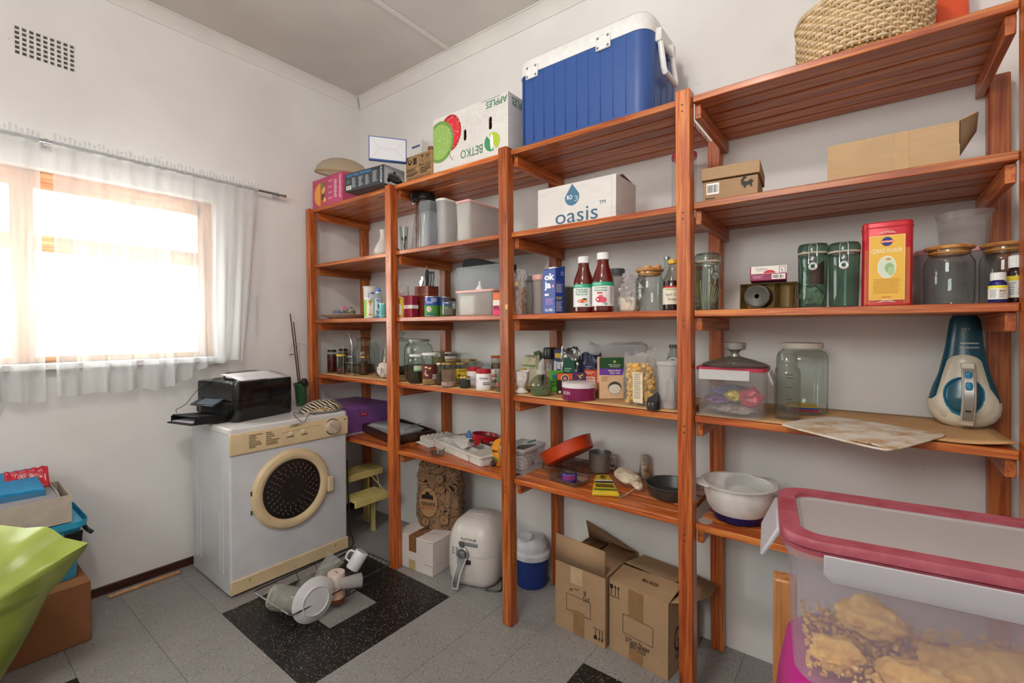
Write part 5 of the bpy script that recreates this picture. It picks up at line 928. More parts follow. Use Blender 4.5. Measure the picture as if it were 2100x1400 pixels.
# third bay
a = at(1068, 795, z=L3); T = thing('cream_packet', 'cream and green folded packet behind the white footed mug', 'packet', (a.x, a.y + .10, L3 + .001), RAD(-8)); sack('body', mat('#c9c2a6', .5, 0, .3, None, .12), T, .11, .05, .155, 21, .25, .004, top=True); F = Face(T, lambda u, v, o: (u, -.030 - o, v)); F.quad(-.05, .045, .105, .113, ink('#7a9a5a'), 'stripe'); F.quad(-.05, -.02, .06, .095, ink('#c9a22a'), 'panel')
a = at(1092, 790, z=L3); T = thing('green_packet', 'dark green packet with a pointed top behind the spray bottle', 'packet', (a.x, a.y + .07, L3 + .001), RAD(-18)); MB().loft([[(-.03, -.014, 0), (.045, -.014, 0), (.045, .014, 0), (-.03, .014, 0)], [(-.04, -.010, .10), (.03, -.010, .10), (.03, .010, .10), (-.04, .010, .10)], [(-.052, -.002, .172), (-.006, -.002, .182), (-.006, .002, .182), (-.052, .002, .172)]]).obj('body', mat('#566a4c', .5, 0, .3, None, .2), T)
p, R, h = spot(1052, 1087, 760, L3, base=812); T = thing('footed_mug', 'white china footed mug painted with flowers beside the post', 'mug', p); CH = mat('#dcd4ce', .25); lathe('body', [(0, .002), (R * .78, 0), (R * .80, .004), (R * .42, h * .17), (R * .36, h * .24), (R * .66, h * .34), (R * .84, h * .52), (R * .88, h * .8), (R, h), (R * .95, h), (R * .82, h * .8), (R * .76, h * .5), (0, h * .36)], CH, T, 32, False, False)
MB().tube([(R * .72, -R * .5, h * .86), (R * 1.02, -R * .62, h * .84), (R * 1.1, -R * .68, h * .70), (R * .95, -R * .62, h * .52), (R * .70, -R * .5, h * .44)], .0045, 8).obj('handle', CH, T); F = around(T, R * .87, facing(p)); F.disc(-R * .8, h * .58, R * .18, ink('#b0506a'), h * .05, n=10); F.disc(-R * .95, h * .48, R * .15, ink('#3d7a4a'), h * .04, n=10); F.bars(-R * .3, R * .2, h * .50, h * .55, 1, ink('#9a8a8a'))
p, R, h = spot(1086, 1133, 735, L3, base=814); T = thing('spray_bottle', 'round clear bottle with a frosted squeeze top', 'bottle', p); hb = h * .56; lathe('bulb', [(0, .003), (R * .72, 0), (R * .90, hb * .15), (R, hb * .42), (R * .93, hb * .66), (R * .62, hb * .88), (R * .36, hb * .97), (R * .34, hb * 1.08)], glass('#e6efe6', 1.45, .03), T, 36, False, False); lathe('liquid', [(0, .004), (R * .70, .003), (R * .88, hb * .16), (R * .95, hb * .34), (0, hb * .34)], glass('#c2d2b4', 1.4, .05, .25, '#b9c7a2'), T, 30, False, False)
MB().loft([[(R * q * cos(t) + dx, R * q * sin(t), z * h) for t in [2 * pi * i / 16 for i in range(16)]] for q, dx, z in ((.42, 0, .58), (.40, 0, .66), (.30, 0, .72), (.32, .002, .80), (.24, .006, .90), (.10, .010, 1.0))]).obj('squeeze_top', frost('#cfcac6', .8), T)
p, R, h = spot(1115, 1138, 712, L3, base=792); T = thing('spice_grinder', 'tall spice grinder with a black cap', 'grinder', p); lathe('body', [(0, 0), (R, 0), (R, h * .72)], mat('#a08478', .3, 0, .5, None, .3, 90), T, 24, False, True); lathe('cap', [(R * 1.03, h * .70), (R * 1.08, h * .74), (R * 1.05, h * .97), (R * .95, h), (0, h)], BLACKP, T, 24, True, False); F = around(T, R, facing(p)); F.quad(-R * .5, R * .4, h * .42, h * .58, ink('#c9c4c2'), 'label'); F.bars(-R * .4, R * .3, h * .44, h * .56, 4, DARK)
def packbox(name, label, cat, l, r, top, base, col, d=.04, xr=None, rz=0):
    a, b = at(l, base, z=L3), at(r, base, z=L3); b = Vector((b.x, a.y, L3)) if rz is None else b; h = zat(l, top, a) - L3; return box2(name, label, cat, a, b, d, h, mat(col, .45))
def flatbox(name, label, cat, l, r, top, y, col, d=.04, zs=None):
    a, b = at(l, 700, y=y), at(r, 700, y=y); a.z = b.z = zs or L3; h = zat(l, top, a) - a.z; return box2(name, label, cat, a, b, d, h, mat(col, .45))
T, w, d, h = flatbox('cocoa_packet', 'dark blue packet with a yellow band beside the spice grinder', 'packet', 1136, 1152, 716, 1.985, '#2a3060', .03); F = front(T, w, d); F.quad(-w * .35, w * .45, h * .78, h * .9, ink('#d0a830'), 'band'); F.quad(-w * .5, -w * .15, h * .05, h * .7, ink('#b9c2cc'), 'panel'); F.quad(-w * .1, w * .5, h * .5, h * .68, ink('#c9c4c9'), 'panel')
def foil(name, label, l, r, top, y, m, sd, cat='packet', d=.05): 
    a, b = at(l, 700, y=y), at(r, 700, y=y); T = thing(name, label, cat, ((a.x + b.x) / 2, y, L3 + .001)); w = b.x - a.x; h = zat((l + r) / 2, top, a) - L3; sack('body', m, T, w, d, h, sd, .18, .004, top=True, lean=0); return T, w, h
T, w, h = foil('foil_pouch', 'silver foil pouch with a green label, standing', 1152, 1189, 714, 1.93, mat('#7f807e', .25, .7, .5, None, .35, 70), 31); F = Face(T, lambda u, v, o: (u, -.030 - o, v)); F.poly([(-w * .38, h * .25), (w * .4, h * .25), (w * .4, h * .72), (-w * .2, h * .80)], ink('#1f4a38'), 'green_label'); F.bars(-w * .15, w * .25, h * .45, h * .55, 2, ink('#8fae94')); F.poly([(-w * .4, h * .12), (w * .4, h * .1), (w * .4, h * .3), (-w * .4, h * .36)], ink('#c9cfae'), 'green_label')
T, w, h = foil('navy_pouch', 'crumpled navy blue pouch behind the red spice box', 1193, 1232, 726, 1.95, mat('#272b4a', .35, .1, .5, None, .4, 40), 33); F = Face(T, lambda u, v, o: (u, -.030 - o, v)); F.bars(-w * .1, w * .2, h * .35, h * .7, 6, ink('#7a7aa0')); F.quad(-w * .45, -w * .2, h * .2, h * .5, ink('#6a3a30'), 'panel')
T, w, h = foil('clear_bag', 'large empty clear bag lying along the back wall', 1205, 1330, 704, 2.03, clear_film('#dcd5d5', .28), 35, 'bag', .07)
T, w, d, h = packbox('tartaric_box', 'lime green box of tartaric acid', 'box', 1126, 1155, 760, 803, '#5aa83a', .022); F = front(T, w, d); F.text('TARTARIC', -w * .02, h * .45, h * .11, BLACK, .03, w=w * .8); F.text('ACID', -w * .05, h * .29, h * .11, BLACK, .03, w=w * .45); F.quad(-w * .25, w * .1, h * .66, h * .80, ink('#3a6ab0'), 'badge'); F.bars(-w * .3, w * .3, h * .55, h * .62, 1, ink('#2f6a2a'))
T, w, d, h = packbox('stock_box', 'orange and black stock cube box with a round badge', 'box', 1143, 1174, 766, 808, '#2b1a18', .03); F = front(T, w, d); F.quad(-w * .5, w * .5, h * .70, h, ink('#d8602a'), 'band'); F.disc(0, h * .76, w * .26, ink('#e0d6c6'), h * .19); F.disc(0, h * .76, w * .22, ink('#1f4a3a'), h * .16); F.disc(0, h * .76, w * .13, ink('#d8708a'), h * .09); F.disc(-w * .34, h * .1, w * .1, ink('#d6d0c8'), h * .07)
T, w, d, h = flatbox('purple_spice_box', 'purple spice box between the stock box and red box', 'box', 1174, 1199, 763, 1.845, '#4a2a5c', .03); F = front(T, w, d); R_ = random.Random(2)
for k in range(10): F.disc(R_.uniform(-.35, .35) * w, h * R_.uniform(.4, .95), w * .09, ink(R_.choice(('#7a8a3a', '#a83a3a', '#c9a23a', '#5a7a4a'))), h * .04, n=8)
T, w, d, h = flatbox('curry_box', 'red butter chicken spice box behind the maroon tin', 'box', 1198, 1229, 758, 1.86, '#b0402c', .04); F = front(T, w, d); F.text('BUTTER', -w * .06, h * .70, h * .07, ink('#f0e6d8'), .03, w=w * .6); F.text('CHICKEN', -w * .04, h * .60, h * .07, ink('#f0e6d8'), .03, w=w * .64); F.bars(-w * .4, w * .2, h * .80, h * .93, 2, ink('#e6b08a')); F.disc(w * .2, h * .38, w * .22, ink('#d89a5a'), h * .12); F.quad(-w * .5, w * .5, 0, h * .2, ink('#5a241c'), 'band')
T, w, d, h = packbox('flour_mix_box', 'tall gluten-free flour mix box with a round window', 'box', 1229, 1279, 733, 818, '#d9b48f', .055); h = zat(1229, 733, at(1229, 818, z=L3)) - L3; F = front(T, w, d); F.quad(-w * .5, w * .5, h * .73, h, ink('#234a2c'), 'band'); F.quad(-w * .5, w * .5, h * .575, h * .73, ink('#6a3a9a'), 'band'); WI2 = ink('#e6e2da')
F.text('Health Connection', w * .12, h * .825, h * .035, WI2, .0, w=w * .5, shear=.2); F.text('Wholefoods', w * .12, h * .78, h * .035, WI2, 0, w=w * .4, shear=.2); F.disc(w * .12, h * .90, w * .055, ink('#a8c04a'), h * .03); F.text('gluten-free', w * .1, h * .685, h * .045, WI2, .02, w=w * .5); F.text('flour mix', w * .14, h * .625, h * .045, WI2, .02, w=w * .42); F.bars(-w * .42, -w * .12, h * .42, h * .54, 3, ink('#b58a5a')); F.disc(w * .13, h * .27, w * .28, ink('#8c7a68'), h * .155); F.disc(w * .13, h * .27, w * .265, ink('#46403a'), h * .147); F.disc(w * .13, h * .24, w * .25, ink('#d8d0c4'), h * .115)
F = rightf(T, w, d); F.quad(-d * .5, d * .5, h * .73, h, ink('#d6cfc0'), 'panel'); F.bars(-d * .35, d * .35, h * .76, h * .96, 7, DARK)
p, R, h = spot(1152, 1222, 783, L3, base=823); T = thing('round_tin', 'round maroon tin with a white lid in front of the boxes', 'tin', p); lathe('body', [(0, 0), (R * .98, 0), (R * .985, .002), (R * .985, h * .8)], mat('#7a1d48', .3), T, 44, False, True); lathe('lid', [(R * 1.0, h * .72), (R * 1.0, h * .98), (R * .96, h), (0, h - .001)], mat('#d6cdd0', .35), T, 44, True, False); F = around(T, R, facing(p)); F.text('BON', -R * .80, h * .42, h * .20, ink('#e0ccd4'), .0, w=R * .52)
# pasta: a clear bag packed with shells
p, R, h = spot(1278, 1347, 735, L3, base=836); p.y += .0; T = thing('pasta_bag', 'clear bag packed with yellow pasta spirals', 'bag', p); PW, PD, PH = R * 1.9, .085, h
import bmesh as _bm
shell = MB(); n_ = 6
shell.loft([[(x, .0095 * s_ * cos(a), .0095 * s_ * sin(a)) for a in [2 * pi * i / 7 for i in range(7)]] for x, s_ in ((-.012, .5), (-.008, 1), (0, .78), (.006, 1.05), (.011, .5))]); sm = shell.obj('pasta_piece', mat('#d8a648', .45, 0, .4, None, .15, 60), T, smooth=60); R_ = random.Random(9); first = True
for k in range(190):
    v = R_.random() ** .9 * .86; a = R_.uniform(0, 2 * pi); e = sqrt(R_.uniform(.25, 1)); full = 1 - max(0, (v - .55) / .5) * .45; loc = (PW * .43 * e * cos(a) * (.9 if v > .7 else 1), PD * .42 * e * sin(a) * full, .012 + v * PH * .93)
    o = sm if first else sm.copy(); first = False
    if o is not sm: COL.objects.link(o)
    o.location = loc; o.rotation_euler = (R_.uniform(0, 6), R_.uniform(0, 6), R_.uniform(0, 6))
sack('film', clear_film('#eee6da', .16), T, PW * 1.02, PD * 1.1, PH * 1.08, 41, .4, .004); MB().grid(14, 5, lambda u, v: (PW * (.55 * u - .18) + .02 * v, .004 * sin(u * 14), PH * (1.05 + .13 * v * (.5 + u) + .02 * sin(u * 17)))).obj('open_top', clear_film('#e6e0dc', .3), T, smooth=50)
F = Face(T, lambda u, v, o: (u, -PD * .60 - o, v)); F.poly([(-PW * .06, PH * .10), (PW * .26, PH * .08), (PW * .25, PH * .72), (-PW * .08, PH * .74)], ink('#d6c7ac'), 'label'); F.bars(-PW * .03, PW * .21, PH * .16, PH * .70, 14, ink('#8a7a66'), vary=.2)
a = at(1350, 826, z=L3); T = thing('dark_packet', 'dark crumpled packet squeezed behind the pasta bag', 'packet', (a.x + .01, a.y + .075, L3 + .001)); crumple('body', mat('#3a3434', .4, .1, .4, None, .4), T, (0, 0, 0), .020, .02, .075, 15, 3, .3)
p, R, h = spot(1326, 1354, 802, L3, base=842); T = thing('flip_top_stopper', 'small black flip cap lying on the hardboard', 'cap', p); lathe('base', [(0, 0), (R, 0), (R, h * .38), (R * .95, h * .42), (0, h * .42)], BLACKP, T, 24, False, False); MB().loft([[(-R * .9, -R * .6, h * .40), (R * .9, -R * .6, h * .40), (R * .9, R * .6, h * .40), (-R * .9, R * .6, h * .40)], [(-R * .8, -R * .5, h * .6), (R * .9, -R * .5, h * .72), (R * .9, R * .5, h * .72), (-R * .8, R * .5, h * .6)], [(R * .1, -R * .3, h * .82), (R * .55, -R * .3, h), (R * .55, R * .3, h), (R * .1, R * .3, h * .82)]]).obj('flip_lid', BLACKP, T, bevel=.003)
p, R, h = spot(1348, 1395, 740, L3, base=848); T = thing('frosted_beaker', 'tall frosted plastic beaker beside the post', 'beaker', p); FJ = frost('#d9d6d4', .72); MB().stack([(rrect(R * 1.35, R * 1.35, R * .5), 0), (rrect(R * 1.40, R * 1.40, R * .5), .005), (rrect(R * 1.85, R * 1.85, R * .6), h * .9), (rrect(R * 2.0, R * 2.0, R * .65), h * .92), (rrect(R * 2.0, R * 2.0, R * .65), h)], True, False).obj('body', FJ, T)
A = RAD(facing(p))
for k in range(-3, 4): 
    u = k * R * .13; MB().tube([(R * .82 * cos(A) - u * sin(A), R * .82 * sin(A) + u * cos(A), h * .18), (R * .95 * cos(A) - u * sin(A), R * .95 * sin(A) + u * cos(A), h * (.72 - .03 * abs(k)))], .0018, 5).obj('flute', frost('#e6e4e2', .8), T)
p2, R2, h2 = spot(1359, 1398, 707, L3, base=822); T = thing('glass_bottle', 'grey glass bottle with a dark collar behind the frosted beaker', 'bottle', (p2.x - .0, p2.y + .03, p2.z)); lathe('body', [(0, .002), (R2 * .9, 0), (R2, .01), (R2, h2 * .62), (R2 * .75, h2 * .80), (R2 * .55, h2 * .88), (R2 * .55, h2 * .97)], frost('#a9abac', .5, .15), T, 30, False, False); lathe('collar', [(R2 * .62, h2 * .94), (R2 * .62, h2), (R2 * .5, h2)], mat('#4a4c48', .4), T, 24, True, False)
MB().tube([(R2 * .2 + R2 * .6 * cos(q), -R2 * 1.02, h2 * .66 + R2 * .6 * sin(q)) for q in [pi * i / 12 for i in range(13)]], .0045, 7).obj('white_loop', mat('#dcdad8', .4), T)
# fourth bay
a, b = at(1428.6, 851, z=L3), at(1565.7, 864.5, z=L3); hL = zat(1567, 757, b) - L3
T, w, d, h = box2('sweets_container', 'clear lock-lid container of wrapped sweets with a red lid', 'container', a, b, .165, .1, None); h = hL
PCL = frost('#d9d3d2', .22, .15, .3); MB().stack([(rrect(w * .96, d * .96, .02), 0), (rrect(w * .98, d * .98, .022), .006), (rrect(w, d, .024), h - .022), (rrect(w * 1.03, d * 1.03, .026), h - .018), (rrect(w * 1.03, d * 1.03, .026), h - .010)]).obj('body', PCL, T)
LR = mat('#a62c44', .35); mb = MB(); ro, ri = rrect(w * 1.06, d * 1.09, .03, 5), rrect(w * .90, d * .84, .024, 5); mb.loft([[(x, y, h - .012) for x, y in ri], [(x, y, h - .012) for x, y in ro], [(x, y, h) for x, y in ro], [(x, y, h) for x, y in ri], [(x, y, h - .012) for x, y in ri]], False, False).obj('lid_frame', LR, T, smooth=30); MB().stack([(ri, h - .011), (ri, h - .004)]).obj('lid_panel', frost('#d2cccb', .6), T)
LW = frost('#dcdad9', .92); MB().box(-w * .46, w * .30, -d * .56, -d * .545, h - .042, h - .008).obj('front_clip', LW, T, bevel=.004); MB().tf((w * .54, -d * .05, h - .012), (0, RAD(-18), 0)).box(0, .005, -d * .36, d * .36, -.042, 0).obj('side_clip', LW, T, bevel=.003)
BT_ = T.location.copy(); BW, BD, BH, BA = w, d, h, T.rotation_euler.z
def inside(label, dx, dy, dz, sx, sy, sz, col, sd, name='sweet_packet', cat='packet'):
    o = crumple(name, mat(col, .4, .1, .5, None, .35, 60), None, (0, 0, 0), sx, sy, sz, sd, 3, .35); o.location = BT_ + Vector((dx * cos(BA) - dy * sin(BA), dx * sin(BA) + dy * cos(BA), dz)); o.rotation_euler = (0, 0, BA); tag(o, label, cat, 'sweets inside the red-lidded container')
inside('brown and clear packets along the bottom of the container', 0, -.01, .008, BW * .42, BD * .36, .020, '#8c7f78', 51); inside('purple sweet packet at the left inside the container', -BW * .2, -.02, .040, BW * .22, BD * .3, .016, '#6a3a7a', 52); inside('yellow sweet packet in the middle inside the container', BW * .04, -.03, .052, .030, .03, .020, '#c9b24a', 53); inside('bright red sweet packet at the right inside the container', BW * .29, -.03, .036, .036, .03, .034, '#b8324a', 54); inside('blue and violet packets at the back inside the container', -BW * .05, .04, .055, BW * .34, .03, .022, '#6a6a9a', 55)
p = BT_ + Vector((.005, 0, BH + .001)); R = rpx(139, 1500, p); hk = zat(1499, 702, p) - p.z; T = thing('glass_saucepan_lid', 'smoky glass lid with a knob, on the red-lidded container', 'lid', p); lathe('dome', [(R * .97, 0), (R, .004), (R * .9, hk * .13), (R * .6, hk * .26), (R * .3, hk * .36), (R * .16, hk * .42)], glass('#b9b5ae', 1.5, .04, .34, '#77726a'), T, 44, False, False); lathe('knob', [(R * .16, hk * .40), (R * .11, hk * .56), (R * .18, hk * .66), (R * .32, hk * .72), (R * .33, hk * .98), (R * .30, hk), (0, hk)], mat('#8d8b84', .25, .4, .5, None, .1), T, 26, True, False)
T, p, R, h = jar('big wide clear jar with a white screw lid', 1589, 1697, 702, L3, mat('#cfc6ba', .4), base=852, neck=.76, lidh=.020, sh=.20); t = thing('yeast_sachet', 'yellow, blue and red sachet at the bottom of the big jar', 'sachet', (p.x + .005, p.y - .01, p.z + .006), RAD(15)); MB().loft([[(-.05, -.02, 0), (.05, -.02, 0), (.05, .03, .0), (-.05, .03, 0)], [(-.048, -.02, .022), (.05, -.018, .014), (.046, .03, .026), (-.05, .03, .03)]]).obj('body', mat('#c9a83a', .4, 0, .4, None, .2), t, bevel=.006); F = Face(t, lambda u, v, o: (u, -.021 - o, v)); F.quad(-.045, .045, .0, .008, ink('#a82a34'), 'band'); F.quad(-.045, .045, .008, .015, ink('#3a4a9a'), 'band')
p, R, h = spot(1587, 1641, 723, L3, base=862); T = thing('measuring_bottle', 'clear plastic measuring bottle in front of the big jar', 'bottle', p); lathe('body', [(0, .002), (R * .95, 0), (R, .01), (R, h * .68), (R * .94, h * .75), (R * .76, h * .80), (R * .74, h * .86), (R * .78, h * .88), (R * .74, h * .9), (R * .74, h)], glass('#e6e6e2', 1.45, .05, .05, '#b9b4ac'), T, 34, False, False); F = around(T, R * 1.003, facing(p))
for k, z in enumerate((.14, .30, .48, .62, .74 * .9)): F.bars(-R * .1, R * .45, h * z, h * z + .004, 1, ink('#3a342e'), vary=.2, seed=k, fill=.6)
F.bars(-R * .4, R * .2, h * .14, h * .19, 2, ink('#2a2622'))
zm = L3 + .010; c0, c1, c2, c3 = [at(*q, z=zm) for q in ((1592, 866), (1822, 917), (1952, 889), (1708, 850))]
for q in (c2, c3): q.y = min(q.y, 2.03)
T = thing('chopping_mat', 'large stained white plastic chopping mat overhanging the shelf', 'chopping mat', (0, 0, 0)); MATM = NT('stained_white_plastic').set(.5); v_ = MATM.coords((1, 1, 1), False); MATM.l(MATM.ramp(MATM.noise(v_, 14, 5, .65), [(.38, '#b08a62'), (.50, '#c9bba9'), (.62, '#d3cbc1')]), MATM.b.inputs['Base Color'])
def mp(u, v): a = c0.lerp(c1, u); b = c3.lerp(c2, u); q = a.lerp(b, v); return q.lerp((c0 + c2 + c1 + c3) / 4, .07 * ((abs(2 * u - 1) * abs(2 * v - 1)) ** 4))
nu, nv = 26, 16; slot = lambda u, v: ((u - .80) / .13) ** 2 + ((v - .075) / .040) ** 2 < 1
mb = MB(); I = {}
for j in range(nv * 3 + 1):
    for i in range(nu * 2 + 1): q = mp(i / nu / 2, j / nv / 3); I[i, j] = mb.pv((q.x, q.y, q.z - .0045 - (.035 * max(0, 1.668 - q.y) if q.y < 1.668 else 0)))
for j in range(nv * 3):
    for i in range(nu * 2):
        if not slot((i + .5) / nu / 2, (j + .5) / nv / 3): mb.face((I[i, j], I[i + 1, j], I[i + 1, j + 1], I[i, j + 1]))
mb.obj('sheet', MATM.m, T, solid=.004, smooth=60)
# handheld vacuum cleaner standing on its end
p, R, h = spot(1905, 2055, 640, L3, base=898); p = Vector((at(1981, 880, z=L3).x, at(1981, 880, z=L3).y + .055, L3 + .001)); R = rpx(150, 1981, p); h = min(zat(1981, 641, p) - p.z, S2 - .026 - p.z)
T = thing('handheld_vacuum', 'teal and cream handheld vacuum cleaner standing on its end', 'vacuum cleaner', p, RAD(facing(p) + 90)); CRM = mat('#cfc6b4', .28, 0, .5, None, .06, 20); TEAL = mat('#0f4a5e', .22, 0, .5, None, .1, 12); TEAL2 = mat('#2478a0', .25, 0, .5)
DD = .62
def vw(t): # half width along the height
    K = [(0, .42), (.02, .62), (.06, .82), (.12, .96), (.18, 1.0), (.26, .985), (.36, .88), (.46, .74), (.58, .64), (.72, .54), (.86, .48), (.955, .43), (.985, .40), (1, .34)]
    for (a, b), (c, e) in zip(K, K[1:]):
        if t <= c: return R * (b + (e - b) * (t - a) / (c - a))
    return R * .34
def vd(t): return vw(t) * (DD if t < .5 else DD + .15 * (t - .5))
def vbody(t0, t1, g, off=0, n=30, a0=0, a1=360): return MB().grid(40, n, lambda u, v: ((vw(t0 + (t1 - t0) * v) + off) * cos(RAD(a0 + (a1 - a0) * u)), (vd(t0 + (t1 - t0) * v) + off) * sin(RAD(a0 + (a1 - a0) * u)), h * (t0 + (t1 - t0) * v)), False)
mb = vbody(0, 1, 0); mb.poly([(vw(1) * cos(a), vd(1) * sin(a), h) for a in [2 * pi * i / 40 for i in range(40)]]); mb.poly([(vw(0) * cos(a), vd(0) * sin(a), 0) for a in [2 * pi * i / 40 for i in range(40)]][::-1]); mb.obj('dust_bowl', TEAL, T, smooth=60)
def surf(x, z, off):   # point on the front skin at width x, height fraction z
    k = max(-.995, min(.995, x / vw(z))); return (x, -vd(z) * sqrt(1 - k * k) - off, h * z)
def patch(name, outline, m, off, rim=0):
    cx = sum(q[0] for q in outline) / len(outline); cz = sum(q[1] for q in outline) / len(outline); mb = MB(); K = 7; Rr = [[surf((cx + (x - cx) * k / K), cz + (z - cz) * k / K, off if k < K else off * .2) for x, z in outline] for k in range(K, 0, -1)]; mb.loft(Rr, False, True); return mb.obj(name, m, T, smooth=60)
cream = [(-R * .90 * k if False else x, z) for k in (1,) for x, z in []]
out = []
for i in range(25):   # cream shell: arch over the handle, full width at the bottom
    t = i / 24; a = pi * t; out.append((R * .98 * .60 * cos(a) * (1 if True else 0), .40 + .265 * sin(a)))
shell_o = [(vw(.03) * .93, .03), (vw(.12) * .97, .12), (vw(.2) * .97, .20), (vw(.27) * .95, .26), (R * .70, .36), (R * .60, .46), (R * .50, .56)] + [(R * .50 * cos(RAD(q)), .56 + .09 * sin(RAD(q))) for q in range(15, 166, 15)] + [(-R * .50, .56), (-R * .60, .46), (-R * .68, .36), (-R * .76, .27), (-vw(.22) * .90, .235), (-vw(.2) * .97, .20), (-vw(.12) * .97, .12), (-vw(.03) * .93, .03)]
patch('cream_shell', shell_o, CRM, .006); mb = vbody(0, .235, 0, .003, 12); mb.obj('cream_base', CRM, T, smooth=60)
well = [(R * .60 * cos(RAD(q)), .30 + .165 * sin(RAD(q)) * (1.0 if q < 180 else 1.15)) for q in range(0, 360, 12)]
patch('hand_well_rim', [(x * 1.06, .30 + (z - .30) * 1.06) for x, z in well], TEAL2, .0075); patch('hand_well', well, TEAL, .0088)
hp = []
for k in range(13): t = k / 12; hp.append((R * (.10 + .05 * sin(pi * t)), -vd(.3) - .014 - .034 * sin(pi * min(1, t * 1.05)), h * (.04 + .54 * t)))
def strap(name, wdt, thick, m, off, a=0, b=13): MB().loft([[(x - wdt, y - off, z), (x - wdt * .8, y - off - thick, z), (x + wdt * .8, y - off - thick, z), (x + wdt, y - off, z), (x + wdt, y - off + thick * .4, z), (x - wdt, y - off + thick * .4, z)] for x, y, z in hp[a:b]]).obj(name, m, T, smooth=50)
strap('handle', R * .20, .014, CRM, 0); strap('grey_grip', R * .155, .005, mat('#97938f', .35, .4), .013, 1, 12)
for i, k in ((10, 9), (8, 7)): x, y, z = hp[i]; MB().box(x - R * .10, x + R * .10, y - .025, y - .012, z - .016, z + .008).obj('button', TEAL2, T, bevel=.005)
x, y, z = hp[3]; MB().box(x - R * .08, x + R * .08, y - .0195, y - .012, z - .003, z + .003).obj('indicator', BLACKP, T)
F = Face(T, lambda u, v, o: surf(u, v / h, o), step=R * .2); LW2 = ink('#b9b7b2'); F.bars(-R * .12, R * .40, h * .745, h * .757, 1, LW2, vary=0, fill=.9); F.text('dustbuster', R * .14, h * .715, h * .018, LW2, .02, w=R * .56); F.text('9.6 v', R * .03, h * .88, h * .014, LW2, .02, w=R * .24)
# ------------------------------------------------------------------ fifth shelf, from the left
c = at(709, 893, z=S4); pzl = zat(709, 838, c); xb = c.x; PURP = mat('#7a4c8e', .4, 0, .4, None, .05); w, d, h = .40, 2.06 - c.y, pzl - S4 + .0
T = thing('purple_box', 'purple lidded plastic storage box behind the dryer', 'container', (xb - w / 2, c.y + d / 2, S4 + .0035)); MB().stack([(rrect(w * .94, d * .94, .012), 0), (rrect(w * .98, d * .98, .014), h - .02)]).obj('body', PURP, T); MB().stack([(rrect(w, d, .015), h - .024), (rrect(w, d, .015), h - .004), (rrect(w - .01, d - .01, .014), h), (rrect(w - .03, d - .03, .012), h), (rrect(w - .034, d - .034, .012), h + .004)]).obj('lid', PURP, T)
F = rightf(T, w * .985, d); F.quad(-d * .20, -d * .02, h * .60, h * .72, ink('#9c2040'), 'red_label'); F.bars(-d * .17, -d * .05, h * .64, h * .68, 1, ink('#e0c0c8'))
t = bx('shelf_paper', c.x - .28, c.x + .02, c.y - .035, c.y + .20, S4 + .001, S4 + .003, mat('#cfc9c2', .7), None, 0); tag(t, 'sheet of white paper under the purple box', 'paper')
DW = wood(0, '#22110d', '#38201a', '#4a2c22', rough=.3, knots=False, key='dark_stained'); a, b, e = at(744.5, 884, z=S4), at(808, 912, z=S4), at(876, 884, z=S4)
u_ = (b - a); ang = atan2(u_.y, u_.x); w = u_.length; d = (e - b).length; cc = (a + e) / 2; d *= .74; cc = (a + b) / 2 + Vector((-sin(ang), cos(ang), 0)) * d / 2 + Vector((.006, -.012, 0)); T = thing('wooden_tray', 'dark brown wooden tray with raised sides holding a clear punnet', 'tray', (cc.x, cc.y, S4 + .001), ang); hh = .052
bx('base', -w / 2, w / 2, -d / 2, d / 2, 0, .006, DW, T, .001)
for q in ((-w / 2, w / 2, -d / 2, -d / 2 + .01), (-w / 2, w / 2, d / 2 - .01, d / 2), (-w / 2, -w / 2 + .01, -d / 2 + .01, d / 2 - .01), (w / 2 - .01, w / 2, -d / 2 + .01, d / 2 - .01)): bx('side', *q, .006, hh, DW, T, .003)
t = thing('clear_punnet', 'crumpled clear plastic punnet lying in the wooden tray', 'punnet', (cc.x - .035, cc.y + .005, S4 + .016), ang + .25); MB().stack([(rrect(w * .75, d * .5, .02), 0), (rrect(w * .78, d * .52, .02), .028), (rrect(w * .84, d * .58, .02), .030), (rrect(w * .70, d * .45, .02), .046)]).obj('shell', frost('#dde2e6', .6, .1, .2), t); MB().tf((w * .30, d * .05, .045), (0, RAD(-28), 0)).box(-.05, .05, -.05, .05, 0, .002).obj('folded_lid', frost('#c9ced2', .4, .1, .2), t)
def pxbox(l, f, r, z): # three bottom corners left, front, right -> centre, angle, width (left-front), depth (front-right)
    a, b, e = at(*l, z=z), at(*f, z=z), at(*r, z=z); v1, v2 = b - a, e - b; return (a + e) / 2, atan2(v1.y, v1.x), v1.xy.length, v2.xy.length
# egg tray
cc, ang, w, d = Vector((-2.052, 1.955, 0)), RAD(-14), .165, .20; EG = mat('#b8b2aa', .6)
t = thing('white_board', 'thin white board under the white egg tray', 'board', (cc.x, cc.y - .025, S4 + .001), ang); bx('sheet', -w * .5, w * .46, -d * .5, d * .45, 0, .007, mat('#d6d2cd', .6), t)
T = thing('egg_tray', 'white plastic egg tray beside the cutlery tray', 'tray', (cc.x, cc.y, S4 + .0095), ang); MB().stack([(rrect(w, d, .012), 0), (rrect(w, d, .012), .022), (rrect(w * .96, d * .97, .012), .027)]).obj('body', EG, T)
for i in range(4):
    for j in range(6): MB().tf((-w * .37 + w * .247 * i, -d * .40 + d * .16 * j, .0262)).lathe([(.014, 0), (.013, .005), (.008, .0065), (.005, .003), (0, .002)], 12).obj('cup', EG, T)
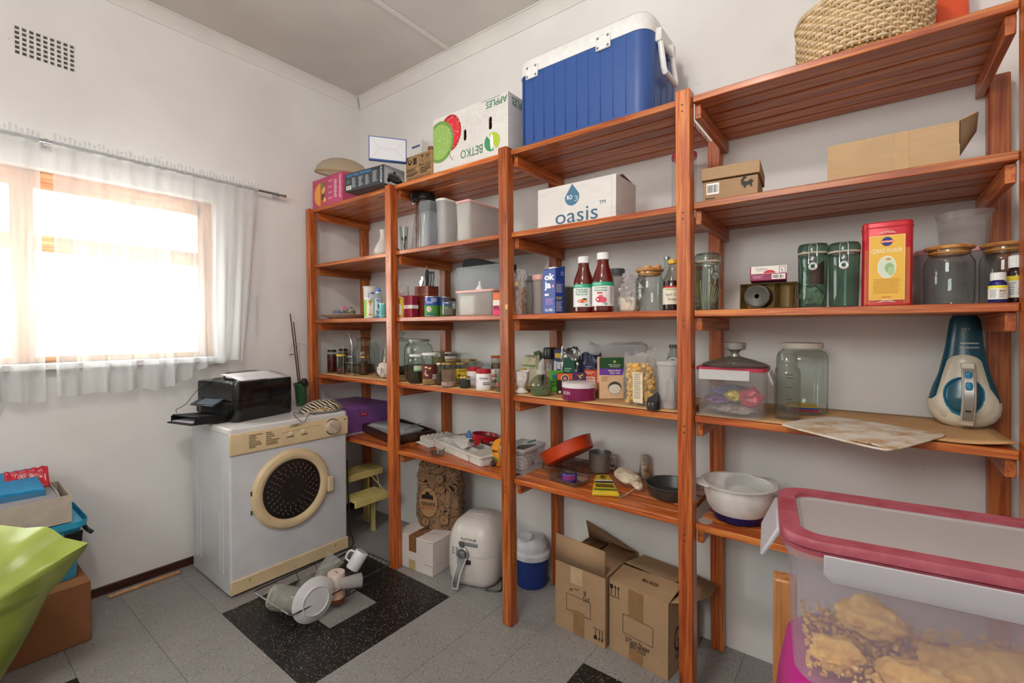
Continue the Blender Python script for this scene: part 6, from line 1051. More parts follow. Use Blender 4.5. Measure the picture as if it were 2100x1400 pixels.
# cutlery tray
cc, ang, w, d = pxbox((889, 916), (985, 958), (1040, 939), S4); w *= 1.0; d = max(d, .24); CT = mat('#cbc6c0', .35)
fz = at(985, 958, z=S4); cd = Vector((-sin(ang), cos(ang), 0)); mid = at(889, 916, z=S4).lerp(fz, .5) + cd * d / 2; T = thing('cutlery_tray', 'white divided cutlery tray holding kitchen tools, tilted on the shelf', 'tray', (mid.x, mid.y, S4 + .001), ang); th = .0022; H = .048
def cell(x0, x1, y0, y1): tub_ = [(rrect(x1 - x0 - .008, y1 - y0 - .008, .016, 4, (x0 + x1) / 2, (y0 + y1) / 2), 0), (rrect(x1 - x0 - .002, y1 - y0 - .002, .018, 4, (x0 + x1) / 2, (y0 + y1) / 2), H), (rrect(x1 - x0 - .006, y1 - y0 - .006, .016, 4, (x0 + x1) / 2, (y0 + y1) / 2), H), (rrect(x1 - x0 - .013, y1 - y0 - .013, .014, 4, (x0 + x1) / 2, (y0 + y1) / 2), .003)]; MB().stack(tub_).obj('compartment', CT, T)
xs = -w / 2 + w * .76; cell(-w / 2, xs, -d / 2, -d / 6); cell(-w / 2, xs, -d / 6, d / 6); cell(-w / 2, xs, d / 6, d / 2); cell(xs, w / 2, -d / 2, d / 2)
mb = MB(); o_, i_ = rrect(w + .014, d + .014, .024, 5), rrect(w - .004, d - .004, .018, 5); mb.loft([[(x, y, H - .004) for x, y in i_], [(x, y, H - .006) for x, y in o_], [(x, y, H) for x, y in o_], [(x, y, H + .002) for x, y in i_]], False, False).obj('rim', CT, T)
CA, CM = ang, mid
def intray(name, label, cat, u, v, z, rz, rot=None): return thing(name, label, cat, (CM.x + u * cos(CA) - v * sin(CA), CM.y + u * sin(CA) + v * cos(CA), S4 + z), 0, None, rot or (0, 0, CA + rz))
t = intray('white_chopping_sheet', 'white folded plastic sheet lying in the cutlery tray', 'sheet', -w * .12, -d * .14, H + .005, -.2, (RAD(10), RAD(3), CA - .2)); bx('sheet', -w * .20, w * .20, -.04, .04, 0, .003, mat('#d9d4cf', .5), t)
t = intray('cooking_fork', 'black wire serving fork lying across the cutlery tray', 'fork', w * .10, -d * .22, H + .016, -.5)
for k in range(5): MB().tube([(-.10, .002 * k, .0), (-.02, .006 * k - .012, .004), (.05, .008 * k - .016, -.004)], .0014, 5).obj('tine', BLACKP, t)
t = intray('steel_scoop', 'shiny steel scoop at the back of the cutlery tray', 'scoop', -w * .05, d * .20, H - .002, .3); MB().grid(10, 10, lambda u, v: (-.07 + .14 * u, .03 * (2 * v - 1), .018 * (2 * v - 1) ** 2 + .004)).obj('blade', CHROME, t, solid=.0015); MB().tube([(.06, 0, .008), (.12, .01, .012)], .006, 8).obj('handle', mat('#b9a58a', .5), t)
t = intray('blue_cloth', 'small blue cloth scrap beside the red sieve', 'cloth', w * .02, d * .36, H + .002, .0); q_ = at(962, 899, z=S4 + .05); t.location = (q_.x, q_.y, S4 + .046); MB().loft([[(-.03, -.01, 0), (.022, -.014, 0), (.026, .012, 0), (-.024, .016, 0)], [(-.024, -.004, .03), (.018, -.006, .026), (.02, .006, .03), (-.02, .008, .034)], [(-.008, -.002, .052), (.014, -.003, .046), (.016, .003, .05), (-.006, .004, .056)]]).obj('body', mat('#5f83c0', .7), t, bevel=.003)
RS = mat('#a8141f', .3); p = at(994, 895, z=S4 + .075); R = rpx(54, 994, p); hz = p.z; T = thing('red_sieve', 'red plastic sieve resting on the cutlery tray', 'sieve', (p.x, p.y, S4 + H + .006), 0, None, (RAD(-6), RAD(4), 0)); lathe('rim', [(R * .93, .0), (R * .96, 0), (R * 1.02, .034), (R * 1.03, .036), (R * .98, .037), (R * .95, .034)], RS, T, 36, False, False); MB().lathe([(R * .94, .016), (R * .7, .008), (0, .004)], 36).obj('mesh', mat('#7d7a76', .5, .5, .4, None, .2, 200), T)
hd = (at(957, 930, z=S4 + .06) - p); q = hd.xy.normalized(); MB().loft([[(q.x * s_ - q.y * o, q.y * s_ + q.x * o, z) for o, z in ((-wd, z0), (wd, z0), (wd, z0 + .008), (-wd, z0 + .008))] for s_, wd, z0 in ((R * .96, .013, .020), (R * 1.3, .012, .016), (R * 2.0, .015, .006), (R * 2.5, .007, -.002))]).obj('handle', RS, T, bevel=.003)
a = at(1017, 958, z=S4); T = thing('yellow_packet', 'orange-yellow packet squeezed against the third post', 'packet', (a.x - .012, a.y + .035, S4 + .001), RAD(-20)); MB().loft([[(-.03, -.02, 0), (.03, -.02, 0), (.03, .02, 0), (-.03, .02, 0)], [(-.042, -.02, .05), (.03, -.02, .05), (.03, .02, .05), (-.042, .02, .05)], [(-.05, -.015, .085), (.02, -.015, .095), (.02, .015, .095), (-.05, .015, .085)], [(-.018, -.012, .125), (.045, -.012, .15), (.045, .012, .15), (-.018, .012, .125)]]).obj('body', mat('#d88a1e', .4, 0, .4, None, .12), T, bevel=.006); F = Face(T, lambda u, v, o: (u, -.0215 - o, v)); F.text('Maizena', .0, .075, .014, DARK, .03, w=.05, rot=.2); F.quad(-.034, .028, .030, .042, ink('#3a7a3a'), 'band'); F.quad(-.03, .028, .012, .028, ink('#8a3a2a'), 'band'); crumple('dark_scrunch', mat('#4a3a3a', .5, 0, .3, None, .4), T, (.0, -.034, 0), .014, .012, .014, 5, 2, .3)
p, R, h = spot(881, 913, 914, S4, base=938); T = thing('small_glass_bowls', 'two small stacked clear glass bowls at the shelf edge', 'bowls', p)
for z in (0, .016): MB().tf((0, 0, z)).lathe([(R * .6, .001), (R * .7, 0), (R, .022), (R * .96, .022), (R * .62, .004), (0, .003)], 28).obj('bowl', GLASS, T)
# white basket
zt = S4; a, b, e = at(1030, 963, z=S4), at(1072, 973, z=S4), at(1114, 956, z=S4); ang = 0.02; zr = zat(1075, 922, b); h = zr - S4; w = (b - a).length * .98; d = (e - b).xy.length
cen = Vector((b.x - w / 2, b.y + d / 2, S4 + .001)); T = thing('plastic_basket', 'white perforated plastic basket just right of the third post', 'basket', cen, .02); BKT = frost('#d5cfd0', .85); f_ = lambda z: 1 + .14 * z / h
bx('base', -w / 2, w / 2, -d / 2, d / 2, 0, .003, BKT, T, 0); mb = MB()
for sx_, L, ax in ((w, w, 0), (d, d, 1)):
    n = int(L / .0085)
    for s_ in (-1, 1):
        for k in range(n + 1):
            u = -L / 2 + L * k / n; p0 = (u, s_ * d / 2, 0) if ax == 0 else (s_ * w / 2, u, 0); p1 = (u * 1.14, s_ * d / 2 * 1.14, h) if ax == 0 else (s_ * w / 2 * 1.14, u * 1.14, h); mb.tube([p0, p1], .0017, 4)
mb.obj('ribs', BKT, T, kind='stuff', smooth=0)
for z in (h * .2, h * .36, h * .52, h * .68, h * .84): MB().stack([(rrect(w * f_(z) + .002, d * f_(z) + .002, .004), z), (rrect(w * f_(z) + .003, d * f_(z) + .003, .004), z + .004), (rrect(w * f_(z) - .002, d * f_(z) - .002, .004), z + .004), (rrect(w * f_(z) - .003, d * f_(z) - .003, .004), z)], False, False).obj('band', BKT, T)
mb = MB(); o_, i_ = rrect(w * 1.14 + .012, d * 1.14 + .012, .016, 5), rrect(w * 1.14 - .004, d * 1.14 - .004, .010, 5); mb.loft([[(x, y, h - .008) for x, y in i_], [(x, y, h - .010) for x, y in o_], [(x, y, h) for x, y in o_], [(x, y, h + .002) for x, y in i_]], False, False).obj('rim', BKT, T); BC = cen
t = thing('grey_box_lid', 'grey shallow box tilted inside the white basket', 'box', (BC.x + .01, BC.y + .02, S4 + .035), 0, None, (RAD(14), RAD(-10), .3)); MB().stack([(rrect(w * .75, d * .6, .004), 0), (rrect(w * .78, d * .62, .004), .06), (rrect(w * .74, d * .59, .003), .06), (rrect(w * .72, d * .57, .003), .045)]).obj('body', mat('#6a6560', .6), t)
t = crumple('white_paper_scraps', mat('#d0cac6', .7, 0, .2, None, .1), None, (0, 0, 0), w * .40, d * .2, .035, 61, 3, .3); t.location = (BC.x, BC.y - d * .22, S4 + .006); tag(t, 'crumpled white paper inside the white basket', 'paper')
t = bx('teal_strip', BC.x + w * .1, BC.x + w * .16, BC.y + d * .1, BC.y + d * .5, S4 + h + .004, S4 + h + .012, mat('#5a9a9c', .4), None, .002); tag(t, 'teal plastic strip lying across the basket rim', 'strip')
# cooling rack, cake tin, mug
rk = [at(*q, z=S4 + .018) for q in ((1114, 953), (1207, 975), (1272, 950), (1190, 932))]
for q in rk: q.y = min(q.y, 2.095)
T = thing('cooling_rack', 'dark wire cooling rack under the orange cake tin', 'rack', (0, 0, 0)); RW = mat('#3a3836', .4, .6)
MB().tube([q for q in rk], .0022, 6, True).obj('frame', mat('#8d8a86', .35, .8), T); mb = MB()
for k in range(1, 14): mb.tube([rk[0].lerp(rk[1], k / 14), rk[3].lerp(rk[2], k / 14)], .0011, 4)
for k in range(1, 9): mb.tube([rk[0].lerp(rk[3], k / 9), rk[1].lerp(rk[2], k / 9)], .0011, 4)
mb.obj('wires', RW, T, kind='stuff', smooth=0)
for q in rk: MB().tube([q, (q.x, q.y, S4 + .001)], .002, 5).obj('leg', RW, T)
ORG = mat('#b83a12', .3, 0, .5, None, .12, 12); pc = at(1164, 924, y=1.88); Rp = .5 * 112 * depth(pc) / FPX; T = thing('orange_cake_tin', 'orange round cake tin tipped up on the cooling rack', 'cake tin', pc, 0); A0 = atan2(-pc.y, -pc.x); T.rotation_mode = 'QUATERNION'
nrm = (CR * -.36 + CU * .86 + CF * .36).normalized(); T.rotation_quaternion = nrm.to_track_quat('Z', 'Y'); hp_ = Rp * .46; MB().lathe([(0, -hp_ / 2), (Rp * .90, -hp_ / 2), (Rp * .94, -hp_ / 2 + .004), (Rp, hp_ / 2 - .002), (Rp * 1.03, hp_ / 2), (Rp * .97, hp_ / 2), (Rp * .91, -hp_ / 2 + .006), (0, -hp_ / 2 + .004)], 44).obj('body', ORG, T)
p, R, h = spot(1207, 1254, 926, S4 + .0215, base=971); T = thing('aluminium_mug', 'dull aluminium mug with a wire handle', 'mug', p); AL = mat('#8f8c88', .45, .75, .5, None, .15, 25); lathe('body', [(0, .002), (R * .92, 0), (R * .96, .006), (R * .97, h - .004), (R * 1.0, h), (R * .95, h), (R * .92, h - .006), (R * .9, .008), (0, .008)], AL, T, 34, False, False)
A = RAD(facing(p) + 62); ca, sa = cos(A), sin(A); q = lambda o, z: ((R + o) * ca, (R + o) * sa, z); MB().tube([q(-.002, h * .82), q(.020, h * .84), q(.026, h * .78), q(.026, h * .30), q(.020, h * .22), q(-.002, h * .24)], .0022, 7).obj('wire_handle', AL, T)
cc, ang, w, d = pxbox((1124, 984), (1187, 1005), (1208, 991), S4); T = thing('glass_butter_dish', 'shallow clear glass dish holding the blue jar', 'dish', (cc.x, cc.y, S4 + .001), ang); d = max(d, .09)
GD = glass('#e3ddd6', 1.5, .04, .10, '#b9aaa0'); MB().stack([(rrect(w * .84, d * .84, .01), .003), (rrect(w * .84, d * .84, .01), 0), (rrect(w, d, .014), .022), (rrect(w * .95, d * .95, .013), .022), (rrect(w * .80, d * .80, .01), .005)], True, True).obj('body', GD, T)
T, p, R, h = jar('small empty jar with a blue and red label in the glass dish', 1151, 1183, 951, S4 + .0065, None, base=991, neck=.8, sh=.28); F = around(T, R * 1.006, facing(p)); F.quad(-R * 1.4, R * 1.4, h * .08, h * .56, ink('#2c2f86', .4), 'label'); F.bars(-R * .9, R * .9, h * .14, h * .40, 3, ink('#b83a50'), vary=.1); F.bars(-R * .9, R * .9, h * .44, h * .48, 1, ink('#b9b4c8'), vary=.1)
zq = S4 + .016; k4 = [at(*q, z=zq) for q in ((1214, 1009), (1271, 1012), (1251, 974), (1220, 974))]; T = thing('seed_packet', 'flat yellow and black packet under the cloth bag', 'packet', (0, 0, 0)); MB().loft([[(q.x, q.y, S4 + .001) for q in k4], [(q.x, q.y, zq - .003) for q in k4], [tuple(q.lerp(sum(k4, Vector()) / 4, .1) + Vector((0, 0, .006))) for q in k4]]).obj('body', mat('#c9a91e', .4, 0, .4, None, .1), T, bevel=.004)
def qf(u, v, o): a = k4[0].lerp(k4[1], u); b = k4[3].lerp(k4[2], u); r_ = a.lerp(b, v).lerp(sum(k4, Vector()) / 4, .1); return (r_.x, r_.y, zq + .0062 + o)
F = Face(T, qf); F.quad(.02, .98, .46, .60, ink('#23233a'), 'band'); F.quad(.02, .98, .56, .64, ink('#d6d0c0'), 'band'); F.bars(.08, .92, .16, .36, 2, DARK, vary=.1, fill=.7); F.quad(.02, .98, .0, .08, ink('#4a6a2a'), 'band'); F.disc(.5, .82, .2, ink('#8a6a10'), .12); F.disc(.45, .84, .1, DARK, .06)
a = at(1282, 1000, z=S4); T = thing('cloth_bag', 'small cream drawstring cloth bag lying on the yellow packet', 'bag', (a.x, a.y + .03, S4 + .018), RAD(-32)); CL = mat('#c9b8a3', .9, 0, .15, None, .12, 40); crumple('body', CL, T, (0, 0, -.004), .075, .042, .026, 71, 4, .22); crumple('gathered_neck', CL, T, (.085, -.008, -.006), .022, .020, .016, 73, 3, .4); crumple('hem', CL, T, (-.062, .01, .0), .026, .034, .022, 74, 3, .35)
MB().tube([(.078, -.02, .0), (.082, -.05, -.014), (.092, -.075, -.0155), (.088, -.11, -.0158), (.10, -.125, -.0158)], .0018, 5).tube([(.078, -.02, .0), (.090, -.06, -.0145), (.105, -.09, -.0156), (.108, -.118, -.0158)], .0016, 5).obj('drawstring', mat('#b5a288', .9), T)
a, b = at(1313, 985, z=S4), at(1342, 976, z=S4); b.y = min(b.y, 2.06); a.y = min(a.y + .02, 2.06); T, w, d, h = box2('spice_sachet', 'tall spice sachet standing open, showing a food photo', 'sachet', a, b, .03, .09, None); h = zat(1318, 931, a) - S4; MB().poly([(-w / 2, -.012, 0), (w / 2, -.012, .0), (w * .5, 0, h * .90), (-w * .42, 0, h)]).obj('front_panel', mat('#cbbfae', .5), T, solid=.0012); MB().poly([(-w / 2, .02, 0), (w * .6, .02, 0), (w * .5, .002, h * .92), (-w * .4, .002, h)]).obj('back_panel', mat('#a99c90', .5), T, solid=.0012)
F = Face(T, lambda u, v, o: (u, -.013 + .012 * v / h - o, v)); F.bars(-w * .36, w * .3, h * .5, h * .92, 6, ink('#8a7a6a')); R_ = random.Random(6)
for k in range(14): u, v = R_.uniform(-.4, .42) * w, h * R_.uniform(.06, .5); F.line([(u, v), (u + w * .14, v + h * .1)], .004, ink(R_.choice(('#a8502a', '#d08a3a', '#7a3a1e', '#c9702a'))), 'food_print')
p, R, h = spot(1320, 1434, 968, S4, base=1035); R *= .96; hb_ = .052; T = thing('dark_cake_tin', 'dark grey metal round baking tin behind the fourth post', 'baking tin', p); DM = mat('#4c4e4b', .38, .5, .5, None, .1, 20); lathe('body', [(0, .001), (R * .80, 0), (R * .84, .004), (R * .97, hb_ - .006), (R * 1.04, hb_ - .002), (R * 1.05, hb_), (R * .95, hb_), (R * .81, .007), (0, .006)], DM, T, 48, False, False); F = topf(T, .0065); F.disc(R * .2, -R * .1, R * .03, ink('#c9bf9a'), n=8)
# big mixing bowl
p, R, h = spot(1437, 1588, 985, S4, base=1090); R = rpx(151, 1512, p); T = thing('mixing_bowl', 'white mixing bowl with a dark blue base on the lowest shelf', 'bowl', p); hz = .135; WB = mat('#dad6d2', .3); lathe('body', [(R * .70, hz * .20), (R * .86, hz * .42), (R * .94, hz * .7), (R * .97, hz * .96), (R * 1.05, hz * .97), (R * 1.06, hz), (R * .95, hz), (R * .90, hz * .68), (R * .80, hz * .40), (R * .5, hz * .14), (0, hz * .12)], WB, T, 52, False, False); lathe('blue_base', [(0, .001), (R * .55, 0), (R * .66, .008), (R * .74, hz * .25), (R * .70, hz * .25)], mat('#1a1650', .3), T, 48, False, False)
for q in (CR * -1, CR): 
    A = atan2(q.y, q.x) + (.15 if q is CR else -.1); MB().tf((0, 0, hz), (0, 0, A)).loft([[(R * .98, s_ * R * .42, -.002) for s_ in (-1, -.5, .5, 1)] + [(R * .98, s_ * R * .42, -.008) for s_ in (1, .5, -.5, -1)], [(R * 1.15, s_ * R * .30, .001) for s_ in (-1, -.5, .5, 1)] + [(R * 1.15, s_ * R * .30, -.006) for s_ in (1, .5, -.5, -1)], [(R * 1.24, s_ * R * .14, .0) for s_ in (-1, -.5, .5, 1)] + [(R * 1.24, s_ * R * .14, -.006) for s_ in (1, .5, -.5, -1)]]).obj('handle', WB, T, bevel=.002)
c_ = p + Vector((0, 0, hz * .30)); T = thing('clear_strainer', 'clear plastic strainer cup tilted inside the white mixing bowl', 'strainer', (p.x + .015, p.y + .01, p.z + hz * .55), 0, None, (RAD(28), RAD(10), 0)); lathe('cup', [(R * .52, -.0), (R * .54, .004), (R * .54, .05), (R * .58, .056), (R * .58, .06), (R * .52, .056), (R * .50, .004)], frost('#dcdad6', .28, .1, .2), T, 36, False, False); MB().lathe([(R * .52, .004), (0, .002)], 36).obj('strainer_mesh', frost('#d6d2cc', .45, .3, .2), T); MB().tube([(R * .56 * cos(a), R * .56 * sin(a), .058) for a in [2 * pi * i / 36 for i in range(36)]], .003, 6, True).obj('rim', frost('#e6e4e2', .6), T)
p = at(1431, 1069, z=S4); T = thing('plastic_disc', 'small clear plastic lid lying beside the fourth post', 'lid', (p.x + .022, p.y + .014, S4 + .001)); disc_box('disc', T, .024, .003, frost('#d6cfca', .5))
p = at(1592, 1010, z=S4); T = thing('steel_plate', 'steel plate leaning behind the mixing bowl handle', 'plate', (p.x, min(p.y, 2.02), S4 + .001)); lathe('body', [(0, .002), (.05, .001), (.055, 0), (.085, .016), (.088, .017), (.084, .018), (.055, .004), (0, .004)], STEEL, T, 36, False, False)
# ------------------------------------------------------------------ tumble dryer under the window
DX0, DX1, DY0, DY1, DH = -3.05, -2.53, .965, 1.63, .86; DW_, DD_ = DY1 - DY0, DX1 - DX0
T = thing('tumble_dryer', 'white and cream front-loading tumble dryer under the window', 'dryer', ((DX0 + DX1) / 2, (DY0 + DY1) / 2, 0)); hx, hy = DD_ / 2, DW_ / 2
DWH = mat('#c9cbd0', .32, 0, .5, None, .05, 6); CREAM = mat('#d2bd97', .38, 0, .45, None, .05, 14)
MB().stack([(rrect(DD_ - .01, DW_ - .004, .012), .012), (rrect(DD_ - .01, DW_ - .004, .012), DH - .028)]).obj('cabinet', DWH, T)
MB().stack([(rrect(DD_ + .0, DW_ + .004, .02), DH - .028), (rrect(DD_ + .0, DW_ + .004, .02), DH - .008), (rrect(DD_ - .012, DW_ - .008, .018), DH)]).obj('worktop', mat('#d6d5d4', .3, 0, .5, None, .05, 8), T)
for sx in (-1, 1):
    for sy in (-1, 1): MB().tf((sx * (hx - .04), sy * (hy - .04), 0)).lathe([(.02, .0005), (.02, .013)], 12, True, True).obj('foot', BLACKP, T)
MB().loft([[(hx - .012, y, z) for y in (-hy, hy)][::1] + [(x, y, z) for x, y in ((hx + .006 + dx, hy), (hx + .006 + dx, -hy))] for z, dx in ((.722, .0), (.80, .004), (.832, -.002))]).obj('control_panel', CREAM, T, bevel=.005)
bx('plinth', hx - .012, hx + .004, -hy, hy, .014, .085, CREAM, T, .004)
for y in (-hy + .09, hy - .09): MB().tf((hx + .004, y, .062), (0, pi / 2, 0)).lathe([(.007, 0), (.005, .002), (0, .002)], 12, True, False).obj('plinth_clip', mat('#a8955f', .5), T)
for y0_ in (-hy + .14,): pass
for k in (0,):   # pressed ribs in the side panel
    for x in (-.17, -.13, .13, .17): MB().tube([(x, -hy + .0025, .10), (x, -hy + .0025, .42 if abs(x) < .15 else .70)], .004, 6).obj('pressed_rib', DWH, T)
cy, cz, ro, ri = 1.283 - (DY0 + DY1) / 2, .478, .218, .164
dr = MB().tf((hx - .004, cy, cz), (0, pi / 2, 0)).lathe([(ro, -.0), (ro + .001, .008), (ro - .012, .024), (ro - .028, .028), (ri + .012, .026), (ri, .018), (ri - .002, .004)], 64).obj('door', CREAM, T)
def gl_mat():
    t = NT('perforated_door_panel').set(.3, 0, .5); c = t.n('ShaderNodeTexCoord'); t.b.inputs['Base Color'].default_value = (*lin('#1c1615'), 1); return t.m
DG_ = mat('#1d1716', .3, 0, .5, None, .1); pn = MB().tf((hx + .0, cy, cz), (0, pi / 2, 0)).lathe([(ri, .006), (ri - .02, .012), (.03, .016), (0, .016)], 48).obj('door_window', DG_, dr)
mb = MB()
for ring, n in ((.038, 8), (.058, 12), (.078, 16), (.098, 20), (.118, 26), (.137, 30)):
    for k in range(n):
        a = 2 * pi * (k + .5 * (ring * 50 % 2)) / n; c_, s_ = cos(a), sin(a)
        mb.tf((hx + .0135 - .002 * (ring / .14), cy + ring * c_, cz + ring * s_), (pi / 4 * (k % 2) + a, 0, 0)).box(-.001, .0022, -.0065, .0065, -.0022, .0022)
mb.obj('raised_pattern', mat('#6a5a56', .35), dr, kind='stuff', smooth=0); MB().tf((hx + .014, cy, cz), (0, pi / 2, 0)).lathe([(.022, 0), (.018, .006), (0, .007)], 16).obj('centre_boss', DG_, dr)
MB().tf((hx + .006, cy + ro - .004, cz - .03)).box(0, .022, -.012, .024, -.045, .045).obj('door_handle', CREAM, T, bevel=.007)
for dz in (-.07, .03): MB().tf((hx + .004, cy - ro, cz + dz)).box(0, .006, -.004, .004, -.012, .012).obj('hinge', mat('#4a4038', .5), T, bevel=.002)
ky, kz = 1.525 - (DY0 + DY1) / 2, .782; kn = MB().tf((hx + .004, ky, kz), (0, pi / 2, 0)).lathe([(.047, 0), (.047, .004), (.044, .004)], 32, True, True).obj('dial_ring', BLACKP, T); kn = MB().tf((hx + .008, ky, kz), (0, pi / 2, 0)).lathe([(.043, 0), (.040, .018), (.036, .02), (0, .02)], 32, True, False).obj('dial', mat('#c9b9a8', .35, .1), T); MB().tf((hx + .029, ky, kz), (RAD(-38), 0, 0)).box(-.001, .003, -.036, .036, -.004, .004).obj('pointer', mat('#b09d8a', .4), kn, bevel=.001)
for y in (1.272, 1.345): MB().tf((hx + .007, y - (DY0 + DY1) / 2, .787), (0, pi / 2, 0)).lathe([(.012, 0), (.011, .008), (.006, .010), (0, .010)], 18, True, False).obj('button', mat('#d8cdb4', .35), T)
for dz in (.03, -.006): MB().tf((hx + .007, hy - .022, .782 + dz), (0, pi / 2, 0)).lathe([(.006, 0), (.006, .001)], 10, True, True).obj('indicator', DARK, T)
F = Face(T, lambda u, v, o: (hx + .0085 + (.0028 * (v - .722) / .08 if v < .80 else .0028) + o, u, v)); BKD = ink('#5a4a34')
cyy = (DY0 + DY1) / 2
for y, n, s_ in ((1.08, 8, 1), (1.165, 7, 2)): F.bars(y - cyy - .025, y - cyy + .045, .742, .815, n, BKD, seed=s_, vary=.6, fill=.4)
for y in (1.262, 1.342): F.bars(y - cyy - .012, y - cyy + .03, .762, .771, 1, BKD)
F.frame(1.303 - cyy - .035, 1.303 - cyy + .03, .8225, .8345, .002, BKD); F.text('DEFY', 1.3005 - cyy, .8285, .007, BKD, .03, w=.042); F.line([(1.22 - cyy, .797), (1.30 - cyy, .803), (1.44 - cyy, .806)], .002, mat('#b8a67c', .4), 'crease')
# mains lead of the dryer
t = thing('power_cord', 'black power cord running down beside the dryer', 'cord', (DX1, DY1, 0)); MB().tube([(-.02, .008, .55), (-.01, .008, .40), (.0, .008, .22), (.01, .008, .12), (.03, .02, .05), (.045, -.02, .012), (.05, -.10, .005), (.045, -.19, .005)], .0045, 7).obj('lead', BLACKP, t)

# printer on the dryer, turned a little
a, b = at(484, 868, z=DH), at(600, 845, z=DH); v_ = b - a; dep = .375; ang = atan2(v_.y, v_.x) - pi / 2; wid = .335; hP = .215
cx_ = a + v_.normalized() * dep / 2 + Vector((-cos(ang), -sin(ang), 0)) * wid / 2
T = thing('printer', 'black multifunction inkjet printer on the dryer', 'printer', (cx_.x, cx_.y, DH + .001), ang); BG = mat('#0e0e10', .16, 0, .55, None, .03, 10); BM = mat('#17171a', .5, 0, .3, None, .04)
hw, hd = wid / 2, dep / 2
MB().stack([(rrect(wid * .96, dep * .97, .03, 5), 0), (rrect(wid, dep, .035, 5), .012), (rrect(wid, dep, .035, 5), .115)]).obj('lower_body', BG, T); MB().stack([(rrect(wid, dep, .035, 5), .117), (rrect(wid * 1.0, dep, .035, 5), hP - .012), (rrect(wid * .985, dep * .98, .034, 5), hP)]).obj('scanner_lid', BG, T)
MB().loft([[(-hw + .01, -hd * .2, hP), (-hw * .10, -hd * .2, hP), (-hw * .10, hd * .9, hP), (-hw + .01, hd * .9, hP)], [(-hw + .015, -hd * .1, hP + .03), (-hw * .14, -hd * .1, hP + .022), (-hw * .14, hd * .85, hP + .028), (-hw + .015, hd * .85, hP + .034)]]).obj('document_feeder', BG, T, bevel=.008)
bx('output_slot', -hw * .70, hw * .62, -hd - .0012, -hd + .02, .035, .105, mat('#060607', .6), T, .004)
MB().tf((-hw * .08, -hd + .002, .118), (RAD(24), 0, 0)).box(-hw * .55, hw * .55, -.075, 0, 0, .008).obj('control_flap', mat('#22242a', .12, 0, .7), T, bevel=.003); MB().tf((-hw * .08, -hd + .002, .1262), (RAD(24), 0, 0)).box(-hw * .30, hw * .50, -.068, -.012, 0, .0012).obj('screen', mat('#5d6a78', .08, .2, .8), T)
MB().loft([[(-hw * .62, -hd + .01, .030), (hw * .56, -hd + .01, .030), (hw * .56, -hd + .01, .040), (-hw * .62, -hd + .01, .040)], [(-hw * .60, -hd - .16, .048), (hw * .48, -hd - .16, .048), (hw * .48, -hd - .16, .056), (-hw * .60, -hd - .16, .056)]]).obj('output_tray', BM, T, bevel=.003)
MB().loft([[(-hw * .66, -hd + .01, .004), (hw * .60, -hd + .01, .004), (hw * .60, -hd + .01, .016), (-hw * .66, -hd + .01, .016)], [(-hw * .66, -hd - .18, .012), (hw * .52, -hd - .18, .012), (hw * .52, -hd - .18, .020), (-hw * .66, -hd - .18, .020)]]).obj('paper_tray', BM, T, bevel=.003)
for s_ in (-.64, .52): MB().loft([[(hw * s_, -hd, .012), (hw * s_ + .006, -hd, .012), (hw * s_ + .006, -hd, .034), (hw * s_, -hd, .034)], [(hw * s_ * .97, -hd - .165, .018), (hw * s_ * .97 + .006, -hd - .165, .018), (hw * s_ * .97 + .006, -hd - .165, .05), (hw * s_ * .97, -hd - .165, .05)]]).obj('tray_side', BM, T, bevel=.002)
bx('loaded_paper', -hw * .56, hw * .40, -hd - .165, -hd, .0215, .0245, mat('#cfc9d6', .7), T, 0)
bx('card_slot', -hw * .93, -hw * .80, -hd - .001, -hd + .01, .04, .10, mat('#26272c', .4), T, .004)
PL, PA = Vector(T.location), ang
def onp(u, v, z): return Vector((PL.x + u * cos(PA) - v * sin(PA), PL.y + u * sin(PA) + v * cos(PA), PL.z + z))
for k, (z, rz, u) in enumerate(((.0025, .04, hw * .44), (.0042, -.06, hw * .50))):
    q = onp(u, 0, hP + z); t = thing('paper_sheet', ('lilac-edged sheet under the printed page on the printer', 'printed white sheet lying on top of the printer')[k], 'paper', q + Vector((0, 0, .016)), 0, None, (0, RAD(10), PA + rz)); MB().grid(6, 6, lambda a_, b_: (-.085 + .17 * a_ - .006 * (1 - k), -.148 + .296 * b_, .002 * sin(a_ * 3) * (k + .3))).obj('sheet', mat(('#b9aecb', '#d6d2d6')[k], .7, 0, .2, None, .02), t, solid=.0006)
    if k: F = topf(t, .0030); F.bars(-.02, .085, -.1, .11, 16, ink('#b9b5bb'), vary=.4, fill=.25)
q = onp(-hw * .10, -hd * .48, hP + .004); t = thing('white_plug', 'white cable plug lying on the printer lid', 'plug', q, PA - .3); MB().tf((0, 0, .008), (0, pi / 2, 0)).lathe([(.003, -.05), (.006, -.045), (.0075, -.01), (.006, .03), (.003, .05)], 12, True, True).obj('plug_body', mat('#e0dfe2', .4), t); MB().box(-.03, .0, .012, .03, .002, .012).obj('adapter', mat('#dddce0', .4), t, bevel=.004)
t = thing('cable', 'thin black cable looped over the printer front', 'cord', (0, 0, 0)); pts = [onp(-hw * .2, -hd * .3, hP + .004), onp(-hw * .35, -hd * .7, hP + .006), onp(-hw * .15, -hd * .98, hP + .012), onp(hw * .1, -hd * .95, hP + .02), onp(hw * .05, -hd * .7, hP + .012), onp(-hw * .1, -hd * .85, hP + .006), onp(-hw * .35, -hd - .03, hP - .02), onp(-hw * .6, -hd - .09, .10), onp(-hw * .68, -hd - .13, .075), onp(-hw * .66, -hd - .13, .058)]
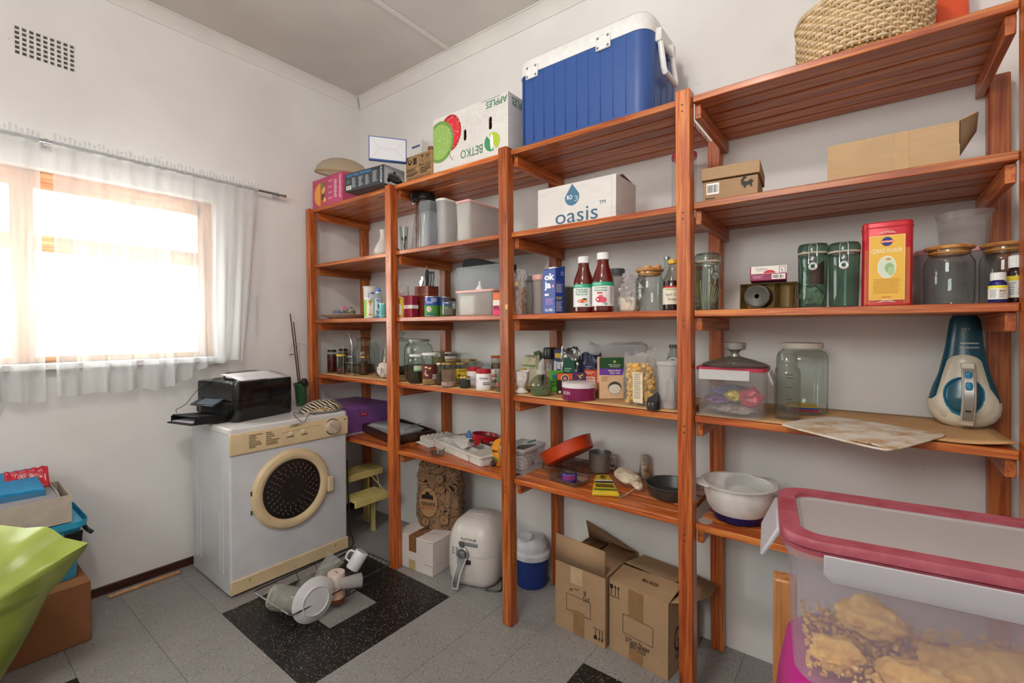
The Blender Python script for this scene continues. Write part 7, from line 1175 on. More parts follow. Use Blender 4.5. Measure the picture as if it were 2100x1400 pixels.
def smoothp(P, k=5):
    o = []
    for i in range(len(P) - 1):
        a0, a1, a2, a3 = P[max(0, i - 1)], P[i], P[i + 1], P[min(len(P) - 1, i + 2)]
        for j in range(k): s_ = j / k; o.append(.5 * ((2 * a1) + (a2 - a0) * s_ + (2 * a0 - 5 * a1 + 4 * a2 - a3) * s_ * s_ + (3 * a1 - a0 - 3 * a2 + a3) * s_ ** 3))
    return o + [P[-1]]
MB().tube(smoothp(pts), .0018, 6).obj('lead', BLACKP, t)
t = thing('charger_lead', 'thin black lead hanging in a loop over the dryer front', 'cord', (0, 0, 0)); g = lambda px, py, x: at(px, py, x=x); MB().tube(smoothp([Vector((-2.74, 1.43, DH + .003)), Vector((-2.62, 1.40, DH + .003)), g(602, 846, -2.520), g(611, 859, -2.514), g(624, 866, -2.514), g(633, 850, -2.518), Vector((-2.56, 1.44, DH + .004)), Vector((-2.66, 1.48, DH + .003)), Vector((-2.74, 1.49, DH + .003))]), .0017, 6).obj('lead', BLACKP, t)
# cloth gloves behind the printer
a = at(655, 836, z=DH + .02); GLM = NT('zebra_striped_cloth').set(.9, 0, .1); wv = GLM.n('ShaderNodeTexWave', wave_type='BANDS', bands_direction='DIAGONAL'); GLM.l(GLM.coords((1, 1, 1), False), wv.inputs[0]); wv.inputs['Scale'].default_value = 22; wv.inputs['Distortion'].default_value = 3.5; wv.inputs['Detail'].default_value = 1; GLM.l(GLM.ramp(wv.outputs[0], [(.42, '#2b2522'), (.52, '#c9bba6')]), GLM.b.inputs['Base Color'])
a.x = -2.68; T = thing('oven_glove', 'zebra-striped quilted oven glove lying on the dryer', 'oven glove', (-2.70, 1.53, DH + .001), RAD(62)); 
def pillow(mb, L, zt, x0=0, y0=0, n=5, sag=0):
    cx = sum(p[0] for p in L) / len(L); cy_ = sum(p[1] for p in L) / len(L); R1 = []
    for k in range(n + 1): s_ = 1 - .85 * (k / n); R1.append([(x0 + cx + (x - cx) * s_, y0 + cy_ + (y - cy_) * s_, zt * sin(pi / 2 * k / n) ** .7 + .0025 * sin(x * 90 + y * 70)) for x, y in L])
    mb.loft(R1, False, True).poly([(x0 + x, y0 + y, 0) for x, y in L][::-1]); return mb
pillow(MB(), [(-.10, -.055), (.05, -.06), (.13, -.05), (.155, 0), (.13, .045), (.05, .06), (-.10, .055)], .062).obj('palm', GLM.m, T); pillow(MB(), [(.0, -.10), (.08, -.115), (.12, -.10), (.10, -.05), (.0, -.045)], .04).obj('thumb', GLM.m, T)
T = thing('floral_cloth', 'folded tan floral cloth draped over the dryer edge', 'cloth', (-2.60, 1.535, DH + .001), RAD(68)); FLM = NT('floral_cloth_print').set(.9, 0, .1); FLM.l(FLM.ramp(FLM.noise(FLM.coords((1, 1, 1), False), 85, 3, .6), [(.40, '#7d4a38'), (.5, '#b59a78'), (.62, '#c9b79a')]), FLM.b.inputs['Base Color']); pillow(MB(), [(-.10, -.035), (-.02, -.05), (.05, -.035), (.075, 0), (.05, .04), (-.10, .03)], .026).obj('fold', FLM.m, T); MB().tube([(-.10, -.036, .008), (-.02, -.051, .008), (.05, -.036, .008), (.076, 0, .008), (.05, .041, .008)], .006, 6).obj('grey_binding', mat('#7d7f80', .8), T)
# plant pot with dead stems behind the printer
p = at(617, 790, z=DH); p = Vector((-2.94, 1.555, DH + .001)); T = thing('plant_pot', 'green glazed plant pot with dry sticks on the dryer', 'plant pot', p); R = .042; hh = .15; GZ = NT('green_glaze').set(.25, 0, .5); GZ.l(GZ.ramp(GZ.noise(GZ.coords((6, 6, 1), False), 7, 3), [(.4, '#6f6a60'), (.55, '#2c5a34')]), GZ.b.inputs['Base Color'])
lathe('pot', [(0, 0), (R * .68, 0), (R * .72, .005), (R * .98, hh * .86), (R * 1.1, hh * .9), (R * 1.1, hh), (R * .95, hh), (R * .9, hh * .9), (0, hh * .88)], GZ.m, T, 28, False, False); crumple('soil', mat('#2a2220', .9, 0, .1, None, .4), T, (0, 0, hh * .8), R * .85, R * .85, .018, 81, 3, .3)
MB().tf((.04, .0, hh + .01)).lathe([(0, -.03), (.018, -.02), (.022, 0), (.016, .018), (0, .024)], 12).obj('dark_knob', mat('#241d1b', .6), T)
STK = mat('#4f3a2e', .8, 0, .2, None, .2, 60)
def top_at(px, py): q = at(px, py, y=p.y); return q - p
for k, (b_, t_) in enumerate((((-.03, 0, hh * .85), top_at(595, 643)), ((-.008, .0, hh * .85), top_at(602, 660)))): MB().tube([b_, tuple(Vector(b_).lerp(Vector((t_.x, t_.y, t_.z)), .5) + Vector((.003, 0, 0))), (t_.x, t_.y, t_.z)], [.0045, .004, .0035], 7).obj('stick', STK, T)
q = top_at(598, 727); MB().tube([(q.x - .03, 0, q.z - .002), (q.x + .03, 0, q.z + .006)], .003, 6).obj('cross_stick', STK, T); q0, q1, q2 = top_at(596, 718), top_at(620, 705), top_at(642, 712); MB().tube(smoothp([Vector((q0.x, 0, q0.z)), Vector((q0.x + .02, 0, q1.z - .01)), Vector((q1.x, -.01, q1.z)), Vector((q2.x, -.02, q2.z))]), .0016, 5).tube([(0, 0, hh), (-.012, 0, q0.z - .03), (-.02, 0, q0.z + .05)], .0014, 5).obj('dry_tendril', mat('#a8785a', .8), T)

# ------------------------------------------------------------------ on the floor in front of and under the shelves
YS = mat('#d0bd78', .45, 0, .4, None, .08, 20); T = thing('step_stool', 'pale yellow two-step wooden stool beside the dryer', 'step stool', (0, 0, 0))
def stepp(nm, xf, z, y0_, y1_, dpt):
    st = MB().box(xf - .018, xf, y0_, y1_, z - .045, z).obj(nm, YS, T, bevel=.003)
    for k in range(5): x1_ = xf - .020 - k * dpt / 5; bx('slat', x1_ - dpt / 5 + .009, x1_, y0_, y1_, z - .016, z, YS, st, .002)
c1, c2 = at(714, 1032, x=-2.46), at(796, 1014, x=-2.46)
stepp('lower_step', -2.485, .30, 1.656, 1.90, .14); stepp('upper_step', -2.63, .42, 1.69, 1.965, .15)
for y in (1.66, 1.885): bx('side_panel', -2.66, -2.62, y, y + .012, .001, .285, YS, T, .002)
for y in (1.70, 1.945): bx('upright', -2.83, -2.775, y, y + .016, .001, .405, YS, T, .002)
MB().tube([(-2.51, 1.87, .25), (-2.66, 1.93, .40)], .003, 5).tube([(-2.51, 1.90, .29), (-2.70, 1.88, .40)], .003, 5).tube([(-2.64, 1.66, .25), (-2.80, 1.72, .25)], .003, 5).tube([(-2.64, 1.89, .25), (-2.80, 1.95, .25)], .003, 5).obj('brace_rod', YS, T)
# white carton, paper bag
WC2 = cardboard('#cfc8c4', 'white_card'); a, b = at(811, 1154.5, z=0), at(887.4, 1184.5, z=0); hb = zat(887, 1113, b); T, w, d, h = box2('white_carton', 'white carton with brown parcel tape on the floor', 'box', a, b, .27, .2, None); h = hb
bx('body', -w / 2, w / 2, -d / 2, d / 2, 0, h, WC2, T, .003); TAPE = mat('#7d5636', .4, 0, .4, None, .08, 30); F = topf(T, h); F.quad(-.035, .03, -d / 2, d * .45, TAPE, 'parcel_tape'); F.line([(-.03, -d * .22), (.0, d * .02), (.01, d * .3)], .010, mat('#17110e', .8), 'open_seam'); F.text('OVEN', w * .22, -d * .18, .03, ink('#a8a29e'), 0, w=.10, rot=.3)
F = front(T, w, d); F.quad(-.035, .022, h * .54, h, TAPE, 'parcel_tape'); F.quad(-.036, .016, .002, h * .30, mat('#b39d72', .4), 'parcel_tape'); F.line([(-w * .5, h * .36), (-w * .4, h * .36)], .002, DARK); F.line([(w * .3, h * .30), (w * .49, h * .30)], .002, DARK); F.line([(w * .42, h * .97), (w * .47, h * .97)], .003, DARK, 'arrow')
F = rightf(T, w, d); F.ring(d * .24, h * .24, .026, .006, BLACK); WCx = T.location.copy(); WCh = h
KR = NT('printed_kraft_paper').set(.8, 0, .15); v_ = KR.coords((1, 1, 1), False); kb = KR.ramp(KR.noise(v_, 5, 3), [(.3, '#876850'), (.7, '#99795c')])
def contour(sc, lo, hi, dist=1.5):
    nz = KR.noise(v_, sc, 1.5, .5, dist); m_ = KR.n('ShaderNodeMath', operation='MULTIPLY'); KR.l(nz, m_.inputs[0]); m_.inputs[1].default_value = 9; f_ = KR.n('ShaderNodeMath', operation='FRACT'); KR.l(m_.outputs[0], f_.inputs[0]); return KR.ramp(f_.outputs[0], [(lo, '#ffffff'), (hi, '#000000')])
KR.l(KR.mix(contour(9, .14, .19), KR.mix(contour(19, .10, .14, 2.5), kb, '#2e2019'), '#221712'), KR.b.inputs['Base Color'])
pc = at(916, 1080, z=h); T = thing('paper_bag', 'brown paper bag printed with vegetables on the white carton', 'bag', (WCx.x + .02, WCx.y + .065, h + .0015), RAD(20)); BW2 = .285; BH2 = min(S4 - .03 - h, zat(905, 947, T.location) - h); sack('body', KR.m, T, BW2, .15, BH2, 91, .30, .006, top=True)
bf = lambda u, v, o: (u, -.0765 * (1 - .13 * max(0, v / BH2 - .5)) - o, v); F = Face(T, bf); F.disc(-BW2 * .14, BH2 * .42, .062, BLACK, .088, name='badge', n=36); F.disc(-BW2 * .14, BH2 * .42, .0595, ink('#9c7855'), .0855, name='badge', n=36); F.text('PEREGRINE', -BW2 * .14, BH2 * .395, .018, ink('#241a14'), .03, w=.092); F.bars(-BW2 * .36, BW2 * .06, BH2 * .31, BH2 * .37, 3, ink('#8a4a34'), vary=.2)
F.poly([(-BW2 * .30, BH2 * .47), (-BW2 * .02, BH2 * .47), (-BW2 * .04, BH2 * .54), (-BW2 * .10, BH2 * .54), (-BW2 * .12, BH2 * .58), (-BW2 * .18, BH2 * .59), (-BW2 * .22, BH2 * .54), (-BW2 * .29, BH2 * .53)], ink('#241a14'), 'emblem'); F.line([(-BW2 * .1, BH2 * .58), (-BW2 * .04, BH2 * .61)], .003, ink('#241a14'), 'emblem')
F.text('PEREGRINE', BW2 * .37, BH2 * .45, .012, ink('#3a2a20'), 0, rot=pi / 2 - .1, w=BH2 * .5)
for u, v, r_ in ((.16, .64, .022), (.17, .36, .018), (.22, .18, .030), (-.2, .12, .026), (.12, .80, .026)):
    F.disc(BW2 * u, BH2 * v, r_, ink('#221712')); F.disc(BW2 * u, BH2 * v, r_ * .92, ink('#94704e')); F.disc(BW2 * u, BH2 * v, r_ * .15, ink('#221712'))
    for k in range(3): F.line([(BW2 * u + r_ * (.3 * k - .3), BH2 * v - r_ * .8), (BW2 * u + r_ * (.42 * k - .42), BH2 * v), (BW2 * u + r_ * (.3 * k - .3), BH2 * v + r_ * .8)], .0012, ink('#221712'), 'vegetable_print')
# air fryer
p = at(985, 1205, z=0); q = Vector((p.x, p.y, 0)).normalized(); R = rpx(107, 980, p + q * .13); p = p + q * R * .98; h = zat(975, 1052, p); AFW = mat('#c9c3bf', .32, 0, .5, None, .04, 8)
T = thing('air_fryer', 'white egg-shaped air fryer with a grey drawer handle', 'air fryer', (p.x, p.y, .001), RAD(facing(p) + 90 - 24)); sq = lambda r, k=1.12: rrect(2 * r, 2 * r * k, r * .62, 6)
MB().stack([(sq(R * .80), .0), (sq(R * .88), .008), (sq(R * .97), h * .10), (sq(R * 1.0), h * .30), (sq(R * .995), h * .50)]).obj('drawer', AFW, T, smooth=60); MB().stack([(sq(R * .995), h * .505), (sq(R * .98), h * .66), (sq(R * .92), h * .80), (sq(R * .80), h * .915), (sq(R * .62), h * .975), (sq(R * .40), h)]).obj('housing', AFW, T, smooth=60)
AFD = R * 1.12
TL = MB().tf((0, .01, h * .955)).stack([(circ(R * .56, 36), 0), (circ(R * .56, 36), h * .035), (circ(R * .50, 36), h * .05)]).obj('top_cap', AFW, T); MB().tf((0, -.005, h * 1.002)).stack([(rrect(.075, .016, .007), 0), (rrect(.07, .013, .006), .004)]).obj('vent_slot', mat('#b5afab', .4), T)
F = Face(T, lambda u, v, o: (u, -AFD * (.995 if v < h * .66 else .995 - .075 * ((v - h * .66) / (h * .14))) - o, v)); F.text('PLATINUM', -.0, h * .755, .011, DARK, .02, w=.085, spacing=1.2)
MB().tf((0, -AFD * .965, h * .69), (RAD(-12), 0, 0)).box(-.055, .055, -.006, .004, -.009, .009).obj('display_slot', mat('#77787a', .35, .4), T, bevel=.004); MB().tf((-.03, -AFD * .97, h * .685), (RAD(-12), 0, 0)).box(-.018, .010, -.008, 0, -.016, .012).obj('slider', mat('#4c4d50', .3), T, bevel=.003)
kb = MB().tf((-.028, -AFD * 1.0, h * .535), (pi / 2, 0, 0)).lathe([(.037, -.012), (.037, .008), (.033, .012), (.026, .012), (.026, .007)], 30, True, True).obj('dial_ring', mat('#9c9c9e', .3, .5), T); MB().tf((-.028, -AFD * 1.0 - .006, h * .535), (pi / 2, 0, 0)).lathe([(.024, 0), (.021, .016), (.018, .018), (0, .018)], 26, True, False).obj('dial', mat('#7f7f82', .3, .6), T)
hp_ = [(-.028, -AFD - .005, h * .49), (-.030, -AFD - .014, h * .40), (-.036, -AFD - .034, h * .30), (-.042, -AFD - .046, h * .18), (-.046, -AFD - .044, h * .05)]
MB().loft([[(x - w_, y, z), (x - w_, y - .016, z), (x + w_, y - .016, z), (x + w_, y, z)] for (x, y, z), w_ in zip(hp_, (.030, .022, .020, .021, .018))]).obj('handle', AFW, T, bevel=.006, seg=3); MB().loft([[(x - w_, y - .0165, z), (x - w_, y - .019, z), (x + w_, y - .019, z), (x + w_, y - .0165, z)] for (x, y, z), w_ in zip([hp_[0], hp_[1], hp_[2], hp_[3], (-.0457, -AFD - .044, h * .09)], (.024, .015, .013, .014, .011))]).obj('handle_inlay', mat('#8e9093', .28, .7), T, bevel=.002)
bx('release_button', -.008, .018, -AFD - .012, -AFD + .01, h * .39, h * .45, BLACKP, T, .004)
for k in range(3):
    for i in range(2): F.disc(-.085 + .02 * i, h * (.61 - .04 * k), .005, ink('#7a7472'), n=8)
t = thing('fryer_cord', 'short dark cord lying behind the air fryer', 'cord', (p.x + R * 1.05, p.y - .02, .001)); MB().tube(smoothp([Vector((-.02, .05, .006)), Vector((.03, -.01, .005)), Vector((.05, -.05, .005)), Vector((.02, -.075, .005)), Vector((-.02, -.09, .005))]), .004, 6).obj('lead', BLACKP, t)
# blue drinks cooler jug
p, R, h = spot(1057, 1124, 1090, 0, base=1212); BLJ = mat('#1b3578', .4, 0, .4, None, .04); T = thing('drinks_jug', 'blue insulated drinks jug with a white lid on the floor', 'jug', p); WJ = mat('#c9cbd2', .4, 0, .4, None, .04)
hb = h * .57; lathe('body', [(0, 0), (R * .90, 0), (R * .93, .006), (R * .95, hb * .30), (R * .97, hb * .305), (R * 1.0, hb), (R * .9, hb)], BLJ, T, 44, False, True); lathe('collar', [(R * 1.02, hb * .96), (R * 1.12, hb * .99), (R * 1.13, hb * 1.15), (R * 1.0, hb * 1.22), (R * .95, hb * 1.22)], WJ, T, 44, True, True); lathe('lid', [(R * .97, hb * 1.20), (R * .97, hb * 1.38), (R * .93, hb * 1.44), (R * .90, hb * 1.46), (R * .80, hb * 1.58), (R * .72, hb * 1.62), (0, hb * 1.64)], WJ, T, 44, False, False)
A = RAD(facing(p) - 50); MB().tf((R * .5 * cos(A), R * .5 * sin(A), hb * 1.60), (.25 * sin(-A), .15, 0)).lathe([(R * .36, 0), (R * .42, .012), (R * .40, .016), (R * .30, .012), (0, .012)], 26, True, False).obj('spout_cap', WJ, T)
# two wine cartons
def carton(label, bl, br, tl, d, flip):
    a, b = at(*bl, z=0), at(*br, z=0); h = (zat(tl[0], tl[1], a)); T, w, d, h = box2('cardboard_carton', label, 'box', a, b, d, h, None, group='cartons on the floor under the shelves'); C1 = cardboard('#a48668'); th = .004
    MB().box(-w / 2, w / 2, -d / 2, -d / 2 + th, 0, h).box(-w / 2, w / 2, d / 2 - th, d / 2, 0, h).box(-w / 2, -w / 2 + th, -d / 2 + th, d / 2 - th, 0, h).box(w / 2 - th, w / 2, -d / 2 + th, d / 2 - th, 0, h).box(-w / 2 + th, w / 2 - th, -d / 2 + th, d / 2 - th, 0, th).obj('body', C1, T); F = front(T, w, d); TP_ = mat('#8a6844', .35, 0, .45, None, .06, 30); IK = ink('#241b16')
    def up(F_, a0, b0, s_):   # this-way-up and fragile symbols
        F_.poly([(a0 - .022, b0 + .022 * s_), (a0 - .004, b0 + .022 * s_), (a0 - .007, b0 + .004 * s_), (a0 - .019, b0 + .004 * s_)], IK, 'symbol'); F_.line([(a0 - .013, b0 + .004 * s_), (a0 - .013, b0 - .022 * s_)], .003, IK, 'symbol')
        for e in (.006, .020): F_.line([(a0 + e, b0 - .022 * s_), (a0 + e, b0 + .016 * s_)], .003, IK, 'arrow'); F_.poly([(a0 + e - .006, b0 + .012 * s_), (a0 + e + .006, b0 + .012 * s_), (a0 + e, b0 + .024 * s_)], IK, 'arrow')
        F_.line([(a0 - .025, b0 - .026 * s_), (a0 + .028, b0 - .026 * s_)], .0025, IK, 'symbol')
    return T, w, d, h, F, C1, TP_, IK, up
T, w, d, h, F, C1, TP_, IK, up = carton('left open cardboard carton with its front flap standing up', (1139, 1280), (1240.9, 1331), (1134, 1145), .30, True)
hf = zat(1141, 1091, T.location + Vector((-w / 2, -d / 2, 0))) - h
MB().poly([(-w / 2, -d / 2, h), (w / 2, -d / 2, h), (w / 2, -d / 2 - .004, h + hf * .92), (-w / 2 + .008, -d / 2 - .004, h + hf)]).obj('front_flap', C1, T, solid=.004); MB().poly([(w / 2, -d / 2 + .01, h), (w / 2, d / 2, h), (w * .02, d / 2, h + .015), (w * .02, -d / 2 + .01, h + .012)]).obj('side_flap', C1, T, solid=.004); MB().poly([(-w / 2, -d / 2 + .01, h - .004), (-w / 2, d / 2, h - .004), (-w * .06, d / 2, h + .006), (-w * .06, -d / 2 + .01, h + .002)]).obj('side_flap', C1, T, solid=.004); MB().poly([(-w / 2, d / 2, h), (w / 2, d / 2, h), (w / 2, d / 2 - .02, h + .012), (-w / 2, d / 2 - .03, h + hf * .75)]).obj('back_flap', cardboard('#7d6048'), T, solid=.004)
F.frame(-w * .26, w * .22, h * .32, h * .56, .0022, IK); F.quad(-w * .12, w * .10, .002, h * .36, TP_, 'parcel_tape'); F.quad(-w * .18, w * .06, h * .74, h * .99, mat('#b59a7a', .5), 'torn_tape'); F.text('375 ml', w * .14, h * .57, .022, IK, .01, rot=pi, w=.07) if False else F.text('375', w * .14, h * .585, .020, IK, .01, rot=pi, w=.034); F.text('B', w * .11, h * .665, .020, IK, .01, rot=pi, w=.012); F.text('er', -w * .17, h * .635, .018, IK, 0, rot=pi, w=.022); up(F, w * .37, h * .15, -1); F.bars(-w * .1, 0, h * .66, h * .68, 1, IK)
T, w, d, h, F, C1, TP_, IK, up = carton('right cardboard carton printed 375ml Sheer with taped seams', (1249.5, 1329), (1369.6, 1397.6), (1250.6, 1186), .29, False)
MB().loft([[(-w / 2, -d / 2, h), (w / 2, -d / 2, h), (w / 2, -d / 2, h + .004), (-w / 2, -d / 2, h + .004)], [(-w / 2, -d / 2 + .11, h + .020), (w / 2, -d / 2 + .12, h + .028), (w / 2, -d / 2 + .12, h + .032), (-w / 2, -d / 2 + .11, h + .024)]]).obj('front_flap', C1, T); MB().loft([[(-w / 2, d / 2, h), (w / 2, d / 2, h), (w / 2, d / 2, h + .004), (-w / 2, d / 2, h + .004)], [(-w / 2, -.02, h + .026), (w / 2 * .7, -.015, h + .020), (w / 2 * .7, -.015, h + .024), (-w / 2, -.02, h + .03)]]).obj('back_flap', C1, T); MB().poly([(w / 2, -d / 2 + .02, h), (w / 2, d / 2, h), (w / 2 + .09, d / 2 - .05, h + .018), (w / 2 + .10, 0, h + .012), (w / 2 + .06, -d / 2 + .06, h + .010)]).obj('side_flap', C1, T, solid=.004)
F.frame(-w * .25, w * .26, h * .34, h * .60, .0022, IK); F.quad(-w * .16, w * .10, h * .60, h * .985, TP_, 'parcel_tape'); F.quad(-w * .14, w * .10, .002, h * .17, TP_, 'parcel_tape'); F.text('375ml Sheer', w * .0, h * .265, .022, IK, .01, w=w * .42); F.text('BN 0525', w * .01, h * .205, .022, IK, .01, w=w * .27); up(F, -w * .41, h * .87, 1)
Ft = Face(T, lambda u, v, o: (u, -d / 2 + v * .98, h + .004 + .020 * v / .11 + (.008 * (u / w + .5)) * v / .11 + o)); Ft.text('BN 0525', w * .08, .065, .018, IK, .01, w=w * .26); Fr = rightf(T, w, d); Fr.text('Groot', 0, h * .42, .10, IK, .0, w=d * .66); Fr.text('x6 Halves', 0, h * .22, .032, IK, 0, w=d * .6)

# dish rack with crockery, sitting on the black inlaid square
zr = .095; rk = [at(520, 1213, z=zr), at(596, 1264, z=zr), at(802, 1155, z=zr)]; u1 = rk[1] - rk[0]; u2 = rk[2] - rk[1]; w = u1.xy.length; L = u2.xy.length; ang = atan2(u2.y, u2.x); cen = rk[0].lerp(rk[2], .5)
T = thing('dish_rack', 'long black wire dish rack full of crockery on the floor', 'dish rack', (cen.x, cen.y, .001), ang); WB_ = mat('#39393a', .3, .7); hl, hw_ = L / 2, w / 2; zb = .018
MB().tube([(x, y, zr) for x, y in rrect(L, w, .02, 4)], .0036, 7, True).obj('rim', mat('#5a5a5c', .3, .8), T); MB().tube([(-hl, -hw_ + .02, zr), (-hl, hw_ - .02, zr)], .0045, 7).obj('end_rail', CHROME, T)
MB().tube([(x, y, zb) for x, y in rrect(L * .9, w * .72, .02, 4)], .0025, 6, True).obj('base_rail', WB_, T); mb = MB()
for k in range(1, 26):
    x = -hl + L * k / 26; x2 = x * .9; mb.tube([(x2, -hw_ * .72, zb), (x2, hw_ * .72, zb)] if k % 5 else [(x, -hw_, zr), (x2, -hw_ * .72, zb), (x2, hw_ * .72, zb), (x, hw_, zr)], .002, 4)
mb.obj('cross_wires', WB_, T, kind='stuff', smooth=0); mb = MB()
for k in range(1, 9): y = -hw_ + w * k / 9; mb.tube([(-hl, y, zr), (-hl * .9, y * .72, zb), (hl * .9, y * .72, zb), (hl, y, zr)], .0019, 4)
mb.obj('long_wires', WB_, T, kind='stuff', smooth=0)
for x in (-hl * .8, hl * .8):
    for y in (-hw_ * .6, hw_ * .6): MB().tube([(x, y, zb), (x, y, 0)], .004, 6).obj('foot', WB_, T)
def inrack(name, label, cat, u, v, z, rot, group=None): return thing(name, label, cat, (cen.x + u * cos(ang) - v * sin(ang), cen.y + u * sin(ang) + v * cos(ang), z), 0, group, rot)
def axis_rot(d): return Vector(d).normalized().to_track_quat('Z', 'Y').to_euler()
def rk_at(px, py, z): q = at(px, py, z=z); return q
# glass jar on its side
g0, g1 = at(556, 1222, z=.125), at(622, 1232, z=.10); ax = (g1 - g0).normalized(); T2 = thing('wide_glass_jar', 'big clear glass jar lying on its side in the dish rack', 'jar', g0, 0, None, axis_rot((ax.x, ax.y, -.18))); R = .055; hj = .155; lathe('body', [(0, .006), (R * .55, .004), (R * .85, 0), (R, .012), (R, hj * .82), (R * .86, hj * .93), (R * .84, hj)], frost('#c9c8bc', .34, .12, .2), T2, 40, False, False); MB().tube([(R * .8 * cos(a), R * .8 * sin(a), .002) for a in [2 * pi * i / 36 for i in range(36)]], .004, 6, True).obj('thick_base', frost('#d9d9cc', .6, .12, .2), T2)
# plate standing against the rail
pc_ = at(648, 1232, z=.108); Rp = rpx(97, 648, pc_) * 1.02; n_ = (ray(648, 1232).normalized() * -.74 + CR * .50 - CU * .34).normalized(); T2 = thing('white_plate', 'white plate standing upright in the front of the dish rack', 'plate', pc_, 0, None, axis_rot(n_)); lathe('body', [(0, -.004), (Rp * .62, -.004), (Rp * .97, -.022), (Rp, -.021), (Rp * 1.0, -.019), (Rp * .72, -.002), (Rp * .66, .0), (Rp * .63, .004), (Rp * .60, .004), (Rp * .58, .0), (0, .0)], mat('#cfcfd2', .22, 0, .5, None, .03), T2, 56, False, False)
# amber bottle with a white cap
p = at(690, 1236, z=.025); q = Vector((p.x, p.y, 0)).normalized(); p = p + q * .02; R = rpx(36, 686, p); hB = zat(686, 1172, p) - .024; T2 = thing('peach_bottle', 'pink-white bottle with a broad cap over amber liquid in the rack', 'bottle', (p.x, p.y, .0235)); lathe('liquid', [(0, 0), (R * .9, 0), (R * .98, .006), (R * .98, hB * .18)], mat('#6a2f16', .15, 0, .5), T2, 30, False, True); lathe('body', [(R * .985, hB * .17), (R, hB * .19), (R, hB * .42), (R * .86, hB * .52), (R * .84, hB * .60)], mat('#cfa88f', .35), T2, 30, False, True); lathe('cap', [(R * .98, hB * .58), (R * 1.04, hB * .62), (R * 1.0, hB * .98), (R * .96, hB), (0, hB)], mat('#d0bdb4', .35), T2, 36, True, False); F = topf(T2, hB); F.line([(-R * .4, -.002), (-R * .1, .003), (R * .4, -.002)], .004, DARK, 'worn_mark')
# tumbler lying, fluted vase, bowl, mug
t0, t1 = at(700, 1196, z=.145), at(738, 1188, z=.14); ax = t1 - t0; R = .030; hT = .105; T2 = thing('plastic_tumbler', 'frosted ribbed tumbler lying across the dish rack', 'tumbler', t0 - ax.normalized() * .012, 0, None, axis_rot((ax.x / ax.length, ax.y / ax.length, -.08))); lathe('body', [(0, .004), (R * .62, .003), (R * .72, 0), (R * .8, .006), (R * 1.08, hT)], frost('#c9c6c4', .55), T2, 32, False, False)
mb = MB()
for k in range(20): a = 2 * pi * k / 20; mb.tube([(R * .45 * cos(a), R * .45 * sin(a), .0025), (R * .66 * cos(a), R * .66 * sin(a), .001)], .0012, 4)
mb.obj('base_ribs', frost('#dedad8', .85), T2, kind='stuff')
v0, v1 = at(656, 1186, z=.085), at(690, 1140, z=.17); ax = v1 - v0; hV = ax.length * 1.0; R = rpx(44, 678, v1); T2 = thing('fluted_vase', 'tall fluted glass vase leaning upside down in the rack', 'vase', v0, 0, None, axis_rot(ax)); nfl = 10
MB().loft([[(R * s_ * (1 + .05 * cos(nfl * a)) * cos(a), R * s_ * (1 + .05 * cos(nfl * a)) * sin(a), z * hV) for a in [2 * pi * i / 60 for i in range(60)]] for s_, z in ((.66, 0), (.68, .3), (.78, .65), (.95, .92), (.98, .98), (.8, 1.0))], False, True).obj('body', frost('#cfcdc4', .30, .1, .2), T2)
p = at(632, 1198, z=.07); T2 = thing('glass_bowl', 'clear glass bowl turned over behind the white plate', 'bowl', (p.x, p.y, .034), 0, None, (RAD(-20), RAD(12), 0)); R = rpx(60, 640, p); lathe('body', [(R, 0), (R * .98, .02), (R * .85, .05), (R * .55, .072), (R * .4, .076), (0, .077)], frost('#c2c0b8', .28, .1, .2), T2, 40, False, False)
m0, m1 = at(722, 1166, z=.10), at(741, 1134, z=.17); ax = m1 - m0; hM = max(.095, min(.13, ax.length)); R = .036; T2 = thing('white_mug', 'white mug propped upside down at the far end of the rack', 'mug', m0, 0, None, axis_rot((ax.x, ax.y, ax.z))); MUG = mat('#d3d4d8', .22, 0, .5, None, .02); lathe('body', [(R * .90, .004), (R * .94, 0), (R * .97, .004), (R, hM * .5), (R * 1.0, hM - .006), (R * .95, hM), (0, hM)], MUG, T2, 40, False, False)
A = 2.6; hm = (T2.rotation_euler.to_matrix().inverted() @ (-CR - CF * .2)); A = atan2(hm.y, hm.x); ca, sa = cos(A), sin(A); MB().tube([((R - .003) * ca, (R - .003) * sa, hM * .80), ((R + .020) * ca, (R + .020) * sa, hM * .78), ((R + .028) * ca, (R + .028) * sa, hM * .55), ((R + .022) * ca, (R + .022) * sa, hM * .32), ((R - .003) * ca, (R - .003) * sa, hM * .26)], .0055, 8).obj('handle', MUG, T2)
p = at(716, 1172, z=.055); T2 = thing('cutlery_basket', 'small black wire cutlery basket inside the dish rack', 'basket', (p.x, p.y, .026), ang); mb = MB()
for k in range(9): x = -.045 + .09 * k / 8; mb.tube([(x, -.025, .055), (x, -.02, 0), (x, .02, 0), (x, .025, .055)], .0016, 5)
mb.obj('bent_wires', mat('#b9b7b0', .25, .9), T2, kind='stuff'); MB().stack([(rrect(.094, .05, .008), .052), (rrect(.094, .05, .008), .058), (rrect(.088, .044, .006), .058), (rrect(.088, .044, .006), .052)], False, False).obj('rim', BLACKP, T2)

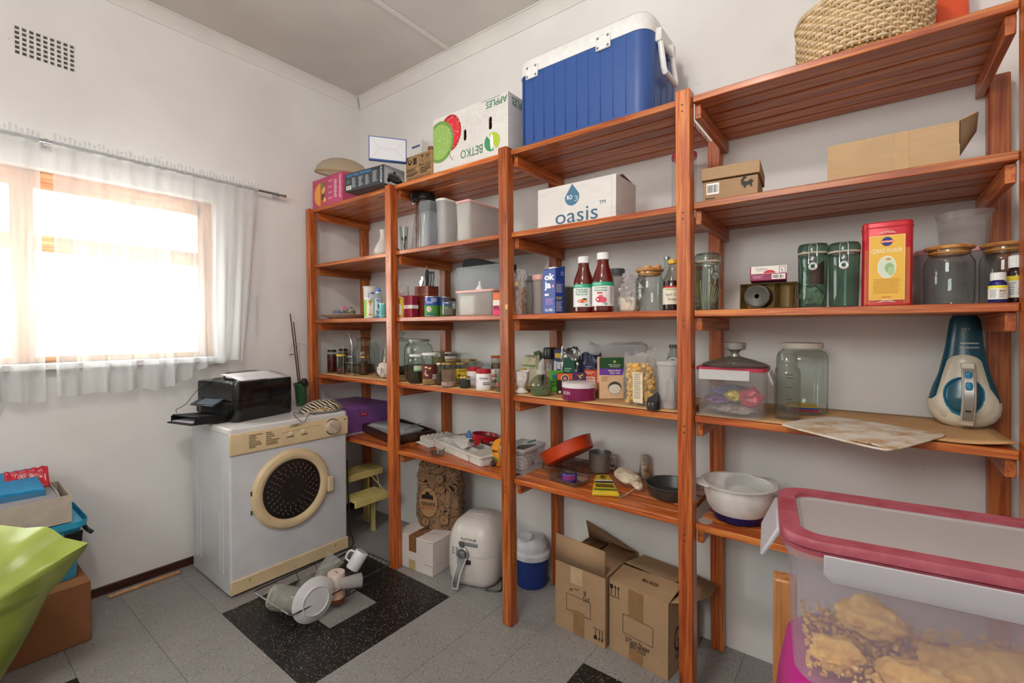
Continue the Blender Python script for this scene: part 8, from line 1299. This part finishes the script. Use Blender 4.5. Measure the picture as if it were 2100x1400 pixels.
# ------------------------------------------------------------------ stack of boxes under the window, left
c = at(188.6, 1311, z=0); hb = zat(192, 1191, c); xf = c.x; y1_ = c.y; BRC = cardboard('#8a5d40'); T = thing('brown_carton', 'brown cardboard carton on the floor under the blue tub', 'box', ((xf - 3.07) / 2, y1_ - .23, .001), 0); w, d = xf + 3.07, .46; bx('body', -w / 2, w / 2, -d / 2, d / 2, 0, hb, BRC, T, .004)
MB().loft([[(w / 2, -d / 2, hb), (w / 2, d / 2, hb), (w / 2, d / 2, hb + .003), (w / 2, -d / 2, hb + .003)], [(w / 2 - .10, -d / 2, hb + .008), (w / 2 - .07, d / 2 - .01, hb + .006), (w / 2 - .07, d / 2 - .01, hb + .010), (w / 2 - .10, -d / 2, hb + .012)]]).obj('torn_flap', cardboard('#a3754f'), T); bz = hb + .013
tb = at(181, 1163, z=bz); T = thing('blue_tub', 'bright blue plastic tub with black clips on the brown carton', 'tub', (-2.895, y1_ - .245, bz)); ht = zat(196, 1066, (-2.71, y1_ - .02, 0)) - bz; BT = mat('#35a0cc', .38, 0, .45, None, .04); w, d = .33, .47; tub(T, [(w * .88, d * .88, .03, 0), (w * .90, d * .90, .03, .005), (w * .97, d * .97, .035, ht - .03), (w * 1.06, d * 1.05, .04, ht - .028), (w * 1.08, d * 1.06, .04, ht)], BT)
MB().tf((w * .50, d * .42, ht - .05), (0, RAD(25), 0)).box(0, .010, -.03, .03, -.05, .01).obj('clip', BLACKP, T, bevel=.003); MB().tube([(w * .35, d * .50, ht - .03), (w * .36, d * .53, ht - .06), (w * .42, d * .56, ht - .075)], .009, 7).obj('clip_arm', BLACKP, T); bx('lid_insert', -w * .49, w * .49, -d * .49, d * .49, ht - .012, ht - .004, BT, T, .004)
TBt = bz + ht; T = thing('grey_white_box', 'open off-white cardboard box on top of the blue tub', 'box', (-2.885, y1_ - .265, TBt + .0012)); GWB = mat('#b9ae a3'.replace(' ', ''), .65, 0, .25, None, .05); hg = zat(178, 1012, (-2.74, y1_ - .05, 0)) - TBt; w, d, th = .30, .43, .004
MB().box(w / 2 - th, w / 2, -d / 2, d / 2, 0, hg).box(-w / 2, -w / 2 + th, -d / 2, d / 2, 0, hg).box(-w / 2 + th, w / 2 - th, d / 2 - th, d / 2, 0, hg).box(-w / 2 + th, w / 2 - th, -d / 2, -d / 2 + th, 0, hg).box(-w / 2 + th, w / 2 - th, -d / 2 + th, d / 2 - th, 0, th).obj('body', GWB, T); MB().poly([(-w / 2 + .02, d / 2 - .012, .02), (w / 2 - .02, d / 2 - .012, .02), (w / 2 - .02, d / 2 - .040, hg + .015), (-w / 2 + .02, d / 2 - .040, hg + .015)]).obj('inner_flap', GWB, T, solid=.003)
GX = T.location.copy(); t = thing('clear_box', 'clear frosted plastic box inside the off-white box', 'container', (GX.x + .02, GX.y + .04, GX.z + .006)); MB().stack([(rrect(.22, .27, .02), 0), (rrect(.23, .28, .02), hg - .008), (rrect(.21, .26, .02), hg + .004)]).obj('body', frost('#c9c9d2', .7), t)
rp = at(102, 985, x=-2.93); t = thing('red_snack_packet', 'shiny red printed packet lying on the clear box', 'packet', (-2.985, GX.y + .105, GX.z + hg + .006), pi / 2); RP = mat('#c01f34', .22, 0, .6, None, .1, 20); wr, hr = .135, .085
MB().grid(22, 10, lambda u, v: (-wr / 2 + wr * u, -.012 + .012 * sin(v * 9 + u * 4) * .4 - .05 * (1 - v), .002 + hr * v - .016 * sin(u * pi) * 0 + .004 * sin(u * 31) * v)).obj('body', RP, t, solid=.006, smooth=60); F = Face(t, lambda u, v, o: (u, -.055 + .05 * v / hr - .010 - o, v)); WI3 = ink('#e6c9cc')
F.text('OO', -.018, hr * .70, .012, WI3, .02, w=.022); F.text('KOK', .022, hr * .74, .010, WI3, .02, w=.026); F.frame(-.036, -.003, hr * .58, hr * .84, .0012, WI3); F.frame(.006, .040, hr * .63, hr * .88, .0012, WI3); F.quad(wr * .40, wr * .42, .01, hr * .95, WI3, 'stripe')
t = thing('blue_folded_bag', 'bright blue folded paper sack lying across the off-white box', 'bag', (0, 0, 0)); zt_ = GX.z + hg; k0 = [at(-60, 1040, z=zt_ + .01), at(93, 1014, z=zt_ + .006), at(50, 958, z=zt_ + .035), at(-60, 1000, z=zt_ + .05)]
for q in k0: q.x = max(q.x, -3.075); BB = mat('#2489bd', .5, 0, .35, None, .08)
MB().loft([[tuple(q) for q in k0], [tuple(q + Vector((0, 0, (.034, .028, .040, .040)[i]))) for i, q in enumerate(k0)]]).obj('body', BB, t, bevel=.004); MB().loft([[tuple(k0[0] + Vector((.02, 0, .0))), tuple(k0[1] + Vector((.02, 0, -.0))), tuple(k0[1] + Vector((.022, 0, .022))), tuple(k0[0] + Vector((.022, 0, .022)))], [tuple(k0[0] + Vector((.03, 0, -.01))), tuple(k0[1] + Vector((.03, .0, -.006))), tuple(k0[1] + Vector((.024, 0, .02))), tuple(k0[0] + Vector((.024, 0, .02)))]]).obj('turned_edge', mat('#1b5f86', .5, 0, .35, None, .08), t)

# ------------------------------------------------------------------ foreground: green bag at left, containers on a chair at right
dp = 1.62; 
def fg(px, py, dd): return EYE + ray(px, py) * dd
OUT = [(-120, 1058), (0, 1076), (52, 1082), (95, 1079), (110, 1086), (132, 1102), (181, 1113), (174, 1128), (148, 1160), (128, 1188), (102, 1214), (84, 1246), (62, 1290), (32, 1345), (0, 1396), (-30, 1450), (-60, 1500), (-120, 1500)]
ce = (-15, 1250); T = thing('green_bag', 'big lime green plastic bag in the left foreground', 'bag', (0, 0, 0)); LIME = NT('lime_plastic').set(.28, 0, .5); LIME.l(LIME.ramp(LIME.noise(LIME.coords((1, 1, 1), False), 6, 4), [(.3, '#87993c'), (.7, '#a9b85c')]), LIME.b.inputs['Base Color'])
from mathutils import noise as _nz
def ringp(s_, off, back):
    o = []
    for x, y in OUT:
        q = fg(ce[0] + (x - ce[0]) * s_, ce[1] + (y - ce[1]) * s_, dp); q = q + Vector((CF.x, CF.y, 0)) * (off * (1 if back else -1)); k = _nz.noise(q * 7) * .020 * (1 - abs(2 * s_ - 1)) + _nz.noise(q * 22) * .005 * (s_ < .98); o.append(q + Vector((CF.x, CF.y, 0)) * k)
    return o
def dense(P, k=4): return [tuple(Vector(P[i]).lerp(Vector(P[(i + 1) % len(P)]), j / k)) for i in range(len(P)) for j in range(k)]
rings = [dense(ringp(s_, o, False)) for s_, o in ((.1, .16), (.3, .155), (.5, .14), (.68, .115), (.82, .08), (.92, .045), (1.0, 0))] + [dense(ringp(s_, o, True)) for s_, o in ((.92, .02), (.7, .04), (.4, .05), (.1, .055))]
rings = [[(x, y, max(z, .002)) for x, y, z in r] for r in rings]
MB().loft(rings).obj('body', LIME.m, T, smooth=70); q = fg(-6, 1222, dp - .105); MB().tf(tuple(q), (pi / 2, 0, YAW)).box(-.03, .010, -.018, .014, -.001, .001).obj('black_print', BLACK, T)
# chair, basin, cake container
ZL = 1.062; a = at(1611, 1096, z=ZL); ang = RAD(8.6); ux = Vector((cos(ang), sin(ang), 0)); uy = Vector((-sin(ang), cos(ang), 0)); LW_, LD, HC = .40, .245, .222
cen = a + ux * LW_ / 2 + uy * LD / 2; zb = ZL - HC
T = thing('cake_container', 'large clear lock-lid container of yellow cake with a dusty red lid', 'container', (cen.x, cen.y, zb), ang); PC = frost('#e2d6e2', .33, .15, .35); w, d = LW_, LD
MB().stack([(rrect(w * .90, d * .84, .035, 6), 0), (rrect(w * .93, d * .88, .04, 6), .008), (rrect(w * .97, d * .94, .04, 6), HC - .040), (rrect(w * 1.0, d * .98, .042, 6), HC - .034), (rrect(w * 1.0, d * .98, .042, 6), HC - .018)], True, False).obj('body', PC, T, smooth=60)
DL = NT('dusty_red_plastic').set(.42, 0, .4); DL.l(DL.ramp(DL.noise(DL.coords((1, 1, 1), False), 30, 5, .6), [(.35, '#86343f'), (.7, '#9c4f5e')]), DL.b.inputs['Base Color']); ro, ri = rrect(w * 1.035, d * 1.03, .05, 6), rrect(w * .90, d * .80, .032, 6)
MB().loft([[(x, y, HC - .013) for x, y in ri], [(x, y, HC - .013) for x, y in ro], [(x, y, HC - .004) for x, y in ro], [(x * .99, y * .985, HC) for x, y in ro], [(x, y, HC) for x, y in ri], [(x, y, HC - .013) for x, y in ri]], False, False).obj('lid_frame', DL.m, T, smooth=40); MB().loft([[(x, y, HC - .022) for x, y in rrect(w * 1.0, d * .985, .045, 6)], [(x, y, HC - .022) for x, y in rrect(w * 1.022, d * 1.015, .048, 6)], [(x, y, HC - .015) for x, y in rrect(w * 1.022, d * 1.015, .048, 6)], [(x, y, HC - .015) for x, y in rrect(w * 1.0, d * .985, .045, 6)]], False, False).obj('lid_seal_band', DL.m, T, smooth=40)
MB().stack([(rrect(w * .90, d * .80, .032, 6), HC - .012), (rrect(w * .90, d * .80, .032, 6), HC - .007), (rrect(w * .875, d * .76, .03, 6), HC - .007), (rrect(w * .865, d * .75, .03, 6), HC - .010), (rrect(w * .5, d * .5, .02, 6), HC - .009)]).obj('lid_panel', frost('#bfb9b7', .82, .25), T)
CLP = frost('#c9c6cc', .93); MB().loft([[(-w * .36, -d * .505, HC - .056), (w * .40, -d * .505, HC - .056), (w * .40, -d * .495, HC - .056), (-w * .36, -d * .495, HC - .056)], [(-w * .385, -d * .525, HC - .044), (w * .41, -d * .525, HC - .044), (w * .41, -d * .51, HC - .044), (-w * .385, -d * .51, HC - .044)], [(-w * .385, -d * .535, HC - .016), (w * .41, -d * .535, HC - .016), (w * .41, -d * .52, HC - .016), (-w * .385, -d * .52, HC - .016)]]).obj('front_clip', CLP, T, bevel=.006)
MB().tf((-w * .515, d * .02, HC - .010), (0, RAD(24), 0)).loft([[(-.006, -d * .32, -.055), (.0, -d * .32, -.055), (.0, d * .22, -.055), (-.006, d * .22, -.055)], [(-.004, -d * .34, 0), (.004, -d * .34, 0), (.004, d * .30, 0), (-.004, d * .30, 0)]]).obj('side_clip', CLP, T, bevel=.003)
CK = NT('yellow_cake').set(.85, 0, .15); CK.l(CK.ramp(CK.noise(CK.coords((1, 1, 1)), 55, 4, .6), [(.3, '#c98f3c'), (.6, '#ecc06a'), (.75, '#f4d890')]), CK.b.inputs['Base Color']); CKm = CK.m
def inc(u, v, z): return cen.xy.to_3d() + ux * u + uy * v + Vector((0, 0, zb + z))
for k, (lb, u, v, sx, sy, sz, sd, z) in enumerate((('wedge of yellow cake leaning at the middle of the container', -w * .20, .02, .042, .030, .026, 101, .034), ('rounded piece of yellow cake against the left wall of the container', -w * .33, -.055, .032, .024, .022, 102, .012), ('long slice of yellow cake at the front of the container', -w * .09, -.060, .048, .024, .022, 103, .008), ('large broken slab of yellow cake at the right of the container', w * .18, -.01, .10, .06, .030, 104, .006))):
    o = crumple('cake_piece', CKm, None, (0, 0, 0), sx, sy, sz, sd, 4, .32); q = inc(u, v, z); o.location = q; o.rotation_euler = (0, 0, ang + .3 * (k % 2)); tag(o, lb, 'cake', 'pieces of cake in the container')
mb = MB(); R_ = random.Random(12)
for k in range(1500):
    u, v = R_.uniform(-.42, .42) * w, R_.uniform(-.38, .38) * d; z = .004 + R_.random() * .03 + .02 * max(0, u / w + .1); s_ = R_.uniform(.001, .0038); q = inc(u, v, z); mb.tf(tuple(q), (R_.uniform(0, 3), R_.uniform(0, 3), 0)).box(-s_, s_, -s_ * .7, s_ * .7, -s_ * .6, s_ * .6)
o = mb.obj('cake_crumbs', CKm, None, smooth=0, kind='stuff'); tag(o, 'loose yellow cake crumbs scattered on the container floor', 'crumbs')
MG = mat('#b0207e', .3, 0, .5, None, .06, 10); zs = .462; hbn = zb - zs - .002; T = thing('magenta_basin', 'magenta plastic basin turned upside down under the cake container', 'basin', (cen.x + .0, cen.y + .012, zs), ang); MB().stack([(rrect(w * 1.22, d * 1.5, .06, 6), 0), (rrect(w * 1.22, d * 1.5, .06, 6), .012), (rrect(w * 1.14, d * 1.36, .06, 6), .014), (rrect(w * 1.02, d * 1.18, .06, 6), hbn * .72), (rrect(w * .96, d * 1.08, .055, 6), hbn - .03), (rrect(w * .86, d * .92, .05, 6), hbn - .004), (rrect(w * .80, d * .84, .05, 6), hbn)]).obj('body', MG, T, smooth=60)
CHW = wood(2, '#8a5a30', '#b07a44', '#c8945a', rough=.5, knots=False, key='chair_wood'); T = thing('wooden_chair', 'plain wooden chair carrying the stacked containers, its post showing', 'chair', (cen.x + .02, cen.y + .02, 0), ang); bx('seat', -.25, .25, -.22, .22, .43, .46, CHW, T, .006)
pq = at(1612, 1225, z=.80); lp = pq - Vector((cen.x + .02, cen.y + .02, 0)); lx, ly = lp.dot(ux), lp.dot(uy)
for sx in (-.225, .225): bx('leg', sx - .02, sx + .02, -.21, -.17, .001, .43, CHW, T, .003)
for sx in (lx, .225): bx('back_post', sx - .022, sx + .022, .24, .285, .001, .815, CHW, T, .004)
bx('back_rail', lx, .225, .25, .272, .60, .66, CHW, T, .003); bx('back_apron', lx, .225, .222, .25, .40, .46, CHW, T, .003)
p = at(1594, 1300, y=pq.y + .22); T = thing('water_bottle', 'pale blue plastic water bottle behind the chair', 'bottle', (p.x + .075, p.y, .001)); R = .085; hh = zat(1590, 1292, p); lathe('body', [(0, 0), (R * .9, 0), (R, .02), (R, hh * .2), (R * .95, hh * .22), (R, hh * .24), (R, hh * .70), (R * .8, hh * .84), (R * .3, hh * .94), (R * .28, hh)], frost('#a3b9c4', .6), T, 34, False, True); lathe('base_band', [(R * 1.01, hh * .02), (R * 1.01, hh * .16)], mat('#27448a', .4), T, 34, False, False)
